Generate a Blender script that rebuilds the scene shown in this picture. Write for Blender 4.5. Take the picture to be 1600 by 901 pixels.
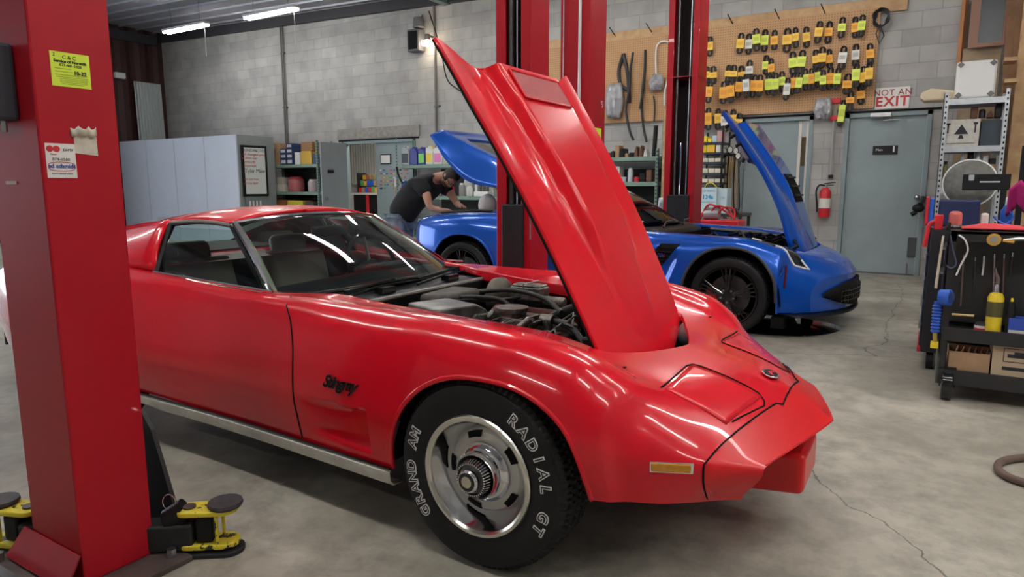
import bpy, bmesh, math, random
import numpy as np
from mathutils import Vector, Matrix
PI = math.pi
random.seed(7)
for o in list(bpy.data.objects): bpy.data.objects.remove(o)
SC = bpy.context.scene
COL = SC.collection

# ---------------------------------------------------------------- camera
CAM_H = 1.25
F_PX, YAW, PITCH, ROLL = 1060.8, 0.55218, 0.150119, -0.001356
cd = bpy.data.cameras.new('camera'); cam = bpy.data.objects.new('camera', cd); COL.objects.link(cam)
cd.sensor_width = 36.0; cd.lens = 36.0*F_PX/1600.0; cd.clip_start = 0.05; cd.clip_end = 200
cam.location = (0, 0, CAM_H)
_fw = Vector((-math.sin(YAW)*math.cos(PITCH), math.cos(YAW)*math.cos(PITCH), -math.sin(PITCH)))
_rt = Vector((math.cos(YAW), math.sin(YAW), 0)); _up = _rt.cross(_fw)
_r2 = _rt*math.cos(ROLL)+_up*math.sin(ROLL); _u2 = _up*math.cos(ROLL)-_rt*math.sin(ROLL)
cam.matrix_world = Matrix(((_r2.x,_u2.x,-_fw.x,0),(_r2.y,_u2.y,-_fw.y,0),(_r2.z,_u2.z,-_fw.z,CAM_H),(0,0,0,1)))
SC.camera = cam
def at(px, py, X=None, Y=None, Z=None):
    d = _r2*((px-800)/F_PX) + _u2*((450.5-py)/F_PX) + _fw
    t = X/d.x if X is not None else (Y/d.y if Y is not None else (Z-CAM_H)/d.z)
    return Vector((d.x*t, d.y*t, CAM_H+d.z*t))

# ---------------------------------------------------------------- world, exposure, large lights
SC.view_settings.view_transform = 'Standard'; SC.view_settings.look = 'None'
SC.view_settings.gamma = 1.0; SC.view_settings.use_curve_mapping = False
SC.view_settings.exposure = 0.95
w = bpy.data.worlds.new('world'); SC.world = w; w.use_nodes = True
w.node_tree.nodes['Background'].inputs[0].default_value = (0.75, 0.85, 1.0, 1)
w.node_tree.nodes['Background'].inputs[1].default_value = 0.35
def area_light(name, loc, rot, sx, sy, power, color):
    l = bpy.data.lights.new(name, 'AREA'); l.shape = 'RECTANGLE'; l.size = sx; l.size_y = sy
    l.energy = power; l.color = color
    o = bpy.data.objects.new(name, l); COL.objects.link(o); o.location = loc; o.rotation_euler = rot
    return o
# daylight through the open roll-up doors at the left end of the bay
area_light('daylight_left_door', (-17.3, 1.2, 2.1), (math.radians(90), 0, math.radians(-90)), 9.0, 4.2, 240, (0.80, 0.90, 1.0))

# ---------------------------------------------------------------- materials
_M = {}
def mat(name, color, rough=0.5, metal=0.0, coat=0.0, noise=0.0, nscale=8.0, bump=0.0, bscale=60.0, emit=0.0, col2=None, spec=0.5, nrough=0.0, alpha=1.0, thresh=None, coatr=.04):
    if name in _M: return _M[name]
    m = bpy.data.materials.new(name); m.use_nodes = True; nt = m.node_tree; N = nt.nodes; L = nt.links
    b = N['Principled BSDF']
    c = tuple(color)+(1,) if len(color) == 3 else color
    b.inputs['Base Color'].default_value = c; b.inputs['Roughness'].default_value = rough
    b.inputs['Metallic'].default_value = metal; b.inputs['Specular IOR Level'].default_value = spec
    b.inputs['Coat Weight'].default_value = coat; b.inputs['Coat Roughness'].default_value = coatr
    tc = N.new('ShaderNodeTexCoord')
    if noise or col2 or nrough:
        n = N.new('ShaderNodeTexNoise'); n.inputs['Scale'].default_value = nscale; n.inputs['Detail'].default_value = 6; n.inputs['Roughness'].default_value = .6
        L.new(tc.outputs['Object'], n.inputs['Vector'])
        r = N.new('ShaderNodeMapRange'); 
        lo, hi = thresh if thresh else (.35, .65)
        r.inputs[1].default_value = lo; r.inputs[2].default_value = hi
        L.new(n.outputs['Fac'], r.inputs[0])
        mx = N.new('ShaderNodeMix'); mx.data_type = 'RGBA'
        k = 1-noise
        d = col2 if col2 else tuple(v*k for v in color[:3])
        mx.inputs[6].default_value = c; mx.inputs[7].default_value = tuple(d[:3])+(1,)
        L.new(r.outputs[0], mx.inputs[0]); L.new(mx.outputs[2], b.inputs['Base Color'])
        if nrough:
            rr = N.new('ShaderNodeMapRange'); rr.inputs[3].default_value = rough; rr.inputs[4].default_value = rough+nrough
            L.new(n.outputs['Fac'], rr.inputs[0]); L.new(rr.outputs[0], b.inputs['Roughness'])
    if bump:
        n2 = N.new('ShaderNodeTexNoise'); n2.inputs['Scale'].default_value = bscale; n2.inputs['Detail'].default_value = 5
        L.new(tc.outputs['Object'], n2.inputs['Vector'])
        bp = N.new('ShaderNodeBump'); bp.inputs['Strength'].default_value = bump; bp.inputs['Distance'].default_value = .01
        L.new(n2.outputs['Fac'], bp.inputs['Height']); L.new(bp.outputs[0], b.inputs['Normal'])
    if emit:
        b.inputs['Emission Color'].default_value = c; b.inputs['Emission Strength'].default_value = emit
    _M[name] = m
    return m
def glass_mat(name, tint=(.80,.9,.86), gloss=.12):
    if name in _M: return _M[name]
    m = bpy.data.materials.new(name); m.use_nodes = True; nt = m.node_tree; N = nt.nodes; L = nt.links
    N.remove(N['Principled BSDF']); out = [n for n in N if n.type == 'OUTPUT_MATERIAL'][0]
    t = N.new('ShaderNodeBsdfTransparent'); t.inputs[0].default_value = tint+(1,)
    g = N.new('ShaderNodeBsdfGlossy'); g.inputs['Roughness'].default_value = .02
    fr = N.new('ShaderNodeFresnel'); fr.inputs[0].default_value = 1.45
    ad = N.new('ShaderNodeMath'); ad.operation = 'MULTIPLY_ADD'; ad.inputs[1].default_value = .9; ad.inputs[2].default_value = gloss*.3; ad.use_clamp = True
    L.new(fr.outputs[0], ad.inputs[0])
    mx = N.new('ShaderNodeMixShader'); L.new(ad.outputs[0], mx.inputs[0]); L.new(t.outputs[0], mx.inputs[1]); L.new(g.outputs[0], mx.inputs[2])
    L.new(mx.outputs[0], out.inputs[0]); _M[name] = m
    return m
def paint_scratched(name, base, worn, rough=.20, coat=.5, scale=3.0):
    """glossy paint with faded blotches and fine scratches"""
    m = mat(name, base, rough, 0, coat, noise=.05, nscale=scale, nrough=.03, spec=.25, coatr=.02)
    nt = m.node_tree; N = nt.nodes; L = nt.links; b = N['Principled BSDF']
    src = b.inputs['Base Color'].links[0].from_socket
    tc = [n for n in N if n.type == 'TEX_COORD'][0]
    mp = N.new('ShaderNodeMapping'); mp.inputs['Scale'].default_value = (9, 30, 60); mp.inputs['Rotation'].default_value = (0.2, .5, .1)
    L.new(tc.outputs['Object'], mp.inputs[0])
    n = N.new('ShaderNodeTexNoise'); n.inputs['Scale'].default_value = 1.0; n.inputs['Detail'].default_value = 9; n.inputs['Roughness'].default_value = .75
    L.new(mp.outputs[0], n.inputs['Vector'])
    n3 = N.new('ShaderNodeTexNoise'); n3.inputs['Scale'].default_value = 2.2; L.new(tc.outputs['Object'], n3.inputs['Vector'])
    mu = N.new('ShaderNodeMath'); mu.operation = 'MULTIPLY'; L.new(n.outputs['Fac'], mu.inputs[0]); L.new(n3.outputs['Fac'], mu.inputs[1])
    r = N.new('ShaderNodeMapRange'); r.inputs[1].default_value = .43; r.inputs[2].default_value = .56; L.new(mu.outputs[0], r.inputs[0])
    mx = N.new('ShaderNodeMix'); mx.data_type = 'RGBA'; mx.inputs[7].default_value = worn+(1,)
    L.new(r.outputs[0], mx.inputs[0]); L.new(src, mx.inputs[6]); L.new(mx.outputs[2], b.inputs['Base Color'])
    return m
RED = paint_scratched('red_paint', (.74, .006, .020), (.80, .10, .09))
REDF = mat('faded_red_paint', (.76, .010, .022), .24, 0, .45, spec=.25, coatr=.03, noise=.06, nscale=2)
POST = mat('lift_red_paint', (.38, .004, .014), .42, 0, .25, col2=(.30, .010, .018), nscale=5, bump=.06, bscale=30)
POSTD = mat('lift_maroon_paint', (.16, .008, .018), .45, 0, .2, col2=(.11, .01, .014), nscale=6)
BLUE = mat('blue_paint', (.003, .10, .58), .24, .35, .8, coatr=.05)
BLUED = mat('blue_inner_paint', (.004, .05, .36), .3, .2, .5)
BLACK = mat('black_plastic', (.009, .009, .010), .45, spec=.3)
BLACKG = mat('black_gloss', (.008, .008, .009), .15, 0, .4)
BLACKM = mat('matte_black', (.006, .006, .006), .85, spec=.2)
RUBBER = mat('tire_rubber', (.013, .013, .014), .5, spec=.32, noise=.3, nscale=12, bump=.05, bscale=90)
CHROME = mat('chrome', (.82, .82, .84), .08, 1)
STEEL = mat('brushed_steel', (.55, .55, .56), .3, 1, noise=.2, nscale=20)
DSTEEL = mat('dark_steel', (.12, .12, .12), .4, .8, noise=.3, nscale=15)
ALU = mat('dirty_aluminium', (.42, .41, .38), .45, .7, col2=(.14, .13, .11), nscale=25)
WHITE = mat('white_plastic', (.75, .75, .74), .4)
OFFWHITE = mat('off_white', (.62, .60, .55), .5)
GREYP = mat('grey_door_paint', (.27, .33, .34), .5, noise=.12, nscale=2)
GREYD = mat('grey_frame_paint', (.22, .28, .29), .5)
GREEN = mat('green_shelf_paint', (.22, .33, .27), .55, noise=.15, nscale=9)
GALV = mat('galvanised_steel', (.50, .53, .56), .42, .5, noise=.15, nscale=12)
WOOD = mat('pine_wood', (.56, .36, .18), .6, col2=(.42, .24, .11), nscale=6, bump=.1)
CARD = mat('cardboard', (.42, .27, .15), .8, noise=.15, nscale=10)
GLASS = glass_mat('car_glass')
YEL = mat('yellow_paint', (.72, .60, .04), .45, col2=(.03, .03, .03), nscale=14, thresh=(.60, .62))
YELP = mat('yellow_plastic', (.80, .60, .03), .4)
REDP = mat('red_plastic', (.60, .02, .03), .4)
BLUEP = mat('blue_plastic', (.02, .10, .50), .4)
ORAN = mat('orange_card', (.85, .42, .05), .6)
LIME = mat('lime_paper', (.68, .85, .05), .6)
PAPER = mat('white_paper', (.78, .77, .72), .7, noise=.08, nscale=30)
INK = mat('black_ink', (.02, .02, .03), .7)
INKR = mat('red_ink', (.55, .03, .04), .6)
INKB = mat('blue_ink', (.03, .06, .35), .6)
SKIN = mat('skin', (.55, .30, .20), .55)

SCUFF = paint_scratched('scuffed_post_paint', (.42, .004, .014), (.50, .20, .12), .45, .15, 2.0)
# ---------------------------------------------------------------- mesh helpers
class MB:
    def __init__(s): s.v = []; s.f = []
    def add(s, vs, fs):
        k = len(s.v); s.v += [tuple(p) for p in vs]; s.f += [tuple(i+k for i in f) for f in fs]; return s
    def box(s, c, d, rz=0, ry=0, rx=0):
        R = Matrix.Rotation(rz,3,'Z') @ Matrix.Rotation(ry,3,'Y') @ Matrix.Rotation(rx,3,'X')
        x,y,z = d[0]/2,d[1]/2,d[2]/2
        vs = [Vector(c)+R@Vector(p) for p in ((-x,-y,-z),(x,-y,-z),(x,y,-z),(-x,y,-z),(-x,-y,z),(x,-y,z),(x,y,z),(-x,y,z))]
        return s.add(vs, [(0,3,2,1),(4,5,6,7),(0,1,5,4),(1,2,6,5),(2,3,7,6),(3,0,4,7)])
    def bb(s, x0,x1,y0,y1,z0,z1): return s.box(((x0+x1)/2,(y0+y1)/2,(z0+z1)/2),(abs(x1-x0),abs(y1-y0),abs(z1-z0)))
    def tube(s, pts, r, n=10, caps=True, flat=None):
        pts = [Vector(p) for p in pts]; m = len(pts); rr = r if isinstance(r,(list,tuple)) else [r]*m
        up = Vector((0,0,1)); vs = []; prev = None
        for i,p in enumerate(pts):
            t = (pts[min(i+1,m-1)]-pts[max(i-1,0)])
            if t.length < 1e-9: t = Vector((0,0,1))
            t.normalize()
            if prev is None:
                a = t.cross(up)
                if a.length < .1: a = t.cross(Vector((1,0,0)))
            else:
                a = prev - t*prev.dot(t)
                if a.length < 1e-6: a = t.cross(up)
            a.normalize(); prev = a.copy(); b = t.cross(a)
            for k in range(n):
                an = 2*PI*k/n
                q = a*math.cos(an)*rr[i] + b*math.sin(an)*rr[i]*(flat or 1)
                vs.append(p+q)
        fs = [(i*n+k, i*n+(k+1)%n, (i+1)*n+(k+1)%n, (i+1)*n+k) for i in range(m-1) for k in range(n)]
        if caps: fs += [tuple(range(n-1,-1,-1)), tuple((m-1)*n+k for k in range(n))]
        return s.add(vs, fs)
    def cyl(s, a, b, r, n=20, r2=None): return s.tube([a,b],[r, r if r2 is None else r2],n)
    def lathe(s, prof, c=(0,0,0), axis='Z', n=32, caps=False):
        """prof: list of (r, h) along axis"""
        vs = []
        for (r,h) in prof:
            for k in range(n):
                a = 2*PI*k/n; u,v = r*math.cos(a), r*math.sin(a)
                p = {'Z':(u,v,h),'Y':(u,h,v),'X':(h,u,v)}[axis]
                vs.append((p[0]+c[0],p[1]+c[1],p[2]+c[2]))
        m = len(prof)
        fs = [(i*n+k, i*n+(k+1)%n, (i+1)*n+(k+1)%n, (i+1)*n+k) for i in range(m-1) for k in range(n)]
        if caps: fs += [tuple(range(n)), tuple((m-1)*n+k for k in range(n))]
        return s.add(vs, fs)
    def prism(s, poly, h, f=None):
        """poly: 2D list, extruded 0..h along local z; f maps (x,y,z)->world"""
        f = f or (lambda x,y,z:(x,y,z)); n = len(poly)
        vs = [f(x,y,0) for x,y in poly]+[f(x,y,h) for x,y in poly]
        return s.add(vs, [tuple(range(n-1,-1,-1)), tuple(range(n,2*n))]+[(i,(i+1)%n,n+(i+1)%n,n+i) for i in range(n)])
    def grid(s, P, close_u=False):
        """P[i][j] points"""
        m, n = len(P), len(P[0]); vs = [tuple(p) for row in P for p in row]
        fs = [(i*n+j, i*n+j+1, ((i+1)%m)*n+j+1, ((i+1)%m)*n+j) for i in range(m if close_u else m-1) for j in range(n-1)]
        return s.add(vs, fs)
    def ball(s, c, r, n=14, sc=(1,1,1)):
        P = []
        for i in range(n+1):
            t = PI*i/n
            P.append([(c[0]+r*sc[0]*math.sin(t)*math.cos(2*PI*j/(2*n)), c[1]+r*sc[1]*math.sin(t)*math.sin(2*PI*j/(2*n)), c[2]+r*sc[2]*math.cos(t)) for j in range(2*n+1)])
        return s.grid(P)
    def build(s, name, m, parent=None, smooth=True, bevel=0, bseg=2, solid=0, sub=0, weld=False, auto=40, off=-1):
        me = bpy.data.meshes.new(name); me.from_pydata(s.v, [], s.f); me.update()
        bm = bmesh.new(); bm.from_mesh(me)
        if weld: bmesh.ops.remove_doubles(bm, verts=bm.verts, dist=1e-5)
        bmesh.ops.recalc_face_normals(bm, faces=bm.faces)
        bm.to_mesh(me); bm.free()
        if smooth: me.shade_smooth(); me.set_sharp_from_angle(angle=math.radians(auto))
        o = bpy.data.objects.new(name, me); COL.objects.link(o); me.materials.append(m)
        if solid:
            k = o.modifiers.new('solid','SOLIDIFY'); k.thickness = solid; k.offset = off
        if bevel:
            k = o.modifiers.new('bevel','BEVEL'); k.width = bevel; k.segments = bseg; k.limit_method = 'ANGLE'; k.angle_limit = math.radians(40)
        if sub:
            k = o.modifiers.new('sub','SUBSURF'); k.levels = sub; k.render_levels = sub
        if parent: o.parent = parent
        return o
def thing(name, label, cat, loc=(0,0,0), rz=0, group=None):
    o = bpy.data.objects.new(name, None); COL.objects.link(o); o.location = loc; o.rotation_euler = (0,0,rz)
    o.empty_display_size = .1; o['label'] = label; o['category'] = cat
    if group: o['group'] = group
    return o
def tag(o, label, cat, group=None):
    o['label'] = label; o['category'] = cat
    if group: o['group'] = group
    return o
def struct(o): o['kind'] = 'structure'; return o
def lab(o, l): o['label'] = l; return o
_dg_cache = {}
def text_mesh(body, size=1.0, offset=0.0, extrude=.0006, shear=0, spacing=1.0, align='CENTER', bold=0):
    key = (body,size,offset,extrude,shear,spacing,align)
    if key not in _dg_cache:
        cu = bpy.data.curves.new('lettering','FONT'); cu.body = body; cu.size = size; cu.offset = offset; cu.extrude = extrude
        cu.shear = shear; cu.space_character = spacing; cu.align_x = align; cu.align_y = 'CENTER'; cu.resolution_u = 3
        o = bpy.data.objects.new('lettering', cu); COL.objects.link(o)
        bpy.context.view_layer.update()
        dg = bpy.context.evaluated_depsgraph_get()
        me = bpy.data.meshes.new_from_object(o.evaluated_get(dg))
        _dg_cache[key] = ([tuple(v.co) for v in me.vertices], [tuple(p.vertices) for p in me.polygons])
        bpy.data.objects.remove(o); bpy.data.curves.remove(cu); bpy.data.meshes.remove(me)
    return _dg_cache[key]
def text(mb, body, size, f, **k):
    """f maps text plane (x right, y up, z out) to target space"""
    vs, fs = text_mesh(body, size, **k); mb.add([f(*v) for v in vs], fs); return mb
def pchip(xs, ys):
    xs = np.array(xs, float); ys = np.array(ys, float); o = np.argsort(xs); xs = xs[o]; ys = ys[o]
    h = np.diff(xs); d = np.diff(ys)/h; m = np.zeros(len(xs))
    for i in range(1, len(xs)-1):
        if d[i-1]*d[i] > 0:
            w1 = 2*h[i]+h[i-1]; w2 = h[i]+2*h[i-1]; m[i] = (w1+w2)/(w1/d[i-1]+w2/d[i])
    m[0] = d[0]; m[-1] = d[-1]
    def f(x):
        x = min(max(x, xs[0]), xs[-1]); i = min(max(int(np.searchsorted(xs, x))-1, 0), len(h)-1)
        t = (x-xs[i])/h[i]
        return float(ys[i]*(1+2*t)*(1-t)**2 + m[i]*h[i]*t*(1-t)**2 + ys[i+1]*t*t*(3-2*t) + m[i+1]*h[i]*t*t*(t-1))
    return f
def catmull(P, n):
    P = [Vector(p) for p in P]; P = [P[0]*2-P[1]]+P+[P[-1]*2-P[-2]]; out = []
    seg = len(P)-3
    for i in range(n+1):
        u = i/n*seg; k = min(int(u), seg-1); t = u-k; a,b,c,d = P[k:k+4]
        out.append(.5*((2*b)+(c-a)*t+(2*a-5*b+4*c-d)*t*t+(3*b-a-3*c+d)*t**3))
    return out
def lerp(a,b,t): return a+(b-a)*t
def sstep(a,b,x):
    t = min(max((x-a)/(b-a),0),1); return t*t*(3-2*t)
# ================================================================ ROOM
WY = 10.97; XL = -17.6; XR = 4.2; YF = -6.0
def ceil_z(x): return 4.70 - 0.028*x
def block_wall_mat():
    m = bpy.data.materials.new('painted_block'); m.use_nodes = True; nt = m.node_tree; N = nt.nodes; L = nt.links; b = N['Principled BSDF']
    tc = N.new('ShaderNodeTexCoord'); sx = N.new('ShaderNodeSeparateXYZ'); L.new(tc.outputs['Object'], sx.inputs[0])
    ad = N.new('ShaderNodeMath'); ad.operation = 'ADD'; L.new(sx.outputs[0], ad.inputs[0]); L.new(sx.outputs[1], ad.inputs[1])
    cb = N.new('ShaderNodeCombineXYZ'); L.new(ad.outputs[0], cb.inputs[0]); L.new(sx.outputs[2], cb.inputs[1])
    br = N.new('ShaderNodeTexBrick'); L.new(cb.outputs[0], br.inputs['Vector']); br.inputs['Scale'].default_value = 1.0
    br.inputs['Brick Width'].default_value = .444; br.inputs['Row Height'].default_value = .222; br.inputs['Mortar Size'].default_value = .007; br.inputs['Mortar Smooth'].default_value = .4
    br.inputs['Color1'].default_value = (.33,.322,.31,1); br.inputs['Color2'].default_value = (.40,.392,.372,1); br.inputs['Mortar'].default_value = (.29,.285,.28,1)
    n = N.new('ShaderNodeTexNoise'); n.inputs['Scale'].default_value = 2.5; n.inputs['Detail'].default_value = 8; L.new(tc.outputs['Object'], n.inputs[0])
    r = N.new('ShaderNodeMapRange'); r.inputs[1].default_value = .3; r.inputs[2].default_value = .7; r.inputs[3].default_value = .84; r.inputs[4].default_value = 1.16; L.new(n.outputs['Fac'], r.inputs[0])
    mx = N.new('ShaderNodeMix'); mx.data_type = 'RGBA'; mx.blend_type = 'MULTIPLY'; mx.inputs[0].default_value = 1
    L.new(br.outputs['Color'], mx.inputs[6]); L.new(r.outputs[0], mx.inputs[7]); L.new(mx.outputs[2], b.inputs['Base Color'])
    b.inputs['Roughness'].default_value = .7
    n2 = N.new('ShaderNodeTexNoise'); n2.inputs['Scale'].default_value = 60; n2.inputs['Detail'].default_value = 4; L.new(tc.outputs['Object'], n2.inputs[0])
    ma = N.new('ShaderNodeMath'); ma.operation = 'MULTIPLY_ADD'; ma.inputs[1].default_value = -3.0; L.new(br.outputs['Fac'], ma.inputs[0]); L.new(n2.outputs['Fac'], ma.inputs[2])
    bp = N.new('ShaderNodeBump'); bp.inputs['Strength'].default_value = .35; bp.inputs['Distance'].default_value = .006; L.new(ma.outputs[0], bp.inputs['Height']); L.new(bp.outputs[0], b.inputs['Normal'])
    return m
def floor_mat():
    m = bpy.data.materials.new('worn_concrete'); m.use_nodes = True; nt = m.node_tree; N = nt.nodes; L = nt.links; b = N['Principled BSDF']
    tc = N.new('ShaderNodeTexCoord')
    def noise(s, d=8, r=.6, dist=0):
        n = N.new('ShaderNodeTexNoise'); n.inputs['Scale'].default_value = s; n.inputs['Detail'].default_value = d; n.inputs['Roughness'].default_value = r; n.inputs['Distortion'].default_value = dist
        L.new(tc.outputs['Object'], n.inputs[0]); return n
    def ramp(src, lo, hi, a, c):
        r = N.new('ShaderNodeMapRange'); r.inputs[1].default_value = lo; r.inputs[2].default_value = hi; r.inputs[3].default_value = a; r.inputs[4].default_value = c; L.new(src, r.inputs[0]); return r.outputs[0]
    def mix(f, a, c, bt='MIX'):
        x = N.new('ShaderNodeMix'); x.data_type = 'RGBA'; x.blend_type = bt
        for i, v in ((0,f),(6,a),(7,c)):
            if hasattr(v, 'links'): L.new(v, x.inputs[i])
            else: x.inputs[i].default_value = v
        return x.outputs[2]
    c = mix(ramp(noise(1.1,10,.65,.3).outputs[0], .38,.62,0,1), (.32,.298,.24,1), (.53,.50,.42,1))
    c = mix(ramp(noise(7,12,.7).outputs[0], .42,.66,0,.7), c, (.22,.203,.165,1))
    c = mix(ramp(noise(.35,4,.5,.5).outputs[0], .52,.7,0,.5), c, (.19,.176,.145,1))
    c = mix(ramp(noise(45,4,.8).outputs[0], .66,.74,0,.6), c, (.05,.047,.042,1))
    v = N.new('ShaderNodeTexVoronoi'); v.feature = 'DISTANCE_TO_EDGE'; v.inputs['Scale'].default_value = .30
    nn = noise(1.6,6,.6); ma = N.new('ShaderNodeVectorMath'); ma.operation = 'MULTIPLY_ADD'; ma.inputs[1].default_value = (.35,.35,.35); L.new(nn.outputs[1], ma.inputs[0]); L.new(tc.outputs['Object'], ma.inputs[2]); L.new(ma.outputs[0], v.inputs['Vector'])
    crack = ramp(v.outputs['Distance'], .0006, .0018, .75, 0)
    c = mix(crack, c, (.05,.047,.04,1))
    L.new(c, b.inputs['Base Color'])
    L.new(ramp(noise(3,8,.6).outputs[0], .3,.7,.33,.6), b.inputs['Roughness'])
    bp = N.new('ShaderNodeBump'); bp.inputs['Strength'].default_value = .12; bp.inputs['Distance'].default_value = .01; L.new(noise(30,8,.7).outputs[0], bp.inputs['Height']); L.new(bp.outputs[0], b.inputs['Normal'])
    return m
BLOCK = block_wall_mat()
struct(MB().bb(XL-.2, XR+.2, YF-.2, WY+6.0, -.2, 0).build('floor', floor_mat(), smooth=False))
# back wall with the two door openings
DO = (-11.12, -9.06, 2.20); DD = (-2.60, -1.58, 2.25); DR = (-1.16, -.10, 2.25)
wb = MB()
edges = [XL, DO[0], DO[1], DD[0], DD[1], DR[0], DR[1], XR]
for i in range(0, 8, 2): wb.bb(edges[i], edges[i+1], WY, WY+.2, 0, 5.4)
for d in (DO, DD, DR): wb.bb(d[0], d[1], WY, WY+.2, d[2], 5.4)
struct(wb.build('wall_back', BLOCK, smooth=False))
MAROON = mat('maroon_sheet', (.05,.012,.012), .6, noise=.3, nscale=3)
P = []
for i in range(140):
    y = YF + (WY-YF)*i/139; P.append([(XL + (.02 if (i//2)%2 else -.02), y, 0), (XL + (.02 if (i//2)%2 else -.02), y, 5.4)])
struct(MB().grid(P).build('wall_left', MAROON, smooth=False, solid=.05))
struct(MB().bb(XR, XR+.2, YF, WY, 0, 5).build('wall_right', BLOCK, smooth=False))
wf = MB(); wf.bb(XL, XR, YF-.2, YF, 0, 5.4)

struct(wf.build('wall_front', BLOCK, smooth=False))
# metal deck ceiling: ribs run along X
CEILM = mat('ceiling_deck', (.34,.34,.38), .45, .3, noise=.2, nscale=2)
prof = []; y = YF-.2
while y < WY+.25:
    for dy, dz in ((0,0),(.22,0),(.235,-.035),(.265,-.035),(.28,0)): prof.append((y+dy, dz))
    y += .44
struct(MB().grid([[(XL-.3, a, ceil_z(XL-.3)+b), (XR+.3, a, ceil_z(XR+.3)+b)] for a, b in prof]).build('ceiling', CEILM, smooth=False, solid=.03))
# ceiling edge beams and purlins
bm_ = MB()
for x in (-8.2, -2.2): bm_.box((x, (YF+WY)/2, ceil_z(x)-.16), (.14, WY-YF-.02, .22))
struct(bm_.build('trim_1', mat('green_steel_beam', (.10,.16,.16), .5), smooth=False))
a_ = Vector((XL+.02, WY-.05, ceil_z(XL)-.16)); b_ = Vector((XR-.02, WY-.05, ceil_z(XR)-.16)); 
struct(MB().add([(a_.x,WY-.10,a_.z-.09),(b_.x,WY-.10,b_.z-.09),(b_.x,WY-.005,b_.z-.09),(a_.x,WY-.005,a_.z-.09),(a_.x,WY-.10,a_.z+.11),(b_.x,WY-.10,b_.z+.11),(b_.x,WY-.005,b_.z+.11),(a_.x,WY-.005,a_.z+.11)],
   [(0,3,2,1),(4,5,6,7),(0,1,5,4),(1,2,6,5),(2,3,7,6),(3,0,4,7)]).build('trim_2', mat('dark_beam', (.03,.028,.035), .6), smooth=False))
struct(MB().bb(XL+.05, XL+.14, YF+.05, WY-.15, ceil_z(XL)-.35, ceil_z(XL)-.12).build('trim_3', _M['dark_beam'], smooth=False))

# ---------------------------------------------------------------- fluorescent fixtures (real lamps)
TUBE = mat('lit_tube', (1.0,.985,.94), .5, emit=27.0)
FIXT = mat('fixture_white', (.6,.6,.62), .5)
def tube_light(x, y, z, label, cord=True, rz=0, group='fluorescent ceiling lights'):
    t = thing('fluorescent_light', label, 'ceiling light', (x, y, z), rz, group)
    MB().box((0,0,.05),(1.5,.16,.05)).build('housing', FIXT, t, bevel=.01)
    m = MB()
    for s in (-.05,.05): m.cyl((-.72,s,0),(.72,s,0),.02,10)
    m.build('tube', TUBE, t)
    h = MB(); zc = ceil_z(x)-z
    for s in (-.5,.5): h.cyl((s,0,.06),(s,0,zc),.004,6)
    h.build('hanger', DSTEEL, t)
    if cord: lab(MB().tube([(.66,0,0),(.665,0,-.3),(.66,0,-.62)],.006,6).build('pull_cord', OFFWHITE, t), 'thin pale pull cord')
    return t
p1 = (at(259.6,50.4,Y=9.3)+at(321.4,40.6,Y=9.3))/2; p2 = (at(388,28.6,Y=9.3)+at(459.5,15.6,Y=9.3))/2
tube_light(p1.x, p1.y, p1.z, 'lit fluorescent tube light nearest the dark left wall corner')
tube_light(p2.x, p2.y, p2.z, 'lit fluorescent tube light to the right of the corner one, above the block wall')
k = 0
names = ['over the red car bonnet','over the red car door','above the yellow lift arm','above the photographer','over the gap between the cars','near the middle lift post','over the blue car','above the rear of the blue car','over the tool cart','by the right hand door','above the middle shelf','above the jug shelf','by the front wall','high over the left aisle','at the front right corner','ahead of the red car nose','right of the photographer','nearest the right wall','spare']
for (x, y) in ((-1.2,.9),(-3.4,.9),(-5.6,.9),(1.0,.9),(-1.0,4.9),(-3.6,4.9),(-6.3,4.9),(-9.0,4.9),(1.6,4.9),(-1.6,8.6),(-4.4,8.6),(-7.2,8.6),(-2.2,-3.2),(-10.5,1.5),(3.1,.9),(3.1,2.9),(1.0,2.9),(3.1,4.9)):
    tube_light(x, y, ceil_z(x)-.45, 'lit fluorescent tube light '+names[k], cord=False); k += 1
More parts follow.
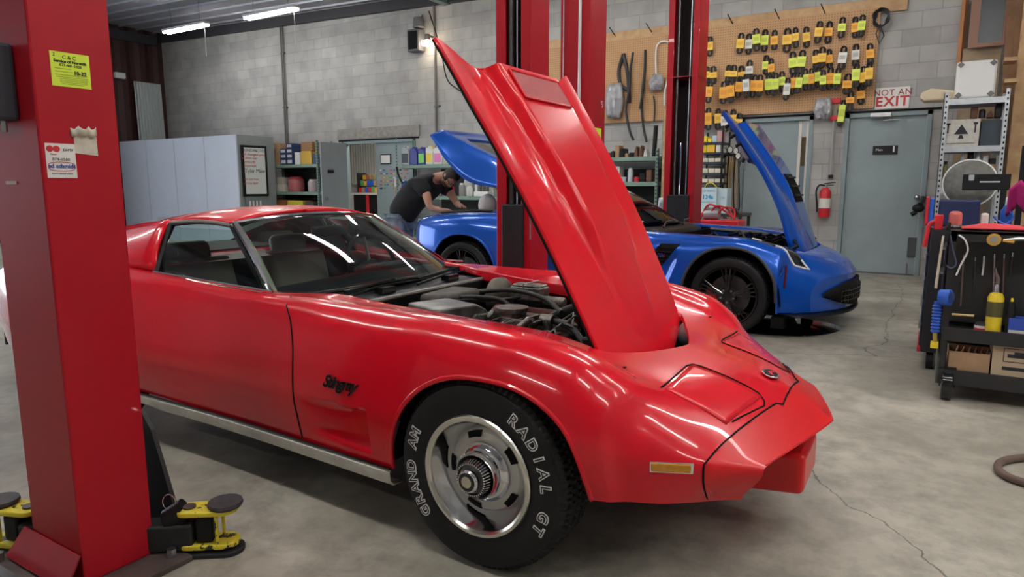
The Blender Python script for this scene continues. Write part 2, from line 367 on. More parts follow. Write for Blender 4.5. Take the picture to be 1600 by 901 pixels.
# ================================================================ LOFTED CAR BODIES
class Body:
    """cross-sections (v = half width, z) along world-direction x; all in car-local coordinates"""
    zrec = None
    def __init__(s, stations, rec, low, disp=None, nctl=10):
        xs = [a for a,_ in stations]
        s.fv = [pchip(xs, [c[i][0] for _,c in stations]) for i in range(nctl)]
        s.fz = [pchip(xs, [c[i][1] for _,c in stations]) for i in range(nctl)]
        s.rec = rec; s.low = low; s.disp = disp
    def curve(s, x, n=110):
        C = [(a(x), b(x), 0) for a,b in zip(s.fv, s.fz)]
        return [(p.x, p.y) for p in catmull(C, n)]
    def section(s, x, vend=0.0, n=64):
        c = s.curve(x); zl = s.low(x)
        k = 0
        while k < len(c)-2 and c[k+1][1] < zl: k += 1
        out = []
        if c[k][1] < zl:
            a, b = c[k], c[k+1]; t = (zl-a[1])/(b[1]-a[1]+1e-9); out.append((lerp(a[0],b[0],t), zl)); k += 1
        e = len(c)-1
        while e > k+1 and c[e-1][0] < vend: e -= 1
        out += c[k:e]
        a, b = c[e-1], c[e]
        if b[0] < vend < a[0]:
            t = (a[0]-vend)/(a[0]-b[0]+1e-9); out.append((vend, lerp(a[1],b[1],t)))
        else: out.append((max(b[0],vend), b[1]))
        # arclength resample
        d = [0]
        for i in range(1,len(out)): d.append(d[-1]+math.hypot(out[i][0]-out[i-1][0], out[i][1]-out[i-1][1]))
        vs = np.interp(np.linspace(0,d[-1],n), d, [q[0] for q in out]); zs = np.interp(np.linspace(0,d[-1],n), d, [q[1] for q in out])
        return list(zip(vs, zs))
    def pt(s, x, v, z, side):
        if s.disp: v = v - s.disp(x, v, z)
        return (x - s.rec(x, v) - (s.zrec(x, z) if s.zrec else 0), side*v, z)
    def at_side(s, x, z, side=-1, off=0.0):
        """point of the flank at station x, height z"""
        c = s.curve(x, 160)
        if z <= c[0][1]:
            p = s.pt(x, c[0][0], z, side); return Vector((p[0], p[1]+side*off, z))
        for i in range(len(c)-1):
            if c[i][1] <= z <= c[i+1][1]:
                t = (z-c[i][1])/(c[i+1][1]-c[i][1]+1e-9); v = lerp(c[i][0], c[i+1][0], t)
                p = s.pt(x, v, z, side); return Vector((p[0], p[1]+side*off, p[2]))
        p = s.pt(x, c[-1][0], c[-1][1], side); return Vector(p)
    def at_top(s, x, v, off=0.0):
        side = -1 if v < 0 else 1; a = abs(v); c = s.curve(x, 160)
        for i in range(len(c)-1, 0, -1):
            if c[i][0] <= a <= c[i-1][0]:
                t = (a-c[i][0])/(c[i-1][0]-c[i][0]+1e-9); z = lerp(c[i][1], c[i-1][1], t)
                return Vector((x-s.rec(x,a), side*a, z+off))
        return Vector((x-s.rec(x,a), side*a, c[-1][1]+off))
    def loft(s, xs, vend, side, mbs, classify, flange=0.0, n=64):
        rows = []
        for x in xs:
            ve = vend(x); r = [s.pt(x, v, z, side) for v, z in s.section(x, ve, n)]
            if flange: q = r[-1]; r.append((q[0], q[1]-side*.004, q[2]-.004)); r.append((q[0], q[1]-side*.006, q[2]-flange))
            rows.append(r)
        m = len(rows[0])
        for i in range(len(rows)-1):
            for j in range(m-1):
                q = [rows[i][j], rows[i][j+1], rows[i+1][j+1], rows[i+1][j]]
                cx = sum(p[0] for p in q)/4; cy = sum(p[1] for p in q)/4; cz = sum(p[2] for p in q)/4
                mbs[classify(cx, cy, cz)].add(q, [(0,1,2,3)])
def solve_x(fn, X, lo, hi):
    """station whose surface point lies at car-local X"""
    for _ in range(26):
        m = (lo+hi)/2
        if fn(m).x < X: lo = m
        else: hi = m
    return fn((lo+hi)/2)
def dense(a, b, step, arches=()):
    """stations from a to b, refined next to the vertical ends of wheel arches"""
    n = max(2, int(abs(b-a)/step)); xs = list(np.linspace(a, b, n+1))
    for c, r in arches:
        for sgn in (-1,1):
            for e in (1.0005, 1.0,.9995,.997,.99,.98,.965,.945,.92,.89):
                x = c+sgn*r*e
                if min(a,b) < x < max(a,b): xs.append(x)
    return sorted(set(round(x,5) for x in xs))
def arch_low(base, arches):
    def f(x):
        z = base(x)
        for c, r, z0, h in arches:
            t = abs(x-c)/r
            if t < 1: z = max(z, z0+h*(max(0,1-min(1,t)**2.3))**.5)
        return z
    return f
def line_on(pts, r, name, m, parent, n=6):
    return MB().tube(pts, r, n).build(name, m, parent)

def tire(parent, R, rim, y_out, width, side, tread=True, center_z=None, seg=360):
    """lathe tyre with tread blocks. local origin = wheel centre, outer face at y = y_out toward side"""
    s = side; prof = []  # (r, y inward distance from outer bulge)
    w_ = width
    base = [(rim,.018),(rim+.008,.006),(rim+.03,.0),(lerp(rim,R,.55),-.004),(lerp(rim,R,.8),.002),(R-.022,.014),(R-.008,.026),(R,.045)]
    k = 26
    for i in range(1,k): base.append((R+.002*math.sin(PI*i/k), .045+(w_-.09)*i/k))
    base += [(R,w_-.045),(R-.008,w_-.026),(R-.022,w_-.014),(lerp(rim,R,.8),w_-.002),(lerp(rim,R,.5),w_+.002),(rim,w_-.018)]
    P = []
    for a in range(seg):
        th = 2*PI*a/seg; row = []
        for (r, d) in base:
            rr = r
            if tread and r > R-.015:
                u = (d-.02)/(w_-.04)
                g = min(abs(u-q) for q in (.2,.4,.6,.8))
                if g < .022: rr -= .009
                zig = .35*math.sin(u*PI*10)
                if ((a/seg*84+zig) % 1) < .30: rr -= .010
                if r < R: rr = r-.004 if ((a/seg*84+zig) % 1) < .3 else r+.002
            row.append((rr*math.cos(th), y_out - s*d, rr*math.sin(th)))
        P.append(row)
    return MB().grid(P, close_u=True).build('tire', RUBBER, parent, auto=35)
# ================================================================ RED COUPE (hood open)
RX, RY = -1.19, 2.55
car = thing('sports_car', 'red coupe with its bonnet raised, in the foreground', 'car', (RX, RY, 0))
def W2L(X): return X-RX
_st = [
 (-4.92,[(.62,.36),(.63,.42),(.64,.5),(.64,.6),(.62,.68),(.55,.70),(.45,.71),(.3,.72),(.15,.72),(0,.72)]),
 (-4.80,[(.70,.32),(.72,.42),(.73,.5),(.73,.62),(.70,.74),(.62,.77),(.5,.78),(.3,.79),(.15,.79),(0,.79)]),
 (-4.30,[(.79,.27),(.83,.4),(.85,.5),(.84,.65),(.80,.78),(.72,.84),(.62,.85),(.4,.84),(.2,.84),(0,.84)]),
 (-3.70,[(.80,.26),(.85,.4),(.87,.52),(.865,.67),(.82,.80),(.75,.855),(.66,.87),(.4,.87),(.2,.87),(0,.87)]),
 (-3.20,[(.77,.26),(.81,.38),(.83,.48),(.815,.62),(.78,.75),(.745,.81),(.70,.835),(.64,.84),(.3,.84),(0,.84)]),
 (-2.75,[(.765,.25),(.79,.36),(.805,.46),(.785,.60),(.755,.72),(.725,.785),(.69,.805),(.64,.81),(.3,.81),(0,.81)]),
 (-2.35,[(.775,.25),(.80,.36),(.812,.46),(.795,.60),(.765,.71),(.735,.775),(.69,.797),(.63,.80),(.3,.80),(0,.80)]),
 (-2.15,[(.785,.25),(.808,.36),(.82,.46),(.803,.60),(.772,.715),(.735,.775),(.68,.800),(.60,.800),(.3,.79),(0,.79)]),
 (-1.85,[(.80,.25),(.82,.36),(.832,.46),(.82,.60),(.79,.715),(.74,.775),(.67,.797),(.58,.780),(.3,.765),(0,.765)]),
 (-1.50,[(.815,.25),(.84,.38),(.85,.49),(.838,.63),(.80,.735),(.74,.785),(.66,.795),(.57,.765),(.3,.74),(0,.74)]),
 (-1.17,[(.82,.26),(.852,.42),(.858,.54),(.845,.65),(.80,.735),(.74,.775),(.66,.78),(.56,.745),(.3,.72),(0,.72)]),
 (-.93,[(.815,.30),(.84,.42),(.848,.52),(.83,.62),(.785,.695),(.72,.735),(.63,.735),(.53,.695),(.3,.67),(0,.67)]),
 (-.72,[(.775,.31),(.805,.40),(.815,.48),(.80,.56),(.755,.62),(.69,.655),(.60,.65),(.48,.625),(.25,.625),(0,.63)]),
 (-.52,[(.71,.305),(.735,.385),(.745,.45),(.73,.495),(.69,.535),(.62,.56),(.53,.565),(.40,.567),(.2,.578),(0,.582)]),
 (-.38,[(.61,.29),(.64,.35),(.652,.41),(.645,.44),(.61,.462),(.55,.48),(.46,.495),(.33,.51),(.16,.523),(0,.527)]),
 (-.24,[(.485,.285),(.50,.335),(.508,.38),(.505,.405),(.48,.412),(.42,.416),(.34,.42),(.23,.424),(.1,.428),(0,.43)])]
_rs = [(a-RX, c) for a, c in _st]
def _rrec(x, v):
    k = pchip([-4.9,-.32+0,.29,.47,.67,.81,.95],[0,0,0,.03,.10,.125,.13])(x); return k*(max(v,0)/.5)**lerp(1.6,1.15,sstep(.6,.95,x))
def _rbase(x): return pchip([-3.9,-3.1,-2.95,-2.1,-.36,.42,.52,.95],[.27,.27,.245,.245,.25,.315,.31,.285])(x)
RARCH = [(.022,.405,.245,.400),(-2.49,.40,.25,.42)]
def _rdisp(x, v, z):
    X = x+RX; d = 0
    if v > .6 and -2.05 < X < -1.665 and .26 < z < .47:
        t = (X+2.05)/.385
        d = .06*t**1.5*sstep(.29,.33,z)*(1-sstep(.43,.455,z))
    return d
RB = Body(_rs, _rrec, arch_low(_rbase, RARCH), _rdisp)
RB.zrec = lambda x, z: .075*sstep(.70,.95,x)*(1-sstep(.27,.40,z))
m_ = {k: MB() for k in ('body','bumper','door','doorf')}
def _gapx(v):
    v = abs(v)
    return (-.385 if v < .17 else -.40-(v-.17)/.45*.115)-RX
def _doorx(z): return pchip([.2,.45,.6,.72,.82],[-2.06,-2.065,-2.075,-2.12,-2.25])(z)-RX
def _cls(x,y,z):
    if x > _gapx(y): return 'bumper'
    if x < _doorx(z) and x > -3.34-RX and abs(y) > .60: return 'door' if y < 0 else 'doorf'
    return 'body'
HO0, HO1 = -2.07-RX, -.93-RX
_hoodhw = pchip([HO0, HO1],[.50,.42])
for side in (-1,1):
    RARCH_ = [(a,b) for a,b,_,_ in RARCH]
    RB.loft(dense(-.77-RX, -.24-RX, .012, RARCH_), lambda x:0, side, m_, _cls)
    RB.loft(dense(HO1, -.77-RX, .008, RARCH_), lambda x:.42*max(0,(-.77-RX-x)/.16)**.77, side, m_, _cls, flange=.03)
    xs = sorted(set(list(dense(HO0, HO1, .02, RARCH_))+list(np.arange(-2.06-RX,-1.6-RX,.008))))
    RB.loft(xs, lambda x:_hoodhw(x), side, m_, _cls, flange=.05)
    RB.loft(dense(-2.36-RX, HO0, .02), lambda x:lerp(.62,.50,sstep(-2.36-RX,HO0,x)), side, m_, _cls, flange=.03)
    RB.loft(dense(-3.30-RX, -2.36-RX, .03), lambda x:.62, side, m_, _cls, flange=.02)
    RB.loft(dense(-4.92-RX, -3.30-RX, .03, RARCH_), lambda x:.0, side, m_, _cls)
_body = m_['body'].build('body_shell', RED, car, weld=True, auto=50)
lab(m_['bumper'].build('front_bumper', mat('bumper_red_paint', (.72,.012,.016), .32, 0, .2, spec=.35, noise=.08, nscale=3), car, weld=True, auto=50), 'flexible nose cover in a slightly flatter, more orange red')
dn = m_['door'].build('door', RED, car, weld=True, auto=50); df = m_['doorf'].build('door', RED, car, weld=True, auto=50)
# nose undercut, grille, centre block
m = MB(); lipT = [RB.at_top(.949, v) for v in np.linspace(-.49,.49,21)]
lipB = [Vector((p.x-.05, p.y*.985, p.z-.030)) for p in lipT]
m.grid([lipT, lipB]); 
m.grid([lipB, [Vector((p.x-.05, p.y, p.z-.02)) for p in lipB]])
m.build('bumper_lip', _M['bumper_red_paint'], car, solid=.006)
g = MB()
for i in range(20):
    y0,y1 = -.5+i*.05, -.45+i*.05
    xa = .72-.10*(abs(y0)/.5)**1.2; xb = .72-.10*(abs(y1)/.5)**1.2
    g.add([(xa,y0,.275),(xb,y1,.275),(xb,y1,.42),(xa,y0,.42)],[(0,1,2,3)])
gr = g.build('grille', BLACKM, car, smooth=False)
g = MB()
for z in (.29,.33,.37): g.tube([(.76-.10*(abs(v)/.5)**1.2, v, z) for v in np.linspace(-.46,.46,15)], .004, 6)
g.build('grille_bar', BLACK, gr)
def blk(x0,x1,hw0,hw1,z0a,z1a,z0b,z1b):
    return MB().add([(x0,-hw0,z0a),(x1,-hw1,z0b),(x1,hw1,z0b),(x0,hw0,z0a),(x0,-hw0,z1a),(x1,-hw1,z1b),(x1,hw1,z1b),(x0,hw0,z1a)],[(0,3,2,1),(4,5,6,7),(0,1,5,4),(1,2,6,5),(2,3,7,6),(3,0,4,7)])
lab(blk(.60,.885,.17,.145,.17,.335,.19,.335).build('licence_plate_mount', _M['bumper_red_paint'], car, bevel=.02, bseg=3), 'red block between the two grille openings')
v_ = MB(); v_.grid([[(.74-.12*(abs(v)/.5)**1.2, v, .285),(.77-.12*(abs(v)/.5)**1.2, v, .268),(.72-.12*(abs(v)/.5)**1.2, v, .26)] for v in np.linspace(-.5,.5,21)])
v_.build('valance', _M['bumper_red_paint'], car, solid=.008)
# panel gaps
GAP = BLACKM
pts = [RB.at_side(lerp(_gapx(.7)+.09+.02*0, _gapx(.7)+.10, t), lerp(.31,.44,t), -1, .0015) for t in np.linspace(0,1,12)]
def gapline(side):
    P = []
    for t in np.linspace(0,1,14):
        z = lerp(.305,.432,t); x = .70
        for _ in range(12):
            p = RB.at_side(x, z, side, .0012); x += (_gapx(.62)-.004 - p.x)
        P.append(p)
    for v in np.linspace(.60,.18,16):
        x = .75
        for _ in range(12):
            p = RB.at_top(x, side*v, .0012); x += (_gapx(v)-p.x)
        P.append(p)
    for v in np.linspace(.16,.0,5):
        x = .75
        for _ in range(12):
            p = RB.at_top(x, side*v, .0012); x += (_gapx(v)-p.x)
        P.append(p)
    return P
for s in (-1,1): MB().tube(gapline(s), .0032, 6).build('panel_gap', GAP, car)
for s in (-1,1):
    P = []
    for z in np.linspace(.262,.80,22):
        x = _doorx(z)
        P.append(RB.at_side(x, z, s, .0005))
    MB().tube(P, .0032, 6).build('panel_gap', GAP, car); m = MB()
    m.tube([RB.at_side(-3.34-RX, z, s, .0005) for z in np.linspace(.30,.82,12)], .0035, 6)
    m.build('panel_gap', GAP, car)
# arch lips
for (c, r, z0, h) in RARCH:
    for s in (-1,1):
        P = []
        for a in np.linspace(-.999,.999,41):
            x = c+r*math.sin(a*PI/2); t = abs(x-c)/r; z = z0+h*max(0,(1-t**2.3))**.5
            z = max(z, _rbase(x)); p = RB.at_side(x, z+.004, s, -.004); P.append(p)
        MB().tube(P, .009, 8).build('arch_lip', RED, car)
        # wheel well liner
        Q = []
        for a in np.linspace(-1,1,25):
            x = c+(r+.012)*math.sin(a*PI/2); t = min(1,abs(x-c)/(r+.012)); z = max(z0-.02+(h+.035)*max(0,(1-t**2.3))**.5, .37 if x > c else .27)
            Q.append([(x, s*(.80 if x < c+.2 else .72), z),(x, s*.50, z)])
        mm = MB().grid(Q); mm.prism([(q[1][0], q[1][2]) for q in Q], .005, lambda a,b,k,s=s:(a, s*(.5-k), b)); mm.build('wheel_well', BLACKM, car, smooth=False)
# rocker moulding
for s in (-1,1):
    lo = []; st = []
    for x in np.linspace(-2.07, -.385, 30):
        p = RB.at_side(x, .275, s, .0); zb = .185 if x > -1.9 else .20
        lo.append([(x, s*(abs(p.y)+.004), .248),(x, s*(abs(p.y)+.012), .240),(x, s*(abs(p.y)+.008), .205),(x, s*(abs(p.y)-.01), zb),(x, s*(abs(p.y)-.06), zb-.005)])
        st.append((x, s*(abs(p.y)+.006), .252))
    rk = lab(MB().grid(lo).build('rocker_moulding', mat('aged_white_sill', (.70,.69,.61), .4, 0, noise=.25, nscale=6), car, solid=.004), 'dull white metal sill trim')
    MB().tube(st, .005, 6).build('sill_strip', BLACKG, rk)
# side marker
p0 = [RB.at_side(x, z, -1, .003) for x, z in ((.60,.425),(.665,.425),(.665,.398),(.60,.398))]
AMB = mat('amber_lens', (.66,.27,.01), .25, 0, .5, noise=.2, nscale=60)
def side_quad(pts, name, m, parent, th, bevel=.002):
    c = [Vector(p) for p in pts]; n = (c[1]-c[0]).cross(c[3]-c[0]).normalized()
    if n.y > 0: n = -n
    b = MB().add([tuple(p) for p in c]+[tuple(p+n*th) for p in c], [(0,1,2,3),(7,6,5,4),(0,4,5,1),(1,5,6,2),(2,6,7,3),(3,7,4,0)])
    return b.build(name, m, parent, smooth=False, bevel=bevel)
def xq(X, z): # flank point at WORLD-X
    x = X-RX
    for _ in range(10):
        p = RB.at_side(x, z, -1, 0); x += (X-RX-p.x)
    return p
mk = side_quad([xq(-.655,.445),xq(-.545,.437),xq(-.545,.405),xq(-.655,.412)], 'marker_bezel', CHROME, car, .004)
side_quad([xq(-.650,.441)+Vector((0,-.003,0)),xq(-.550,.433)+Vector((0,-.003,0)),xq(-.550,.409)+Vector((0,-.003,0)),xq(-.650,.416)+Vector((0,-.003,0))], 'marker_lens', AMB, mk, .005)
# headlamp door outlines
def topx(X, v, off=.0012):
    x = X-RX
    for _ in range(10):
        p = RB.at_top(x, v, off); x += (X-RX-p.x)
    return p
for s in (-1,1):
    def tp(X, v): return topx(X, s*v)
    loop = [tp(-.700,v) for v in np.linspace(.50,.24,10)]+[tp(-.690+.0,.20)]+[tp(X,.19+.0*X) for X in np.linspace(-.66,-.46,9)]+[tp(-.435,.215)]+[tp(lerp(-.43,-.49,t), lerp(.24,.42,t)) for t in np.linspace(0,1,8)]
    hd = MB()
    A = [(-.69,.49),(-.69,.20),(-.445,.20),(-.50,.45)]
    rows = []
    for i in range(13):
        t = i/12; rows.append([tp(lerp(lerp(A[0][0],A[3][0],t), lerp(A[1][0],A[2][0],t), u/12), lerp(lerp(A[0][1],A[3][1],t), lerp(A[1][1],A[2][1],t), u/12))+Vector((0,0,.0015)) for u in range(13)])
    ho = hd.grid(rows).build('headlamp_door', REDF, car, solid=.003)
    MB().tube(loop, .003, 6).build('door_seam', GAP, ho)
# nose emblem
p = topx(-.46, 0.0, .004); n1 = (topx(-.50,0)-topx(-.42,0)).normalized()
M_ = Matrix.Translation(p) @ Matrix.Rotation(math.radians(17),4,'Y')
def emf(x,y,z): return tuple(M_ @ Vector((x,y,z)))
eb = MB(); eb.prism([(.032*math.cos(a), .042*math.sin(a)) for a in np.linspace(0,2*PI,28)[:-1]], .006, emf); em = eb.build('emblem', CHROME, car, bevel=.002)
ef = MB(); ef.prism([(.024*math.cos(a), .033*math.sin(a)) for a in np.linspace(0,2*PI,24)[:-1]], .0075, emf); ef.build('emblem_face', BLACK, em)
ef = MB()
for s in (-1,1): ef.prism([(-.012,s*.002),(.006,s*.024),(.014,s*.02),(-.002,s*-.004)], .009, emf)
ef.build('crossed_flags', INKR if 0 else REDP, em)
# script badge on the fender
pc = xq(-1.80, .535); 
def scf(off): return lambda x,y,z: (pc.x+x, pc.y-.006-off-z+ .10*(y), pc.z+y-.0*x)
t_ = MB(); text(t_, 'Stingray', .062, scf(0), shear=.5, extrude=.0012, spacing=.86, offset=.0030); sb = lab(t_.build('script_badge', CHROME, car, smooth=False), 'chrome and black script badge reading Stingray')
t_ = MB(); text(t_, 'Stingray', .062, scf(.0016), shear=.5, extrude=.0008, spacing=.86, offset=-.0004); t_.build('badge_fill', BLACKG, sb, smooth=False)
# fender side vent back wall is part of the shell; bright front seam
# ---------------------------------------------------------------- wheels of the red car
def arc_text(mb, word, rad, a0, a1, size, y, off, extr=.001):
    n = len(word)
    for i, ch in enumerate(word):
        if ch == ' ': continue
        a = lerp(a0, a1, i/(n-1)); ca, sa = math.cos(a), math.sin(a)
        # letter up = outward (ca,sa), right = clockwise (sa,-ca)
        text(mb, ch, size, lambda x,yy,z: (ca*(rad+yy)+sa*x, y-z, sa*(rad+yy)-ca*x), offset=off, extrude=extr, bold=1)
def rally_wheel(x, side, y=.848, R=.326, rim=.197):
    wh = thing('wheel', '', 'x', (x, side*y, .322))
    del wh['label']; del wh['category']; wh.parent = car
    s = side
    ti = tire(wh, R, rim, 0.0, .225, s)
    def L(prof, name, m, parent=wh, n=72): return MB().lathe([(r, -s*d) for r, d in prof], axis='Y', n=n).build(name, m, parent, auto=30)
    L([(rim+.004,.012),(rim+.008,.002),(rim+.004,-.004),(rim-.006,-.004),(rim-.014,.002),(rim-.016,.008)], 'trim_ring', mat('polished_trim', (.78,.76,.70), .18, 1))
    L([(rim-.015,.006),(rim-.022,.03),(rim-.035,.055),(rim-.045,.075),(rim-.05,.085)], 'rim_barrel', CHROME)
    dk = L([(rim-.048,.086),(.142,.070),(.132,.058),(.105,.054),(.085,.058),(.0,.06)], 'wheel_disc', mat('argent_wheel', (.55,.55,.54), .3, .8))
    
    for k in range(5):
        sl = MB(); a = PI/2+2*PI*k/5+.3; pts = []
        for t in np.linspace(-.22,.22,9): pts.append(((.138)*math.cos(a+t), (.138)*math.sin(a+t)))
        for t in np.linspace(.20,-.20,9): pts.append(((.118)*math.cos(a+t), (.118)*math.sin(a+t)))
        sl.prism(pts, .006, lambda u,v,z:(u, -s*(.0535+ max(0,math.hypot(u,v)-.130)*1.3)+s*z, v))
        sl.build('vent_slot', BLACKM, dk)
    L([(.098,.054),(.100,.046),(.092,.036),(.084,.032),(.080,.030),(.078,.010),(.072,.0)], 'cap_flange', CHROME)
    fn = MB()
    for k in range(40):
        a = 2*PI*k/40; c0, s0 = math.cos(a), math.sin(a)
        P = []
        for (r, d) in ((.072,.028),(.056,-.026),(.050,-.026),(.050,.028)):
            P.append((r,d))
        nx, nz = -s0*.0021, c0*.0021
        vs = [(r*c0+nx, -s*d, r*s0+nz) for r,d in P]+[(r*c0-nx, -s*d, r*s0-nz) for r,d in P]
        fn.add(vs, [(0,1,2,3),(7,6,5,4),(0,4,5,1),(1,5,6,2),(2,6,7,3),(3,7,4,0)])
    cf = fn.build('cap_fin', CHROME, wh, smooth=False); cf['kind'] = 'stuff'
    L([(.058,.030),(.047,-.02),(.0,-.02)], 'cap_core', DSTEEL)
    hc = L([(.038,-.02),(.038,-.040),(.034,-.046),(.030,-.047),(.0,-.047)], 'hub_cap', CHROME)
    L([(.0305,-.0475),(.021,-.0482),(.0,-.0482)], 'cap_ring', BLACKG)
    L([(.019,-.0488),(.0,-.0492)], 'cap_medallion', mat('brass_grey',(.55,.52,.42),.35,.8))
    # raised white outline letters
    if side < 0:
        yl = -.0075*1
        WL = mat('tire_letter_white', (.80,.80,.78), .6)
        for word, a0, a1 in (('GRAND AM', math.radians(219), math.radians(157)), ('RADIAL GT', math.radians(56), math.radians(-26))):
            m1 = MB(); arc_text(m1, word, .261, a0, a1, .050, -.0030, .0030, .0012); lo = m1.build('tire_lettering', WL, ti, smooth=False)
            lab(lo, 'white outlined letters '+word)
            m2 = MB(); arc_text(m2, word, .261, a0, a1, .050, -.0042, -.0006, .0012); m2.build('letter_fill', RUBBER, ti, smooth=False)
    return wh
fw = rally_wheel(0.0, -1)
def dup_child(o, parent):
    c = o.copy(); COL.objects.link(c); c.parent = parent
    for k in list(o.children): dup_child(k, c)
    return c
for (x, s) in ((-2.49,-1),(0.0,1),(-2.49,1)):
    c = dup_child(fw, car); c.location = (x, s*.848, .322)
    if s > 0: c.rotation_euler = (0,0,PI)
# ---------------------------------------------------------------- hood
hoodB = Vector((-.925-RX, 0, .652)); ang = math.radians(60.5)
hd_u = Vector((-math.cos(ang), 0, math.sin(ang))); hd_n = Vector((math.sin(ang), 0, math.cos(ang)))
HL = 1.205
def hood_pt(u, v):
    """u 0..1 along, v -1..1 across"""
    hw = lerp(.425,.515,u**.8); a = abs(v); y = v*hw
    ext = .10*max(0,(a-.52)/.48)**1.1*sstep(.8,1,u)
    fr = -.15*(1-a**1.3)*(1-sstep(0,.4,u))
    l = u*HL + ext + fr
    curl = -.016*sstep(.5,.62,a)*(1-sstep(.62,.95,a))*sstep(.2,.8,u)
    bw = lerp(.30,.52,u); bul = .055*(1-sstep(bw-.05,bw+.045,a))*sstep(.1,.45,u)
    arch = -.03*(2*u-1)**2 + .02
    n = curl+bul+arch
    p = hoodB + hd_u*l + hd_n*n; return Vector((p.x, y, p.z))
hood = thing('hood', '', '', (0,0,0)); del hood['label']; del hood['category']; hood.parent = car
us = list(np.linspace(0,1,50)); vs_ = sorted(set(list(np.linspace(-1,1,60))+[x*s for s in (-1,1) for x in (.25,.3,.35,.4,.45,.48,.5,.52,.55,.57)]))
hp = MB().grid([[hood_pt(u,v) for v in vs_] for u in us]).build('hood_skin', REDF, hood, auto=60)
mh = MB().grid([[hood_pt(u,v)-hd_n*.014 for v in vs_] for u in us]).build('hood_underside', BLACKM, hood)
# edge strip
E_ = [hood_pt(u,-1) for u in np.linspace(0,1,30)]+[hood_pt(1,v) for v in np.linspace(-1,1,40)]+[hood_pt(u,1) for u in np.linspace(1,0,30)]
MB().grid([E_, [p-hd_n*.018 for p in E_]]).build('hood_edge', REDF, hood, solid=.003)
MB().tube([hood_pt(u,-.995)-hd_n*.018 for u in np.linspace(0,1,30)], .006, 6).build('hood_seal', BLACKM, hood)
# vent grille on the bulge
gv = MB(); fr_ = []
u0, u1, vw = .865, .975, .40
for u,v in ((u0,-vw),(u0,vw),(u1,vw),(u1,-vw),(u0,-vw)): pass
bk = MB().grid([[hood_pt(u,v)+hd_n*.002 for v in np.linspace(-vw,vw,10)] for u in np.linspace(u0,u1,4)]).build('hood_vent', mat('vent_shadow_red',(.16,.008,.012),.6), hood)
for i in range(34):
    v = lerp(-vw,vw,i/33); gv.tube([hood_pt(u0,v)+hd_n*.005, hood_pt(u1,v)+hd_n*.005], .0022, 5)
sv = gv.build('vent_slat', mat('worn_chrome',(.72,.22,.22),.35,.3), bk)
fr_ = [hood_pt(u0,v)+hd_n*.006 for v in np.linspace(-vw,vw,10)]+[hood_pt(u1,v)+hd_n*.006 for v in np.linspace(vw,-vw,10)]
MB().tube(fr_+[fr_[0]], .005, 6).build('vent_frame', REDF, bk)
# hood hinge arms
for s in (-1,1):
    MB().tube([(-.90-RX, s*.40, .60), tuple(hood_pt(.03, s*.92)-hd_n*.02)], .012, 8).build('hood_hinge', DSTEEL, hood)
# ---------------------------------------------------------------- red car: glasshouse
def rl(X, v, z): return Vector((X-RX, v, z))
CHR = CHROME
# windshield: base curve and top curve
def ws_base(t): # t -1..1
    return rl(-2.23-.16*abs(t)**2.2, .63*t, .775+.02*(1-abs(t)))
def ws_top(t):
    return rl(-2.80-.03*abs(t)**2, .475*t, 1.072+.028*(1-t*t))
P = []
for i in range(11):
    a = i/10; row = []
    for t in np.linspace(-1,1,25):
        p = ws_base(t).lerp(ws_top(t), a); p += Vector((.025,0,.02))*math.sin(PI*a)*(1-.6*abs(t)); row.append(p)
    P.append(row)
MB().grid(P).build('windshield', GLASS, car)
GPIL = mat('green_beige_trim', (.40,.40,.30), .5)
for s in (-1,1):
    MB().tube([ws_base(s)+Vector((-.01,0,-.01)), P[5][0 if s<0 else -1], ws_top(s)], [.018,.016,.014], 8).build('pillar_trim', CHR, car)
    MB().tube([ws_base(s)+Vector((-.03,-s*.035,0)), Vector(P[5][0 if s<0 else -1])+Vector((-.025,-s*.03,0)), ws_top(s)+Vector((-.02,-s*.025,-.01))], [.016,.016,.014], 8).build('inner_pillar', GPIL, car)
    MB().tube([ws_base(s)+Vector((-.035,0,.0)), ws_base(s).lerp(ws_top(s),.5)+Vector((-.03,s*.006,.005)), ws_top(s)+Vector((-.035,0,-.005))], .012, 8).build('outer_pillar', BLACKG, car)
MB().tube([ws_top(t)+Vector((-.008,0,.004)) for t in np.linspace(-1,1,20)], .010, 8).build('header_trim', CHR, car)
MB().tube([ws_base(t)+Vector((.0,0,-.005)) for t in np.linspace(-1,1,25)], .010, 6).build('windshield_seal', BLACK, car)
# roof (T-tops): rows front->rear
def roof_pt(a, t):
    X = lerp(-2.83, -3.45, a); hw = lerp(.475,.515,sstep(0,.8,a)); z = lerp(1.082, 1.075, a)+.028*math.sin(PI*min(1,a*1.0+.08))
    y = t*hw; zz = z+ .038*(1-abs(t)**2.4) - .018*abs(t)**6
    return rl(X, y, zz)
for (t0,t1,nm) in ((-1,-.07,'roof_panel'),(.07,1,'roof_panel')):
    MB().grid([[roof_pt(a,t) for t in np.linspace(t0,t1,16)] for a in np.linspace(.02,.72,14)]).build(nm, REDF, car, solid=.02)
MB().grid([[roof_pt(a,t) for t in np.linspace(-.065,.065,5)] for a in np.linspace(0,.74,14)]).build('roof_spine', RED, car, solid=.018)
MB().grid([[roof_pt(a,t) for t in np.linspace(-1,1,30)] for a in np.linspace(.725,1,8)]).build('roof_rear', RED, car, solid=.02)
# drip edge above side window
for s in (-1,1):
    MB().tube([roof_pt(a, s)+Vector((0,s*.004,-.012)) for a in np.linspace(0,.74,12)], .011, 8).build('drip_rail', mat('grey_rubber',(.20,.19,.18),.5), car)
CAB_ = mat('cabin_lining', (.03,.03,.028), .8)
MB().grid([[roof_pt(a,t*.96)+Vector((0,0,-.034)) for t in np.linspace(-1,1,20)] for a in np.linspace(.02,1,12)]).build('headliner', CAB_, car)
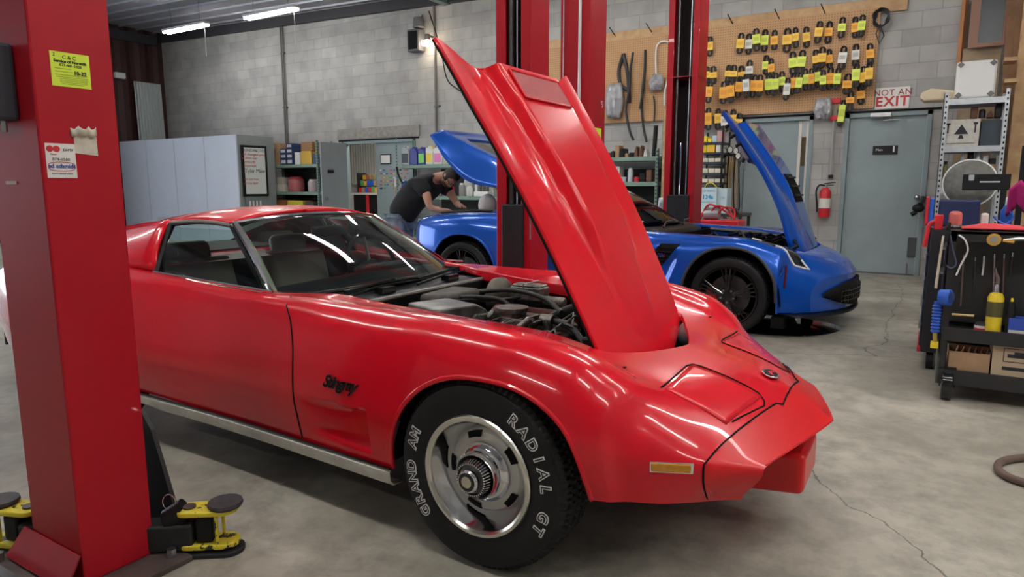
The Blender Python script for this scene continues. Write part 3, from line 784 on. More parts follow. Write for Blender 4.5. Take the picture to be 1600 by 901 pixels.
# sail panels / buttresses and rear glass
for s in (-1,1):
    top = [roof_pt(a, s) for a in (.74,.85,1)]+[rl(-3.75,s*.50,1.02), rl(-4.05,s*.50,.93), rl(-4.25,s*.52,.865)]
    bot = [rl(-3.19,s*.66,.838), rl(-3.3,s*.67,.845), rl(-3.5,s*.68,.85), rl(-3.8,s*.68,.855), rl(-4.1,s*.66,.85), rl(-4.3,s*.6,.845)]
    rows = []
    for i in range(6):
        a, b = top[i], bot[i]; rows.append([a.lerp(b,k/6)+Vector((0,s*.02*math.sin(PI*k/6),0)) for k in range(7)])
    MB().grid(rows).build('sail_panel', RED, car, solid=.015, off=-1 if s>0 else 1)
    MB().grid([[p+Vector((0,-s*.035,-.004)) for p in r] for r in rows]).build('inner_trim', CAB_, car)
    # dark B pillar strip with chrome
    MB().tube([top[0]+Vector((.012,s*.01,-.02)), bot[0]+Vector((.012,s*.012,.0))], .014, 8).build('window_frame', BLACK, car)
MB().grid([[rl(X,y,z) for y in (-.48,0,.48)] for X,z in ((-3.46,1.09),(-3.5,.87))]).build('rear_window', GLASS, car)
# side windows
for s in (-1,1):
    A = roof_pt(.70,s)+Vector((0,0,-.03)); B = roof_pt(.0,s)+Vector((-.02,0,-.03)); C = rl(-2.36,s*.64,.80); D = rl(-3.17,s*.66,.84)
    MB().grid([[A.lerp(B,k/8).lerp(D.lerp(C,k/8), j/6)+Vector((0,s*.02*math.sin(PI*j/6),0)) for j in range(7)] for k in range(9)]).build('side_window', GLASS, car)
    MB().tube([rl(lerp(-3.19,-2.33,t), s*(.672-.015*math.sin(PI*t)+.01), .842-.03*t-.006*math.sin(PI*t)) for t in np.linspace(0,1,10)], .006, 6).build('belt_strip', CHR, car)
# cabin interior
CAB = mat('cabin_black', (.014,.014,.015), .7); TAN = mat('dark_grey_vinyl', (.34,.31,.25), .55, bump=.1, bscale=40)
m = MB(); m.bb(-3.6-RX,-2.1-RX,-.60,.60,.22,.26); m.bb(-3.62-RX,-3.58-RX,-.6,.6,.26,.84); m.bb(-4.2-RX,-3.6-RX,-.46,.46,.872,.878); m.bb(-3.5-RX,-2.3-RX,-.62,-.59,.26,.79); m.bb(-3.5-RX,-2.3-RX,.59,.62,.26,.79)
m.bb(-3.2-RX,-2.2-RX,-.12,.12,.26,.5); m.build('cabin_tub', CAB, car, smooth=False)
NAVY = mat('dark_dash', (.012,.016,.022), .5)
dsh = MB(); rows = []
for i,(X,z) in enumerate(((-2.24,.77),(-2.34,.80),(-2.46,.815),(-2.56,.80),(-2.60,.74),(-2.58,.55))):
    rows.append([rl(X-(.10*abs(t)**2 if i<2 else .03*abs(t)**2), t*.60, z-.02*abs(t)) for t in np.linspace(-1,1,15)])
dsh.grid(rows).build('dashboard', NAVY, car)
m = MB().bb(-2.62-RX,-2.56-RX,.08,.52,.70,.83); lab(m.build('instrument_hood', CAB, car, bevel=.02), 'hood over the driver gauges')
for s in (-1,1):
    st = thing('seat','','',(0,0,0)); del st['label']; del st['category']; st.parent = car
    yc = s*.34
    def cush(c, d, rxy, nm, mm): return MB().box(c, d, 0, rxy, 0).build(nm, mm, st, bevel=.045, bseg=4)
    cush((-3.03-RX, yc, .40), (.46,.46,.16), 0, 'seat_cushion', TAN)
    cush((-3.34-RX, yc, .63), (.13,.44,.48), -.30, 'seat_back', TAN)
    cush((-3.43-RX, yc, .87), (.08,.26,.17), -.2, 'headrest', TAN)
    MB().tube([(-3.40-RX,yc,.80),(-3.42-RX,yc,.86)], .02, 8).build('headrest_post', STEEL, st)
# steering wheel (far side)
sw = thing('steering_wheel','','',(0,0,0)); del sw['label']; del sw['category']; sw.parent = car
Ms = Matrix.Translation((-2.70-RX, .32, .80)) @ Matrix.Rotation(math.radians(68),4,'Y')
cir = [Ms @ Vector((.185*math.cos(a), .185*math.sin(a), 0)) for a in np.linspace(0,2*PI,40)]
MB().tube(cir, .013, 8, caps=False).build('steering_rim', BLACKG, sw)
m = MB()
for a in (0, 2.3, -2.3): m.tube([Ms@Vector((0,0,-.02)), Ms@Vector((.18*math.cos(a+PI), .18*math.sin(a+PI), 0))], .009, 6)
m.build('steering_spoke', STEEL, sw)
MB().tube([Ms@Vector((0,0,.01)), Ms@Vector((0,0,-.03)), Ms@Vector((0,0,-.22))], [.04,.04,.03], 14).build('steering_column', BLACK, sw)
# mirror
mr = thing('rearview_mirror','','',(0,0,0)); del mr['label']; del mr['category']; mr.parent = car
MB().box((-2.72-RX, .0, 1.015), (.03,.24,.06), .18, -.1, 0).build('mirror_housing', BLACK, mr, bevel=.012, bseg=3)
MB().tube([(-2.72-RX,0,1.03),(-2.76-RX,0,1.085)], .008, 6).build('mirror_stem', BLACK, mr)
# cowl
rows = []
for X, z in ((HO0+RX, .742),(HO0+RX-.02,.752),(-2.14,.752),(-2.20,.745),(-2.26,.765),(-2.34,.77)):
    rows.append([rl(X-(.08*abs(t)**2.2 if X < -2.1 else 0), t*(.52 if X>-2.1 else lerp(.52,.62,min(1,(-2.1-X)/.2))), z) for t in np.linspace(-1,1,17)])
MB().grid(rows).build('cowl', mat('cowl_black',(.014,.016,.02),.5), car, solid=.01)
lab(MB().tube([(HO0+.004, y, .748) for y in (-.50,0,.50)], .011, 8).build('cowl_lip', mat('dusty_grey',(.33,.31,.29),.6,noise=.3,nscale=30), car), 'dusty grey rear lip of the engine bay')
for s, y0, y1 in ((1,-.02,-.46),(1,.48,.05)):
    wp = MB().tube([(-2.155-RX, y1, .765),(-2.165-RX,(y0+y1)/2,.785),(-2.17-RX, y0, .79)], [.007,.006,.004], 6); wp.tube([(-2.20-RX, y1+.06,.785),(-2.215-RX, y0-.03,.80)], .006, 6); wp.box((-2.15-RX,(y0+y1)/2+.05,.77),(.05,.09,.03))
    wp.build('wiper', BLACKG, car)
# far fender flange top edge (red rail) comes from the shell; door mirror chrome at far side
lab(MB().ball((-2.42-RX, -.745, .81),.018,8,(1.6,.8,.8)).build('door_badge', CHROME, car), 'small chrome lock on the door top') if 0 else None
# ---------------------------------------------------------------- engine bay
m = MB(); m.bb(-2.05-RX,-.80-RX,-.50,.50,.30,.32); m.bb(-2.07-RX,-2.05-RX,-.50,.50,.30,.735); m.bb(-.80-RX,-.79-RX,-.55,.55,.3,.60)
m.bb(-2.05-RX,-.82-RX,-.52,-.50,.30,.66); m.bb(-2.05-RX,-.82-RX,.50,.52,.30,.66); m.build('engine_bay', BLACKM, car, smooth=False)
eng = thing('engine','','',(0,0,0)); del eng['label']; del eng['category']; eng.parent = car
GRIME = mat('greasy_metal', (.10,.09,.08), .45, .5, col2=(.03,.028,.025), nscale=18, bump=.2, bscale=50)
DUST = mat('dusty_black', (.07,.065,.06), .75, col2=(.16,.145,.125), nscale=14, bump=.15, bscale=40)
HOSE = mat('rubber_hose', (.02,.02,.02), .4)
def E3(X,Y,z): return (X-RX, Y-RY, z)
m = MB(); m.box(E3(-1.62,2.55,.50),(.62,.40,.20)); 
for s in (-1,1): m.box(E3(-1.60,2.55+s*.19,.55),(.55,.14,.12),0,0,s*.5)
m.build('engine_block', GRIME, eng, bevel=.015)
m = MB()
for s in (-1,1):
    m.box(E3(-1.58,2.55+s*.22,.615),(.50,.13,.07),0,0,s*.45)
m.build('valve_cover', mat('orange_engine_paint',(.16,.03,.02),.6,noise=.5,nscale=20), eng, bevel=.02)
# carburettor pile
m = MB(); cx, cy = -1.54, 2.50
m.box(E3(cx,cy,.655),(.20,.16,.07)); m.cyl(E3(cx,cy,.66),E3(cx,cy,.705),.065,24); m.cyl(E3(cx,cy,.705),E3(cx,cy,.725),.072,24); m.box(E3(cx+.09,cy-.06,.66),(.07,.07,.06)); m.cyl(E3(cx+.12,cy+.05,.67),E3(cx+.18,cy+.05,.67),.028,14)
m.cyl(E3(cx-.10,cy-.10,.64),E3(cx-.10,cy-.10,.70),.03,14)
for k in range(9): m.tube([E3(cx-.1+.03*k, cy-.09, .63), E3(cx-.09+.03*k, cy-.11, .66+.01*(k%3)), E3(cx-.06+.03*k, cy-.06, .69)], .006, 6)
m.build('carburettor', ALU, eng, bevel=.004)
m = MB(); rnd = random.Random(3)
for k in range(46):
    x = cx+rnd.uniform(-.22,.26); y = cy+rnd.uniform(-.2,.18); z = .60+rnd.uniform(0,.06)
    if k%3==0: m.cyl(E3(x,y,z),E3(x+rnd.uniform(-.05,.05),y+rnd.uniform(-.05,.05),z+.05),rnd.uniform(.01,.022),10)
    elif k%3==1: m.box(E3(x,y,z),(rnd.uniform(.03,.07),rnd.uniform(.02,.05),rnd.uniform(.02,.05)),rnd.uniform(0,3))
    else: m.tube([E3(x,y,z),E3(x+.05,y+rnd.uniform(-.05,.05),z+.04),E3(x+.1,y+rnd.uniform(-.08,.08),z)],.005,6)
m.build('linkage', ALU, eng)
# air cleaner box (silver, open end) left of carb
m = MB(); q = [(-.13,0),(.13,0),(.13,.055),(.075,.085),(-.13,.085)]
def bx(a,b,k): 
    v = Matrix.Rotation(math.radians(-18),3,'Z') @ Vector((k-.13, a, 0)); return (-1.78+v.x-RX, 2.36+v.y-RY, .655+b)
ac = MB().prism(q,.24,bx).build('air_duct', mat('dusty_silver',(.45,.45,.44),.4,.6,col2=(.22,.21,.20),nscale=9), eng, bevel=.008)
MB().prism([(-.11,.01),(.11,.01),(.11,.05),(.07,.07),(-.11,.07)],.004,lambda a,b,k:(lambda v:(v[0],v[1],v[2]))(bx(a,b,-.003+k))).build('duct_opening', BLACKM, ac)
# heater box at firewall
m = MB().box(E3(-1.95,2.60,.715),(.17,.30,.07),.1).build('heater_box', DUST, eng, bevel=.02)
m = MB().box(E3(-1.93,2.16,.67),(.20,.18,.10),.1); m.cyl(E3(-1.93,2.2,.66),E3(-1.72,2.2,.65),.055,16); m.build('blower_housing', DUST, eng, bevel=.03)
# brake booster + master cylinder (far side)
m = MB().lathe([(0,-.06),(.05,-.06),(.092,-.03),(.098,0),(.098,.012),(.08,.04),(.04,.06),(0,.06)], c=E3(-1.88,2.93,.685), axis='X', n=30).build('brake_booster', mat('cadmium_dust',(.20,.175,.14),.55,.4,noise=.4,nscale=10), eng)
m = MB(); m.box(E3(-1.70,2.93,.715),(.18,.09,.07)); m.box(E3(-1.70,2.93,.755),(.16,.085,.015)); m.cyl(E3(-1.62,2.93,.68),E3(-1.50,2.93,.68),.028,14); m.build('master_cylinder', ALU, eng, bevel=.01)
m = MB().tube([E3(-1.69,2.85,.70),E3(-1.69,2.85,.77),E3(-1.69,3.0,.77),E3(-1.69,3.0,.70)],.004,6).build('cylinder_bail', STEEL, eng)
# hoses
hs = [([(-1.12,2.85,.70),(-1.30,2.80,.70),(-1.42,2.72,.66),(-1.48,2.62,.60)],.032),
      ([(-1.15,2.42,.62),(-1.25,2.50,.66),(-1.38,2.55,.67),(-1.44,2.46,.65),(-1.36,2.38,.63),(-1.24,2.42,.62)],.014),
      ([(-1.95,2.75,.72),(-1.75,2.82,.74),(-1.55,2.80,.72),(-1.40,2.70,.68)],.012),
      ([(-2.0,2.45,.70),(-1.88,2.55,.73),(-1.70,2.62,.73),(-1.60,2.60,.70)],.010),
      ([(-1.98,2.3,.68),(-1.85,2.5,.72),(-1.72,2.72,.71),(-1.72,2.86,.70)],.009),
      ([(-1.30,2.30,.56),(-1.15,2.34,.60),(-1.02,2.40,.58),(-.96,2.30,.55)],.020),
      ([(-1.78,2.20,.62),(-1.60,2.22,.63),(-1.40,2.22,.61),(-1.25,2.26,.57)],.008),
      ([(-1.35,2.95,.66),(-1.25,2.98,.69),(-1.12,2.97,.68)],.010)]
for pts, r in hs:
    MB().tube(catmull([E3(*p) for p in pts], 20), r, 12).build('hose', HOSE, eng)
lab(MB().tube([E3(-1.06,2.35,.60),E3(-1.03,2.28,.585),E3(-.985,2.24,.55)],.022,12).build('hose_clamp', STEEL, eng),'steel end fitting of the lower hose')
# distributor reds, belts, battery-like black box at front
m = MB(); 
for k in range(4): m.cyl(E3(-1.36+.03*k,2.40+.02*(k%2),.60),E3(-1.36+.03*k,2.40+.02*(k%2),.655),.012,10)
m.build('spark_boot', mat('faded_red_rubber',(.30,.07,.05),.6), eng)
m = MB().box(E3(-1.07,2.62,.56),(.10,.55,.22),0,-.12).build('radiator_shroud', mat('shroud_black',(.015,.015,.016),.6), eng, bevel=.01)
m = MB().box(E3(-1.23,2.90,.64),(.2,.16,.05)).build('coolant_tank', DUST, eng, bevel=.012)
m = MB(); m.cyl(E3(-1.20,2.40,.52),E3(-1.12,2.40,.52),.08,24); m.cyl(E3(-1.24,2.58,.55),E3(-1.16,2.58,.55),.06,24); m.cyl(E3(-1.25,2.30,.50),E3(-1.13,2.30,.50),.055,20); m.build('pulley', GRIME, eng)
m = MB().tube([E3(-1.02,2.15,.60),E3(-.985,2.17,.64),E3(-.98,2.22,.61)],.02,10); m.box(E3(-.97,2.17,.60),(.04,.05,.08)); m.build('hood_latch', mat('latch_grey',(.25,.23,.22),.5,.6), eng)
lab(MB().ball(E3(-.88,2.93,.60),.06,10,(.8,1.2,1)).build('horn', mat('grey_horn',(.25,.26,.27),.4), eng),'rounded grey unit by the far hood corner')
# ================================================================ BLUE COUPE (hood and hatch open)
BX, BY = -1.42, 6.68
blu = thing('sports_car', 'blue coupe with black wheels, bonnet and rear hatch both raised, behind the red car', 'car', (BX, BY, 0))
_bst = [
 (-4.93,[(.66,.33),(.70,.42),(.72,.52),(.73,.66),(.72,.78),(.70,.84),(.66,.865),(.5,.88),(.25,.89),(0,.89)]),
 (-4.80,[(.78,.29),(.82,.40),(.835,.52),(.835,.66),(.82,.80),(.78,.88),(.70,.915),(.5,.925),(.25,.93),(0,.93)]),
 (-4.50,[(.86,.26),(.90,.40),(.915,.52),(.91,.68),(.88,.84),(.82,.92),(.74,.95),(.55,.955),(.25,.955),(0,.955)]),
 (-4.17,[(.89,.26),(.925,.42),(.94,.55),(.93,.70),(.90,.85),(.84,.94),(.76,.97),(.6,.975),(.3,.975),(0,.975)]),
 (-3.75,[(.87,.22),(.89,.36),(.905,.50),(.895,.66),(.86,.82),(.80,.93),(.74,.965),(.6,.975),(.3,.975),(0,.975)]),
 (-3.10,[(.84,.20),(.85,.32),(.86,.45),(.845,.60),(.82,.74),(.785,.84),(.74,.885),(.66,.90),(.3,.90),(0,.90)]),
 (-2.40,[(.85,.20),(.86,.32),(.865,.45),(.86,.58),(.845,.70),(.81,.79),(.76,.835),(.68,.85),(.3,.85),(0,.85)]),
 (-1.95,[(.88,.20),(.90,.32),(.91,.45),(.905,.58),(.885,.70),(.84,.785),(.78,.825),(.70,.83),(.3,.82),(0,.82)]),
 (-1.42,[(.90,.20),(.925,.34),(.935,.50),(.93,.65),(.90,.755),(.845,.805),(.775,.82),(.66,.80),(.3,.78),(0,.78)]),
 (-1.05,[(.90,.21),(.92,.34),(.93,.45),(.915,.58),(.87,.68),(.80,.735),(.72,.75),(.60,.735),(.3,.735),(0,.735)]),
 (-.80,[(.87,.21),(.89,.32),(.895,.42),(.875,.51),(.82,.60),(.74,.645),(.64,.66),(.5,.67),(.3,.68),(0,.685)]),
 (-.62,[(.79,.21),(.80,.30),(.80,.38),(.78,.455),(.73,.52),(.65,.56),(.54,.58),(.4,.59),(.2,.60),(0,.605)]),
 (-.54,[(.68,.21),(.69,.28),(.69,.36),(.67,.42),(.62,.465),(.54,.49),(.44,.50),(.3,.505),(.15,.51),(0,.515)])]
def _brec(x, v):
    k = pchip([-3.6,.36,.46,.58,.72,.88],[0,0,.035,.11,.21,.27])(x); return k*(max(v,0)/.7)**2.2
BARCH = [(0.0,.405,.28,.45),(-2.75,.425,.28,.47)]
def _bbase(x): return pchip([-3.6,-3.2,-2.3,-.5,.5,.9],[.30,.26,.19,.19,.20,.21])(x)
def _bdisp(x, v, z):
    X = x+BX; d = 0
    if v > .5 and -3.6 < X < -1.8:   # scooped flank
        d = .05*sstep(.28,.40,z)*(1-sstep(.56,.70,z))*sstep(-3.4,-2.6,X)*(1-sstep(-1.92,-1.86,X-(z-.6)*.4))
    return d
BB = Body([(a-BX,c) for a,c in _bst], _brec, arch_low(_bbase, BARCH), _bdisp)
mb = {k: MB() for k in ('body','bumper','door','doorf')}
def _bcls(x,y,z):
    if x > .36+ .0*z and z < .64-(x-.36)*.25 : return 'bumper'
    if x < -.72-(z-.5)*.25 and x > -1.95 and abs(y) > .7: return 'door' if y < 0 else 'doorf'
    return 'body'
BA = [(a,b) for a,b,_,_ in BARCH]
H0, H1 = -2.02-BX, -.86-BX
for side in (-1,1):
    BB.loft(dense(H1, -.54-BX, .02, BA), lambda x:0, side, mb, _bcls, n=48)
    BB.loft(dense(H0, H1, .03, BA), lambda x:pchip([H0,-.2,H1],[.68,.66,.50])(x), side, mb, _bcls, flange=.10, n=48)
    BB.loft(dense(-2.35-BX, H0, .03), lambda x:.70, side, mb, _bcls, flange=.03, n=48)
    BB.loft(dense(-3.45-BX, -2.35-BX, .04), lambda x:.70, side, mb, _bcls, flange=.02, n=48)
    BB.loft(dense(-4.72-BX, -3.45-BX, .03, BA), lambda x:lerp(.60,.70,sstep(-4.72-BX,-3.9-BX,x)), side, mb, _bcls, flange=.08, n=48)
    BB.loft(dense(-4.93-BX, -4.72-BX, .02), lambda x:0, side, mb, _bcls, n=48)
mb['body'].build('body_shell', BLUE, blu, weld=True, auto=50); mb['bumper'].build('front_bumper', BLUE, blu, weld=True, auto=50)
mb['door'].build('door', BLUE, blu, weld=True, auto=50); mb['doorf'].build('door', BLUE, blu, weld=True, auto=50)
def bl(X, y, z): return Vector((X-BX, y, z))
# tail panel
MB().grid([[BB.pt(-4.93-BX, v, z, s) for v, z in BB.section(-4.93-BX, 0, 20)] for s in (-1,)]+[[(-4.95-BX,0,z) for v,z in BB.section(-4.93-BX,0,20)]]+[[BB.pt(-4.93-BX, v, z, 1) for v, z in BB.section(-4.93-BX, 0, 20)]]).build('rear_bumper', BLUE, blu)
for (c, r, z0, h) in BARCH:
    for s in (-1,1):
        P = []; Q = []
        for a in np.linspace(-1,1,41):
            x = c+r*math.sin(a*PI/2)*.9995; t = abs(x-c)/r; z = z0+h*max(0,1-t**2.3)**.5
            P.append(BB.at_side(x, z+.006, s, .004))
        m = MB().tube(P, .012, 8); lab(m.build('arch_trim', mat('dark_grey_arch',(.05,.05,.055),.5) if c == 0 else BLUE, blu), 'dark grey wheel arch edging') if c == 0 else m.build('arch_trim', BLUE, blu)
        for a in np.linspace(-1,1,21):
            x = c+(r+.012)*math.sin(a*PI/2); t = min(1,abs(x-c)/(r+.012)); z = z0-.02+(h+.03)*max(0,1-t**2.3)**.5
            Q.append([(x, s*.88, z),(x, s*.50, z)])
        mm = MB().grid(Q); mm.prism([(q[1][0], q[1][2]) for q in Q], .005, lambda a,b,k,s=s:(a, s*(.5-k), b)); mm.build('wheel_well', BLACKM, blu, smooth=False)
m = MB(); m.bb(-3.5,.45,-.70,.70,.16,.20); m.build('floor_pan', BLACKM, blu, smooth=False)
# splitter
rows = []
for t in np.linspace(-1,1,41):
    xx = .90-.36*abs(t)**2.6; y = t*.90
    rows.append([(xx-.12,y*.95,.205),(xx+.005,y,.200),(xx+.012,y,.188),(xx-.14,y*.95,.180)])
MB().grid(rows).build('splitter', BLACK, blu, solid=.006)
for s in (-1,1): MB().box((.40, s*.80, .13), (.10,.14,.09)).build('air_deflector', BLACKM, blu)
# grille mouth
def mouth(y, z, off=.004):
    # nose front surface approximated by body end station
    a = abs(y); return (.885-.27*(a/.7)**2.2+off - .0*(z), y, z)
rows = []
for t in np.linspace(-1,1,25):
    y = t*.60; h = .10*(1-abs(t)**3)+.01; rows.append([mouth(y, .335-h+.02*abs(t)), mouth(y,.335,.002), mouth(y, .335+h+.015*abs(t))])
gg = MB().grid([[Vector(p)+Vector((.02-.0*abs(p[1]),0,0)) for p in r] for r in rows]).build('grille', BLACKM, blu, solid=.02)
m = MB()
for zz in (.29,.33,.37): m.tube([Vector(mouth(y, zz))+Vector((.034,0,0)) for y in np.linspace(-.44,.44,17)], .004, 5)
for y in np.linspace(-.44,.44,19): m.tube([Vector(mouth(y,.27))+Vector((.034,0,0)), Vector(mouth(y,.395))+Vector((.034,0,0))], .003, 5)
m.build('grille_bar', BLACKG, gg)
# front face of the nose (closing the loft end)
rows = []
for s in (-1,):
    c = BB.section(-.54-BX, 0, 30)
rows = [[BB.pt(-.54-BX, v, z, s) for s, v in ((-1,v0),(1,v0))] for v0, z in c]
fc = MB().grid([[Vector(r[0]).lerp(Vector(r[1]), k/24)+Vector(((-BB.rec(.88,abs(lerp(-c[i][0],c[i][0],k/24)))+BB.rec(.88,c[i][0])),0,0)) for k in range(25)] for i, r in enumerate(rows)]).build('nose_face', BLUE, blu)
# headlights
HLM = mat('headlamp_black', (.01,.01,.012), .12, 0, .8); 
LED = mat('led_strip_white', (.75,.77,.80), .25)
for s in (-1,1):
    def hp_(X, v):
        return solve_x(lambda x: BB.at_top(x, s*v, .004), X-BX, -.3, .86)
    A = [(-1.31,.79),(-1.20,.80),(-1.08,.79),(-.97,.76),(-.83,.66)]; B = [(-1.27,.74),(-1.19,.72),(-1.07,.67),(-.96,.62),(-.83,.645)]
    rows = []
    for i in range(17):
        u = i/4; k = min(int(u),3); t = u-k
        a = (lerp(A[k][0],A[k+1][0],t), lerp(A[k][1],A[k+1][1],t)); b = (lerp(B[k][0],B[k+1][0],t), lerp(B[k][1],B[k+1][1],t))
        rows.append([hp_(lerp(a[0],b[0],j/5), lerp(a[1],b[1],j/5)) for j in range(6)])
    ho = MB().grid(rows).build('headlamp', HLM, blu, solid=.004)
    lab(MB().tube([rows[i][0]+Vector((0,-s*.004,.004)) for i in range(8,17)]+[rows[15][3],rows[14][4]], .010, 6).build('light_strip', LED, ho), 'white curved light strip')
    lab(MB().tube([rows[i][2]+Vector((0,0,.002)) for i in range(1,5)], .009, 6).build('light_strip', LED, ho), 'small white rear light strip')
# side vent with badge
def bq(X, z, off=.0, s=-1):
    return solve_x(lambda x: BB.at_side(x, z, s, off), X-BX, -2.5, .86)
for s in (-1,1):
    rows = []
    for j in range(9):
        t = j/8; z = lerp(.745,.46,t); x0 = lerp(-2.03,-2.25,t); x1 = lerp(-1.85,-2.09,t)
        rows.append([bq(lerp(x0,x1,k/6), z, .003, s) for k in range(7)])
    v0 = MB().grid(rows).build('side_vent', BLACKM, blu, solid=.004)
    m = MB()
    for j in range(1,8): m.tube([rows[j][k]+Vector((0,s*.006,0)) for k in range(7)], .006, 6)
    m.build('vent_blade', BLACKG, v0)
    c0 = rows[3][3]
    t_ = MB(); text(t_, 'Z06', .05, lambda x,y,z:(c0.x-s*x*-1*(-1) if 0 else c0.x+(-s)*x, c0.y+s*(.012+z), c0.z+y), shear=.3); t_.build('vent_badge', CHROME, v0, smooth=False)
    t_ = MB(); t_.box((c0.x+s*.075, c0.y+s*.012, c0.z),(.03,.004,.02)); lab(t_.build('badge_flag', REDP, v0), 'small red badge mark')
# side marker strips
lab(MB().tube([bq(-.985, z, .002) for z in np.linspace(.60,.42,6)], .010, 6).build('marker_lens', mat('dark_red_lens',(.12,.01,.01),.2), blu), 'dark red side marker on the front arch')
# glasshouse
ROOFB = mat('black_roof', (.010,.010,.012), .12, 0, .8)
DG = glass_mat('dark_glass', (.25,.27,.27), .2)
def bws(t, a):
    b = bl(-2.18-.28*abs(t)**2, .70*t, .865+.02*(1-abs(t))); T = bl(-2.88-.05*t*t, .53*t, 1.185+.03*(1-t*t)); p = b.lerp(T, a); p += Vector((.03,0,.035))*math.sin(PI*a)*(1-.6*abs(t)); return p
MB().grid([[bws(t,a) for t in np.linspace(-1,1,21)] for a in np.linspace(0,1,10)]).build('windshield', DG, blu, solid=.004)
MB().grid([[bl(lerp(-2.88,-3.40,a)-.05*t*t*(1-a), .53*t, 1.185+.03*(1-t*t)+.012*math.sin(PI*a)) for t in np.linspace(-1,1,21)] for a in np.linspace(0,1,8)]).build('roof_panel', ROOFB, blu, solid=.02)
for s in (-1,1):
    MB().tube([bws(s,0)+Vector((-.02,0,0)), bws(s,.5), bws(s,1)], [.028,.024,.022], 8).build('pillar', ROOFB, blu)
    lab(MB().tube([bws(s*.99,.02)+Vector((0,0,.012)), bws(s*.99,.3)+Vector((0,0,.014))], .009, 6).build('pillar_highlight_strip', STEEL, blu), 'modelled highlight at the foot of the windscreen pillar')  # light glint on the pillar foot, built as a bright steel strip
    A,B_,C_,D_ = bl(-2.95,s*.54,1.17), bl(-3.55,s*.56,1.14), bl(-3.75,s*.72,.955), bl(-2.45,s*.72,.855)
    MB().grid([[A.lerp(B_,k/8).lerp(D_.lerp(C_,k/8),j/5) for j in range(6)] for k in range(9)]).build('side_window', DG, blu, solid=.004)
    MB().grid([[bl(-3.40,s*.53,1.185),bl(-3.55,s*.60,1.10),bl(-3.7,s*.71,.96)],[bl(-3.60,s*.55,1.13),bl(-3.8,s*.64,1.04),bl(-3.95,s*.71,.97)]]).build('rear_pillar', BLUE, blu, solid=.01)
m = MB(); m.bb(-3.9-BX,-2.2-BX,-.66,.66,.25,.45); m.bb(-2.55-BX,-2.2-BX,-.66,.66,.45,.84); m.build('cabin_tub', BLACKM, blu, smooth=False)
for s in (-1,1):
    m = MB().box((-3.25-BX,s*.36,.80),(.14,.46,.60),0,-.3,0).build('seat', BLACK, blu, bevel=.05, bseg=3)
# rear cargo: dark well and bright floor, side rails
m = MB(); m.bb(-4.72-BX,-3.5-BX,-.66,.66,.60,.64); m.bb(-4.74-BX,-4.72-BX,-.62,.62,.6,.93); m.build('cargo_floor', BLACKM, blu, smooth=False)
rl_ = MB(); rl_.tube([bl(-4.70,-.55,.95),bl(-4.2,-.62,.985),bl(-3.7,-.66,.985)], .018, 6); rl_.tube([bl(-4.70,.55,.95),bl(-4.2,.64,.985),bl(-3.7,.68,.985)], .018, 6); rl_.tube([bl(-4.70,-.55,.95),bl(-4.74,0,.96),bl(-4.70,.55,.95)], .018, 6)
rl_.build('hatch_seal', BLACK, blu)
MB().tube([bl(-3.75,.55,.99),bl(-3.95,.50,1.02),bl(-4.2,.52,1.0)], .03, 8).build('cargo_cover_roll', BLACK, blu)
lab(MB().ball(bl(-3.80,.30,.99), .12, 12, (1,.8,.9)).build('white_cargo_bag', WHITE, blu), 'white rounded bundle inside the open hatch') if 0 else None
# hatch (opened about the roof edge)
ha = thing('rear_hatch','','',(0,0,0)); del ha['label']; del ha['category']; ha.parent = blu
hinge = bl(-3.42, 0, 1.215); tipp = bl(-4.77, 0, 1.845); du = (tipp-hinge).normalized(); dn_ = Vector((-du.z,0,du.x)); 
if dn_.z < 0: dn_ = -dn_
HLb = (tipp-hinge).length
def hatch(u, v):
    hw = pchip([0,.25,.5,.75,1],[.50,.58,.63,.64,.60])(u); a = abs(v); y = v*hw
    drop = pchip([0,.3,.55,.8,.93,1],[.04,.20,.29,.20,.11,.06])(u)
    n = .03*(1-a*a)*math.sin(PI*min(1,u+.05)) - drop*max(0,(a-.72)/.28) + .02*sstep(.93,1,u)*(1-a**4)
    l = u*HLb + .02*sstep(.9,1,u)*a**2
    return hinge+du*l+dn_*n+Vector((0,y,0))
gm = MB(); bmx = MB(); gs = MB()
U = np.linspace(0,1,41); Vv = np.linspace(-1,1,41)
for i in range(40):
    for j in range(40):
        q = [hatch(U[i],Vv[j]),hatch(U[i],Vv[j+1]),hatch(U[i+1],Vv[j+1]),hatch(U[i+1],Vv[j])]
        uc, vc = (U[i]+U[i+1])/2, abs((Vv[j]+Vv[j+1])/2)
        (gs if (uc/.84)**5*.9+(vc/.58)**5 < 1 and uc > .04 else bmx).add([tuple(p) for p in q],[(0,1,2,3)])
bmx.build('hatch_frame', BLUE, ha, weld=True, auto=35, solid=.015); gs.build('hatch_glass', DG, ha, weld=True)
for s in (-1,1): MB().tube([bl(-3.75,s*.60,.98), hatch(.45, s*.85)+Vector((0,0,-.04))], .010, 8).build('gas_strut', BLACK, ha)
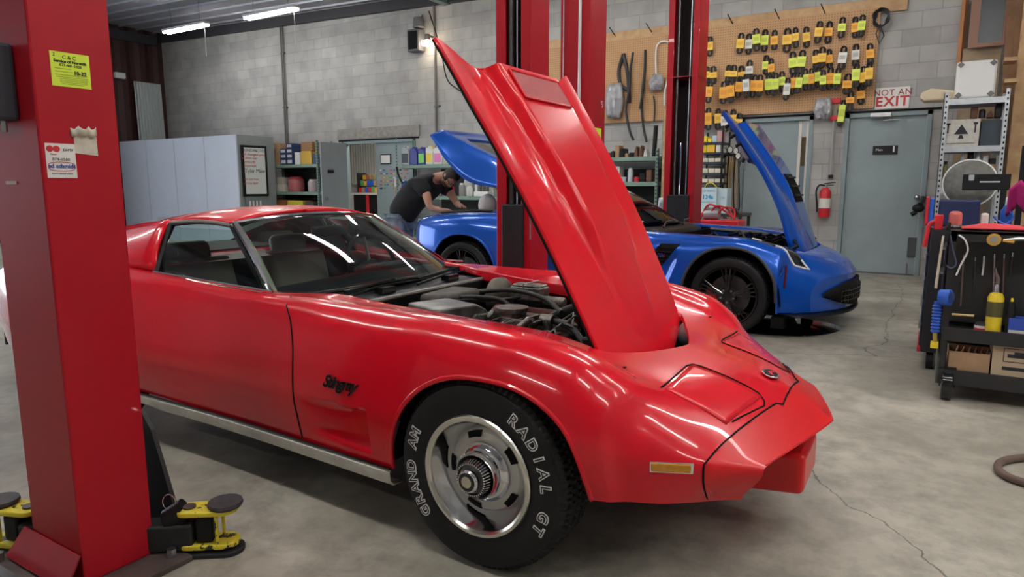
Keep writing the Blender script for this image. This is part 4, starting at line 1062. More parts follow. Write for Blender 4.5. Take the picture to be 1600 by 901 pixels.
# hood (front hinged, raised)
bh = thing('hood','','',(0,0,0)); del bh['label']; del bh['category']; bh.parent = blu
hb = bl(-.86,0,.80); a_ = math.radians(57.5); hu = Vector((-math.cos(a_),0,math.sin(a_))); hn = Vector((math.sin(a_),0,math.cos(a_))); BHL = 1.20
def bhood(u, v):
    hw = pchip([0,.15,.5,1],[.46,.53,.62,.67])(u); a = abs(v)
    l = -.19*(1-a**2.2)*(1-sstep(0,.35,u)) + u*BHL + .10*max(0,(a-.45)/.55)**1.4*sstep(.6,1,u)
    bul = .045*(1-sstep(.38,.52,a))*sstep(.12,.5,u)
    n = bul + .03*sstep(.6,1,a)*sstep(.2,.6,u) - .06*a**6*(1-.5*u) - .20*(1-sstep(0,.45,u))**2*.35 - .03*(2*u-1)**2
    return hb+hu*l+hn*n+Vector((0,v*hw,0))
vv = sorted(set(list(np.linspace(-1,1,50))+[s*x for s in (-1,1) for x in (.36,.4,.42,.45,.48,.5,.54)]))
MB().grid([[bhood(u,v) for v in vv] for u in np.linspace(0,1,40)]).build('hood_skin', BLUE, bh, auto=60)
def under(u, v):
    d = .035+.045*math.sin(PI*min(1,u*1.1))*(1-abs(v)**3)+.05*sstep(.62,.72,u)*(1-sstep(.84,.93,u))*(1-sstep(.8,1,abs(v)))
    return bhood(u*.99+.004,v*.985)-hn*d
MB().grid([[under(u,v) for v in vv] for u in np.linspace(0,1,40)]).build('hood_underside', mat('under_hood_blue',(.006,.035,.24),.45,0,.2), bh, auto=60)
E_ = [(u,-1) for u in np.linspace(0,1,30)]+[(1,v) for v in np.linspace(-1,1,30)]+[(u,1) for u in np.linspace(1,0,30)]+[(0,v) for v in np.linspace(1,-1,20)]
MB().grid([[bhood(u,v), under(u,v)] for u,v in E_]).build('hood_edge', BLUE, bh)
# hood vent (black louvre) and frunk bits
rows = [[bhood(u,v)+hn*.006 for v in np.linspace(-.30,.30,9)] for u in np.linspace(.30,.52,7)]
hv = MB().grid(rows).build('hood_vent', BLACKM, bh, solid=.006)
m = MB()
for r in rows[1::2]: m.tube([p+hn*.012 for p in r], .010, 6)
m.build('vent_louvre', BLACK, hv)
for u,v in ((.93,-.93),(.86,-.93),(.80,-.93)): MB().tube([under(u,v), under(u,v)-hn*.05], .014, 8).build('hood_bumper', BLACK, bh)
m = MB().tube([under(.74,-.75), under(.74,-.75)-hn*.05-hu*.02], .02, 8); m.tube([under(.74,-.75)-hn*.05, under(.70,-.75)-hn*.10], .008, 6); m.build('hood_latch', DSTEEL, bh)
side_panel = lab(MB().grid([[under(u,v)-hn*.008 for v in np.linspace(-.92,-.5,4)] for u in np.linspace(.70,.80,4)]).build('caution_plate', mat('grey_label',(.28,.27,.30),.5), bh, solid=.003), 'grey plate under the bonnet corner')
for s in (-1,1): 
    MB().tube([bl(-1.10,s*.50,.66), bl(-.95,s*.50,.74), bhood(.10,s*.85)-hn*.03], .016, 8).build('hood_hinge', BLACK, bh)
# engine bay of the blue car
m = MB(); m.bb(H0,H1+.05,-.66,.66,.35,.37); m.bb(H0-.02,H0,-.68,.68,.35,.80); m.bb(H1,H1+.02,-.5,.5,.35,.62); m.build('engine_bay', BLACKM, blu, smooth=False)
be = thing('engine','','',(0,0,0)); del be['label']; del be['category']; be.parent = blu
m = MB(); m.box(bl(-1.65,0,.66),(.50,.55,.14)); m.build('engine_cover', BLACK, be, bevel=.03)
for s in (-1,1):
    m = MB(); m.tube([bl(-2.0,s*.60,.79),bl(-1.5,s*.60,.77),bl(-1.12,s*.52,.70)], .02, 8); m.build('fender_rail', DSTEEL, be)
    m = MB().tube([bl(-1.35,s*.60,.74),bl(-1.1,s*.5,.70),bl(-1.0,s*.2,.68)], .03, 8); m.build('air_duct', BLACK, be)
m = MB(); m.box(bl(-1.06,0,.67),(.10,.8,.05)); m.build('radiator_support', BLACK, be, bevel=.01)
m = MB(); rnd = random.Random(5)
for k in range(24):
    x,y = -1.95+rnd.uniform(0,.85), rnd.uniform(-.6,.6); m = MB().tube([bl(x,y,.74),bl(x+.08,y+.05,.775),bl(x+.16,y+rnd.uniform(-.1,.1),.735)], rnd.uniform(.008,.016), 6); m.build('hose', BLACKG, be)
# cowl
MB().grid([[bl(X-.10*abs(t)**2, .69*t, z) for t in np.linspace(-1,1,13)] for X,z in ((-2.02,.80),(-2.12,.845),(-2.20,.86),(-2.30,.86))]).build('cowl', BLACK, blu, solid=.01)
for y0,y1 in ((-.50,-.02),(.1,.55)):
    MB().tube([bl(-2.14,y0,.865),bl(-2.20,(y0+y1)/2,.90),bl(-2.22,y1,.905)], .008, 6).build('wiper', BLACKG, blu)
# wheels: ten split spokes
def sport_wheel(x, side, R, rim, y):
    wh = thing('wheel','','',(x, side*y, R)); del wh['label']; del wh['category']; wh.parent = blu; s = side
    tire(wh, R, rim, 0, .29, s, tread=True, seg=240)
    MB().lathe([(rim+.003,-s*.012),(rim+.002,-s*-.002),(rim-.008,-s*-.002),(rim-.014,-s*.01),(rim-.02,-s*.16)],axis='Y',n=60).build('rim', BLACKG, wh, auto=30)
    m = MB()
    for k in range(5):
        a = 2*PI*k/5+PI/2
        for d in (-.20,-.065,.065,.20):
            a1 = a+d*1.25; a0 = a+d*.55
            p = [(.045*math.cos(a0), -s*.018, .045*math.sin(a0)), (.5*rim*math.cos((a0+a1)/2), -s*.004, .5*rim*math.sin((a0+a1)/2)), ((rim-.012)*math.cos(a1), -s*.006, (rim-.012)*math.sin(a1))]
            MB().tube(p, [.011,.008,.0075], 6).build('spoke', BLACKG, wh)
    MB().lathe([(.075,-s*.03),(.07,-s*.012),(.03,-s*.012),(.028,-s*.018),(0,-s*.018)],axis='Y',n=30).build('wheel_hub', BLACKG, wh)
    m = MB()
    for k in range(5):
        a = 2*PI*k/5+PI/2+PI/5; MB().cyl((.055*math.cos(a),-s*.0,.055*math.sin(a)),(.055*math.cos(a),-s*.02,.055*math.sin(a)),.009,8).build('lug_nut', STEEL, wh)
    MB().lathe([(0,-s*.09),(.17,-s*.09),(.17,-s*.105),(0,-s*.105)],axis='Y',n=40).build('brake_disc', DSTEEL, wh)
    c = MB()
    for i in range(8):
        pass
    c.prism([((.105)*math.cos(t),(.105)*math.sin(t)) for t in np.linspace(PI*.9,PI*1.2,8)]+[((.19)*math.cos(t),(.19)*math.sin(t)) for t in np.linspace(PI*1.2,PI*.9,8)], .05, lambda u,v,z:(u,-s*(.06+z),v))
    lab(c.build('brake_caliper', REDP, wh, bevel=.008), 'red brake caliper behind the spokes')
for s in (-1,1):
    sport_wheel(0.0, s, .328, .243, .925); sport_wheel(-2.75, s, .338, .255, .93)

# ================================================================ LIFT POSTS
def post(name, label, x0, x1, y0, y1, open_dir, H=4.4, far=True, base=.25):
    """two-post lift column, C-channel open toward open_dir (+1/-1 along Y)"""
    cx, cy = (x0+x1)/2, (y0+y1)/2
    t = thing(name, label, 'vehicle lift', (cx, cy, 0), 0, None)
    w, d = x1-x0, y1-y0; th = .018; o = open_dir
    back = -o*d/2
    poly = [(-w/2, o*d/2),(-w/2, back),(w/2, back),(w/2, o*d/2),(w/2-.075, o*d/2),(w/2-.075,o*(d/2-th)),(w/2-th,o*(d/2-th)),(w/2-th, back+o*th),(-w/2+th, back+o*th),(-w/2+th,o*(d/2-th)),(-w/2+.075,o*(d/2-th)),(-w/2+.075,o*d/2)]
    MB().prism(poly, H, lambda x,y,z:(x,y,z+.02)).build('column', SCUFF, t, smooth=False, bevel=.006)
    MB().box((0,-o*.03,.01),(w+base,d+base*.7,.022)).build('base_plate', mat('dirty_base_steel',(.12,.09,.08),.6,.2,noise=.4,nscale=10), t, smooth=False, bevel=.004)
    for sx in (-1,1):
        for sy in (-1,1):
            MB().cyl((sx*(w/2+base*.3), -o*.03+sy*(d/2+base*.18), .02),(sx*(w/2+base*.3), -o*.03+sy*(d/2+base*.18), .05),.016,6).build('anchor_bolt', STEEL, t, smooth=False)
    MB().bb(-w/2+th+.004, w/2-th-.004, back+o*(th+.03), back+o*(th+.035), .05, H).build('inner_channel', mat('inside_post_black',(.012,.008,.010),.5), t, smooth=False)
    return t
def carriage(t, w, d, o, z0, z1):
    m = MB().box((0, o*(d/2-.03), (z0+z1)/2), (w-.10, .10, z1-z0)); return m.build('carriage', mat('carriage_black',(.016,.017,.02),.45,noise=.3,nscale=20), t, smooth=False, bevel=.008)
def cable(t, x, y, z0, z1, nm='steel_cable', m=None, r=.005): MB().cyl((x,y,z0),(x,y,z1),r,8).build(nm, m or STEEL, t)

pA = post('lift_post', 'nearest red lift post at the left edge, with stickers on it', -2.475, -2.16, .965, 1.19, 1)
pB = post('lift_post', 'red lift post standing behind the red car windscreen, black carriage in its channel', -2.50, -2.235, 3.86, 4.10, -1)
pC = post('lift_post', 'maroon lift post with a bright vertical tube, between the red bonnet and the pegboard', -2.73, -2.46, 5.20, 5.52, 1)
pD = post('lift_post', 'red lift post with its open channel facing forward, behind the blue car windscreen', -2.79, -2.42, 8.02, 8.36, -1)
carriage(pA, .315, .225, 1, .08, .7); carriage(pB, .265, .24, -1, .35, 1.13); cable(pB, .02, -.10, 1.13, 4.3); cable(pB, -.03, -.09, 1.13, 4.3, 'hydraulic_cylinder', DSTEEL, .018)
cable(pC, .05, -.175, .1, 4.35, 'conduit_tube', mat('white_tube',(.6,.6,.62),.35,.2), .013); cable(pC, -.10, -.17, .1, 4.35)
carriage(pD, .37, .34, -1, .3, 1.14); cable(pD, .0, -.12, 1.14, 1.75, 'cylinder_rod', CHROME, .012); cable(pD, .07, -.11, 1.14, 4.3); cable(pD, -.08, -.1, 1.14, 4.3, 'hydraulic_cylinder', DSTEEL, .02)
lab(MB().bb(.125,.135,-.122,-.118,.9,1.6).build('edge_trim', STEEL, pB), 'bright worn edge')
for p_ in (pD,):
    MB().bb(-.187,.187,-.172,.172,2.50,2.51).build('splice_plate', POST, p_, smooth=False)
# decals on the nearest post (+X face at X=-2.16, its text reads along +Y)
def decal(parent, Xf, y0, y1, z0, z1, m, name, skew=0.0, th=.0012, lab_=None):
    l = parent.location; b = MB()
    b.add([(Xf-l.x,y0-l.y,z0),(Xf-l.x,y1-l.y,z0+skew),(Xf-l.x,y1-l.y,z1+skew),(Xf-l.x,y0-l.y,z1),(Xf+th-l.x,y0-l.y,z0),(Xf+th-l.x,y1-l.y,z0+skew),(Xf+th-l.x,y1-l.y,z1+skew),(Xf+th-l.x,y0-l.y,z1)],
          [(0,3,2,1),(4,5,6,7),(0,1,5,4),(1,2,6,5),(2,3,7,6),(3,0,4,7)])
    o = b.build(name, m, parent, smooth=False)
    if lab_: lab(o, lab_)
    return o
def dtext(parent, decal_o, Xf, yc, zc, body, size, m, skewk=0.0, **k):
    l = parent.location; b = MB(); text(b, body, size, lambda x,y,z:(Xf+.0016+z-l.x, yc+x-l.y, zc+y+skewk*x), **k)
    return b.build('lettering', m, decal_o, smooth=False)
# yellow inspection sticker
c1 = at(78,79,X=-2.16); c2 = at(143,139,X=-2.16); c3 = at(138,87,X=-2.16); c4 = at(80,134,X=-2.16)
y0, y1, z1, z0 = (c1.y+c4.y)/2, (c2.y+c3.y)/2, (c1.z+c3.z)/2, (c2.z+c4.z)/2
st1 = decal(pA, -2.16, y0, y1, z0, z1, LIME, 'inspection_sticker', lab_='lime yellow inspection sticker')
ym = (y0+y1)/2; hh = z1-z0; ww = y1-y0
dtext(pA, st1, -2.16, y0+ww*.10, z1-hh*.10, '2', hh*.15, INK)
dtext(pA, st1, -2.16, ym-ww*.02, z1-hh*.15, 'C & C', hh*.15, INK)
dtext(pA, st1, -2.16, ym, z1-hh*.27, 'Service of Norwalk', hh*.118, INK, offset=.0004)
dtext(pA, st1, -2.16, ym, z1-hh*.38, '877-445-5428', hh*.11, INK)
dtext(pA, st1, -2.16, y0+ww*.73, z1-hh*.58, '10-22', hh*.16, INK, offset=.0005)
b = MB(); l = pA.location
for zz, a, c in ((.48,.1,.5),(.57,.1,.55),(.66,.1,.9),(.72,.12,.92),(.77,.2,.92),(.82,.2,.9),(.87,.2,.9),(.92,.25,.8)):
    b.bb(-2.1588-l.x,-2.1582-l.x,y0+ww*a-l.y,y0+ww*c-l.y,z1-hh*zz-.0008,z1-hh*zz+.0008)
b.build('ruled_line', mat('olive_ink',(.30,.34,.05),.7), st1, smooth=False)['kind'] = 'stuff'
# torn tag and dealer sticker
c1 = at(111,197,X=-2.16); c2 = at(153,243,X=-2.16)
st2 = decal(pA, -2.16, c1.y+.004, c2.y, c2.z+.005, c1.z-.02, mat('aged_paper',(.66,.62,.50),.7,noise=.2,nscale=30), 'torn_tag', -.006, lab_='torn curling cream tag')
rows = [[(-2.158-l.x+.014*math.sin(PI*k/8)*(1-j*.3), lerp(c1.y-.004,c2.y,k/8)-l.y, c1.z-.004-.012*j-.006*math.sin(k*2.2)) for k in range(9)] for j in range(3)]
MB().grid(rows).build('curled_flap', _M['aged_paper'], st2, solid=.001)
c1 = at(69,223,X=-2.16); c2 = at(121,278,X=-2.16); y0, y1, z1, z0 = c1.y, c2.y, c1.z, c2.z; hh = z1-z0; ww = y1-y0; ym = (y0+y1)/2
st3 = decal(pA, -2.16, y0, y1, z0, z1, PAPER, 'dealer_sticker', lab_='white dealer sticker with a red mark')
b = MB(); 
for s in (-1,1): b.prism([(y0+ww*.26+ww*.11*s+ww*.12*math.cos(a)-l.y, z1-hh*.16+hh*.09*math.sin(a)) for a in np.linspace(0,2*PI,18)[:-1]], .0005, lambda x,y,z:(-2.1586-l.x+z,x,y))
b.build('red_mark', REDP, st3, smooth=False)
dtext(pA, st3, -2.16, y0+ww*.75, z1-hh*.17, 'parts', hh*.14, INK, shear=.3); dtext(pA, st3, -2.16, y0+ww*.26, z1-hh*.32, 'Phone', hh*.07, INKR)
dtext(pA, st3, -2.16, ym, z1-hh*.46, '874-1500', hh*.11, INK, spacing=1.15)
dtext(pA, st3, -2.16, ym, z1-hh*.66, 'ed schmidt', hh*.17, INKB, offset=.0005)
b = MB(); b.tube([(-2.1582-l.x, ym+ww*.40*math.cos(a)*1.12-l.y, z1-hh*.665+hh*.13*(1 if math.sin(a)>0 else -1)*abs(math.sin(a))**.5) for a in np.linspace(0,2*PI,40)], .0009, 5, caps=False); b.build('oval_outline', REDP, st3)
dtext(pA, st3, -2.16, ym, z0+hh*.12, 'AUTO GROUP PARTS', hh*.06, INK)
# black control box on the -Y face of the nearest post
c1 = at(0,72,Y=.965); c2 = at(33,190,Y=.965)
cb = MB().bb(c1.x-.10-l.x, c2.x-l.x, .90-l.y, .965-l.y, c2.z, c1.z).build('control_box', mat('control_black',(.03,.035,.045),.5), pA, smooth=False, bevel=.012)
MB().cyl((c2.x-.02-l.x,.93-l.y,c2.z-.03),(c2.x-.02-l.x,.93-l.y,c2.z),.008,8).build('cable_gland', STEEL, cb)
c1 = at(10,285,Y=.965)
lab(MB().bb(c1.x-l.x, c1.x+.065-l.x,.963-l.y,.965-l.y,c1.z-.006,c1.z+.004).build('name_label', mat('pale_red_label',(.6,.45,.42),.6), pA, smooth=False), 'narrow pale label strip')
# gusset on the near corner and kick plates
b = MB(); b.add([(-.20,-.115,.12),(.157,-.115,.12),(.157,-.17,.03),(-.23,-.17,.03),(-.20,-.12,.12),(.157,-.12,.12)],[(0,1,5,4),(4,5,2,3),(0,4,3),(1,2,5)]); b.build('gusset', POST, pA, smooth=False, solid=.008)
b = MB()
for k in range(3): b.box((-.10+.02*k, -.24-.012*k, .055-.014*k), (.42,.03,.012))
b.build('step_plate', DSTEEL, pA, smooth=False)
b = MB(); text(b, "'5", .075, lambda x,y,z:(.136+z, .09+x, 1.93+y)); b.build('chalk_number', WHITE, pC, smooth=False)
c1 = at(928,199,X=-2.46); c2 = at(939,221,X=-2.46); decal(pC, -2.46, c1.y, c2.y, c2.z, c1.z, LIME, 'inspection_sticker', lab_='small lime sticker on the right face')

# lift arms of the nearest post
def swing_arm(label, loc, rz, cat='lift arm', long=.55):
    t = thing('lift_arm', label, cat, Vector(loc)-pA.location, rz); del t['category']; t.parent = pA; t.scale = (.74,.74,.95)
    MB().box((-long/2+.02,0,.075),(long,.11,.10)).build('arm_beam', mat('arm_black',(.02,.02,.022),.5,noise=.3,nscale=20), t, bevel=.01)
    def plate(z, nm, m, r=.078, L_=.15):
        P = [(L_+r*.85*math.cos(a), r*.85*math.sin(a)) for a in np.linspace(-PI/2,PI/2,14)]+[(r*math.cos(a)*.8, r*math.sin(a)*.8) for a in np.linspace(PI/2,1.5*PI,12)]
        return MB().prism(P,.018,lambda x,y,k:(x,y,z+k)).build(nm, m, t, bevel=.004)
    plate(.155,'upper_plate',YEL); plate(.03,'lower_plate',YEL); 
    p = plate(.0,'foot_plate',mat('rubber_black',(.015,.015,.016),.7),.088,.16)
    MB().lathe([(0,.0),(.07,.0),(.078,.01),(.075,.02),(0,.02)],c=(.16,0,.172),n=36).build('rubber_pad', mat('worn_pad',(.06,.055,.06),.7,noise=.4,nscale=30), t)
    MB().cyl((0,0,.17),(0,0,.180),.028,20).build('pivot_pin', DSTEEL, t)
    for x,y in ((.13,-.05),(.13,.05)): MB().box((x,y,.10),(.012,.022,.12)).build('spacer_bar', YEL, t, bevel=.003)
    MB().box((.07,0,.10),(.08,.09,.10)).build('socket_block', BLACK, t, bevel=.012)
    return t
c0 = at(296,790,Z=.17)
ar = swing_arm('black lift arm with a yellow pad head, to the right of the nearest post base', (c0.x, c0.y, 0), math.radians(38))
MB().tube([Vector((-.08+.028*math.cos(a), -.02, .205+.028*math.sin(a))) for a in np.linspace(0,2*PI,24)],.0025,6,caps=False).build('pull_ring', CHROME, ar)
MB().cyl((-.10,.0,.12),(-.02,0,.16),.05,18).build('arm_knuckle', BLACK, ar)
c0 = at(40,830,Z=.12)
ar2 = swing_arm('yellow and black lift arm end on the floor left of the nearest post', (c0.x-.08, c0.y+.05, 0), math.radians(200))
# black brace plate leaning behind the post
a1 = at(236,672,Y=1.26); a2 = at(275,800,Y=1.26)
_bp = tag(MB().add([(-2.30,1.26,0),(a2.x+.02,1.26,0),(a2.x-.005,1.26,a2.z),(a1.x,1.26,a1.z),(-2.30,1.26,a1.z+.06),(-2.30,1.275,0),(a2.x+.02,1.275,0),(a2.x-.005,1.275,a2.z),(a1.x,1.275,a1.z),(-2.30,1.275,a1.z+.06)],
  [(4,3,2,1,0),(5,6,7,8,9),(0,1,6,5),(1,2,7,6),(2,3,8,7),(3,4,9,8),(4,0,5,9)]).build('brace_plate', mat('brace_black',(.010,.010,.011),.55), None, smooth=False), 'black triangular steel brace', 'brace')
del _bp['category']; _bp.parent = pA; _bp.location = -pA.location
# cable with hook left of the post
c0 = at(12,545,Y=2.4)
t = thing('hanging_hook','black cable with a hook hanging left of the nearest red post','hook',(c0.x,c0.y,0))
MB().tube([(-.05,0,2.1),(-.03,0,1.5),(0,0,c0.z+.02)],.012,8).build('cord', BLACK, t)
MB().tube([(0,0,c0.z+.02),(0,0,c0.z-.04),(.01,0,c0.z-.09),(-.02,0,c0.z-.115),(-.05,0,c0.z-.09)],[.022,.018,.010,.010,.006],8).build('hook', BLACK, t)
# ================================================================ BACK WALL: doors, frames, services
def bxo(name, m, x0,x1,y0,y1,z0,z1, parent=None, bevel=0, smooth=False):
    l = parent.matrix_basis.translation if parent is not None and parent.type == 'EMPTY' else Vector((0,0,0))
    return MB().bb(x0-l.x,x1-l.x,y0-l.y,y1-l.y,z0-l.z,z1-l.z).build(name, m, parent, smooth=smooth, bevel=bevel)
def frame3(x0,x1,z1,y,nm,m,w=.055,d=.16):
    b = MB(); b.bb(x0,x0+w,y-.02,y+d,0,z1); b.bb(x1-w,x1,y-.02,y+d,0,z1); b.bb(x0,x1,y-.02,y+d,z1-w,z1); return struct(b.build(nm, m, None, smooth=False))
# right door
frame3(DR[0],DR[1],DR[2],WY,'trim_4',GREYD)
d1 = struct(MB().bb(DR[0]+.06,DR[1]-.06,WY+.03,WY+.075,.01,DR[2]-.06).build('door_1', GREYP, smooth=False))
bxo('threshold', DSTEEL, DR[0],DR[1],WY-.01,WY+.05,0,.008,d1)
c1 = at(1364,228,Y=WY); c2 = at(1397,240,Y=WY)
sg = bxo('door_sign', BLACK, c1.x, c2.x+.04, WY+.02, WY+.03, c2.z-.01, c1.z, d1)
b = MB(); b.box((c2.x-.01,WY+.018,(c1.z+c2.z)/2),(.02,.003,.06)); b.ball((c2.x-.01,WY+.018,c1.z-.02),.012,6); text(b,'Men',.05,lambda x,y,z:(c1.x+.08+x, WY+.017-z,(c1.z+c2.z)/2+y)); b.build('sign_symbol', WHITE, sg, smooth=False)
p = at(1378,181,Y=WY-.06)
dc = bxo('door_closer', STEEL, p.x-.14,p.x+.12,WY-.10,WY-.03,p.z-.02,p.z+.04,d1,bevel=.01); MB().tube([(p.x+.05,WY-.08,p.z-.03),(p.x+.3,WY-.10,p.z-.045),(p.x+.02,WY-.02,p.z-.06)],.008,6).build('closer_arm', STEEL, dc)
p = at(1433,308,Y=WY-.08); kn = MB(); kn.ball((p.x,p.y,p.z),.035,10); kn.cyl((p.x,WY+.02,p.z),(p.x,p.y,p.z),.03,14); kn.build('door_knob', STEEL, d1)
p = at(1418,385,Y=WY+.02); bxo('door_stop_plate', mat('plate_grey',(.06,.065,.07),.5), p.x-.0, p.x+.13, WY-.0, WY+.03, p.z-.14, p.z+.13, d1)
MB().cyl((p.x,WY+.0,.02),(p.x,WY+.02,.16),.015,8).build('floor_stop', STEEL, d1)
p = at(1435,325,Y=WY-.16)
t = thing('hanging_lamp_head','dark rounded tool hanging from the knob of the right hand grey door','tool',tuple(p))
MB().ball((0,0,0),.075,12,(1,.8,.8)).build('tool_body', BLACK, t); MB().cyl((.02,0,.05),(.05,.08,.14),.035,12).build('tool_neck', DSTEEL, t); MB().cyl((-.02,0,-.05),(-.08,0,-.09),.03,12).build('tool_nose', BLACK, t)
# middle pair of grey doors with window strip
frame3(DD[0],DD[1],DD[2],WY,'trim_5',GREYD)
d2 = struct(MB().bb(DD[0]+.06,DD[1]-.20,WY+.03,WY+.075,.01,DD[2]-.06).build('door_2', GREYP, smooth=False))
b = MB(); b.bb(DD[1]-.20,DD[1]-.16,WY+.03,WY+.075,.01,DD[2]-.06); b.bb(DD[1]-.09,DD[1]-.06,WY+.03,WY+.075,.01,DD[2]-.06); b.bb(DD[1]-.16,DD[1]-.09,WY+.03,WY+.075,.01,.2); struct(b.build('trim_6', OFFWHITE, smooth=False))
struct(MB().bb(DD[1]-.16,DD[1]-.09,WY+.05,WY+.055,.2,DD[2]-.06).build('window_1', glass_mat('window_glass',(.9,.93,.95),.2), smooth=False))
for z in (.55,1.55,2.0): bxo('hinge', STEEL, DD[0]+.05, DD[0]+.09, WY+.01, WY+.03, z-.05, z+.05, d2)
# things behind the narrow window
tag(bxo('stacked_box', CARD, DD[1]-.30,DD[1]+.1,WY+.72,WY+1.0,1.552,2.0), 'cardboard box seen through the narrow window of the middle grey door', 'box')
tag(bxo('lit_locker', mat('white_locker',(.7,.75,.85),.5), DD[1]-.35,DD[1]+.15,WY+.7,WY+1.1,0,1.55), 'pale blue white locker seen through the narrow window of the middle grey door', 'locker')
# dark soffit strips above door heads
for i,d in enumerate((DR,DD,DO)): struct(MB().bb(d[0]-.1,d[1]+.1,WY-.012,WY-.002,d[2]+.005,d[2]+.035).build('trim_%d'%(7+i), BLACKM, smooth=False))
struct(MB().bb(DO[0]-.12,DO[1]+.12,WY-.02,WY-.002,2.25,2.47).build('trim_10', mat('rough_lintel',(.33,.31,.28),.85,noise=.3,nscale=14,bump=.3), smooth=False))
# left opening: office beyond
frame3(DO[0],DO[1],DO[2],WY,'trim_11',GREYD)
struct(MB().bb(-14.5,-6.2,WY+4.0,WY+4.1,0,3.2).build('wall_office', mat('office_wall',(.50,.50,.50),.7), smooth=False))
struct(MB().bb(-14.5,-6.2,WY+.2,WY+4.0,2.9,3.0).build('ceiling_office', mat('office_ceiling',(.5,.5,.5),.8), smooth=False))
struct(MB().bb(-14.6,-14.5,WY+.2,WY+4.0,0,3.0).build('wall_office_left', _M['office_wall'], smooth=False))
struct(MB().bb(-6.2,-6.1,WY+.2,WY+4.0,0,3.0).build('wall_office_right', _M['office_wall'], smooth=False))
struct(MB().bb(-6.0,3.6,WY+3.0,WY+3.1,0,3.0).build('wall_store', _M['office_wall'], smooth=False))
struct(MB().bb(-6.0,3.6,WY+.2,WY+3.0,2.9,3.0).build('ceiling_store', _M['office_ceiling'], smooth=False))
def room_lamp(x,y,z,label):
    t = thing('office_light', label, 'ceiling light', (x,y,z)); MB().box((0,0,.03),(1.2,.3,.05)).build('housing', FIXT, t); MB().box((0,0,0),(1.15,.26,.012)).build('diffuser', TUBE, t)
room_lamp(-10.6,WY+.9,2.84,'added unseen fill light just inside the office doorway'); room_lamp(-10.2,WY+2.6,2.84,'flat ceiling light in the office beyond the open grey door'); room_lamp(-1.6,WY+1.5,2.84,'flat ceiling light in the room behind the middle grey door')  # doorway lamp is a second one, added out of view to brighten the office
# open grey leaf and fixed leaf
Lf = struct(MB().add([tuple(p) for p in []],[]).bb(0,1.0,-.022,.022,.01,2.14).build('door_3', mat('leaf_grey',(.25,.28,.30),.5,noise=.1,nscale=2), smooth=False))
hx = DO[0]+.06
c1 = at(503,222,Z=2.14); hv_ = Vector((hx+.55, WY-.02, 0))
# hinge at left jamb; leaf swung out toward the room
pL = at(503,300,Y=WY-.95); pR = at(543,300,Y=WY-.30)
dv = Vector((pR.x-pL.x, pR.y-pL.y, 0)); Lf.location = (pL.x,pL.y,0); Lf.rotation_euler = (0,0,math.atan2(dv.y,dv.x)); Lf.scale = (1,1,1)
ln = dv.length
for v in Lf.data.vertices:
    if v.co.x > .5: v.co.x = ln
bxo_ = MB().box((.35*ln,-.026,1.55),(.16,.006,.06)).build('door_sign', BLACK, Lf, smooth=False)
MB().cyl((.08,-.03,1.0),(.08,-.09,1.0),.028,12).build('door_knob', STEEL, Lf)
fx0 = at(590,300,Y=WY+.05).x
d4 = struct(MB().bb(fx0,DO[1]-.06,WY+.03,WY+.075,.01,DO[2]-.06).build('door_4', GREYP, smooth=False))
c1 = at(594,241,Y=WY); c2 = at(610,256,Y=WY)
t = thing('wall_notepad','small white framed sheet on the grey door leaf left of the jug shelf','notice',(c1.x,WY+.02,c2.z)); MB().bb(0,c2.x-c1.x,-.01,0,0,c1.z-c2.z).build('frame', BLACK, t, smooth=False); MB().bb(.02,c2.x-c1.x-.02,-.014,-.009,.02,c1.z-c2.z-.02).build('sheet', PAPER, t, smooth=False)
# magnets / stickers on that leaf: many small ones
rnd = random.Random(11); cols = [REDP, ORAN, INK, PAPER, BLUEP, mat('green_card',(.10,.35,.12),.6)]
q0 = at(592,263,Y=WY+.02); q1 = at(640,297,Y=WY+.02); k = 0
ordn = ['first','second','third','fourth','fifth','sixth','seventh','eighth','ninth','tenth','eleventh','twelfth','thirteenth','fourteenth','fifteenth','sixteenth','seventeenth','eighteenth','nineteenth','twentieth']
cname = ['red','orange','black','white','blue','green']
for r in range(6):
    for c in range(9):
        if rnd.random() < .12: continue
        x = lerp(q0.x,q1.x,(c+.5+rnd.uniform(-.2,.2))/9); z = lerp(q0.z,q1.z,(r+.5)/6); ci = rnd.randrange(6)
        tag(MB().box((x,WY+.024,z),(rnd.uniform(.035,.065),.008,rnd.uniform(.02,.032)),0,rnd.uniform(-.2,.2)).build('sticker', cols[ci], None, smooth=False), 'small %s sticker, %s from left in %s row on the grey leaf'%(cname[ci],ordn[c],ordn[r]), 'sticker', 'stickers on the fixed grey door leaf')
# office: corrugated wall panel, counter, snack shelf
P = []; x0 = at(546,260,Y=WY+3.6).x; x1 = at(592,260,Y=WY+3.6).x
for i in range(64): x = lerp(x0-.3,x1+.1,i/63); P.append([(x,WY+3.6+(.06 if (i//2)%2 else 0),1.3),(x,WY+3.6+(.06 if (i//2)%2 else 0),2.6)])
tag(MB().grid(P).build('corrugated_panel', mat('pale_corrugated',(.66,.65,.60),.5), smooth=False, solid=.004), 'pale corrugated panel on the office wall beyond the open grey door', 'panel')
ox0 = at(551,300,Y=WY+1.6).x; ox1 = at(590,300,Y=WY+1.6).x; cz = at(570,301,Y=WY+1.6).z
t = thing('office_counter','pale counter top with dark base inside the office doorway','counter',(ox0,WY+1.6,0))
MB().bb(-.1,ox1-ox0+.6,0,.7,cz-.05,cz).build('counter_top', OFFWHITE, t, smooth=False); MB().bb(0,ox1-ox0+.5,.03,.65,0,cz-.05).build('counter_base', BLACK, t, smooth=False); MB().bb(.45,.52,-.01,.03,0,cz-.05).build('red_post', REDP, t, smooth=False)
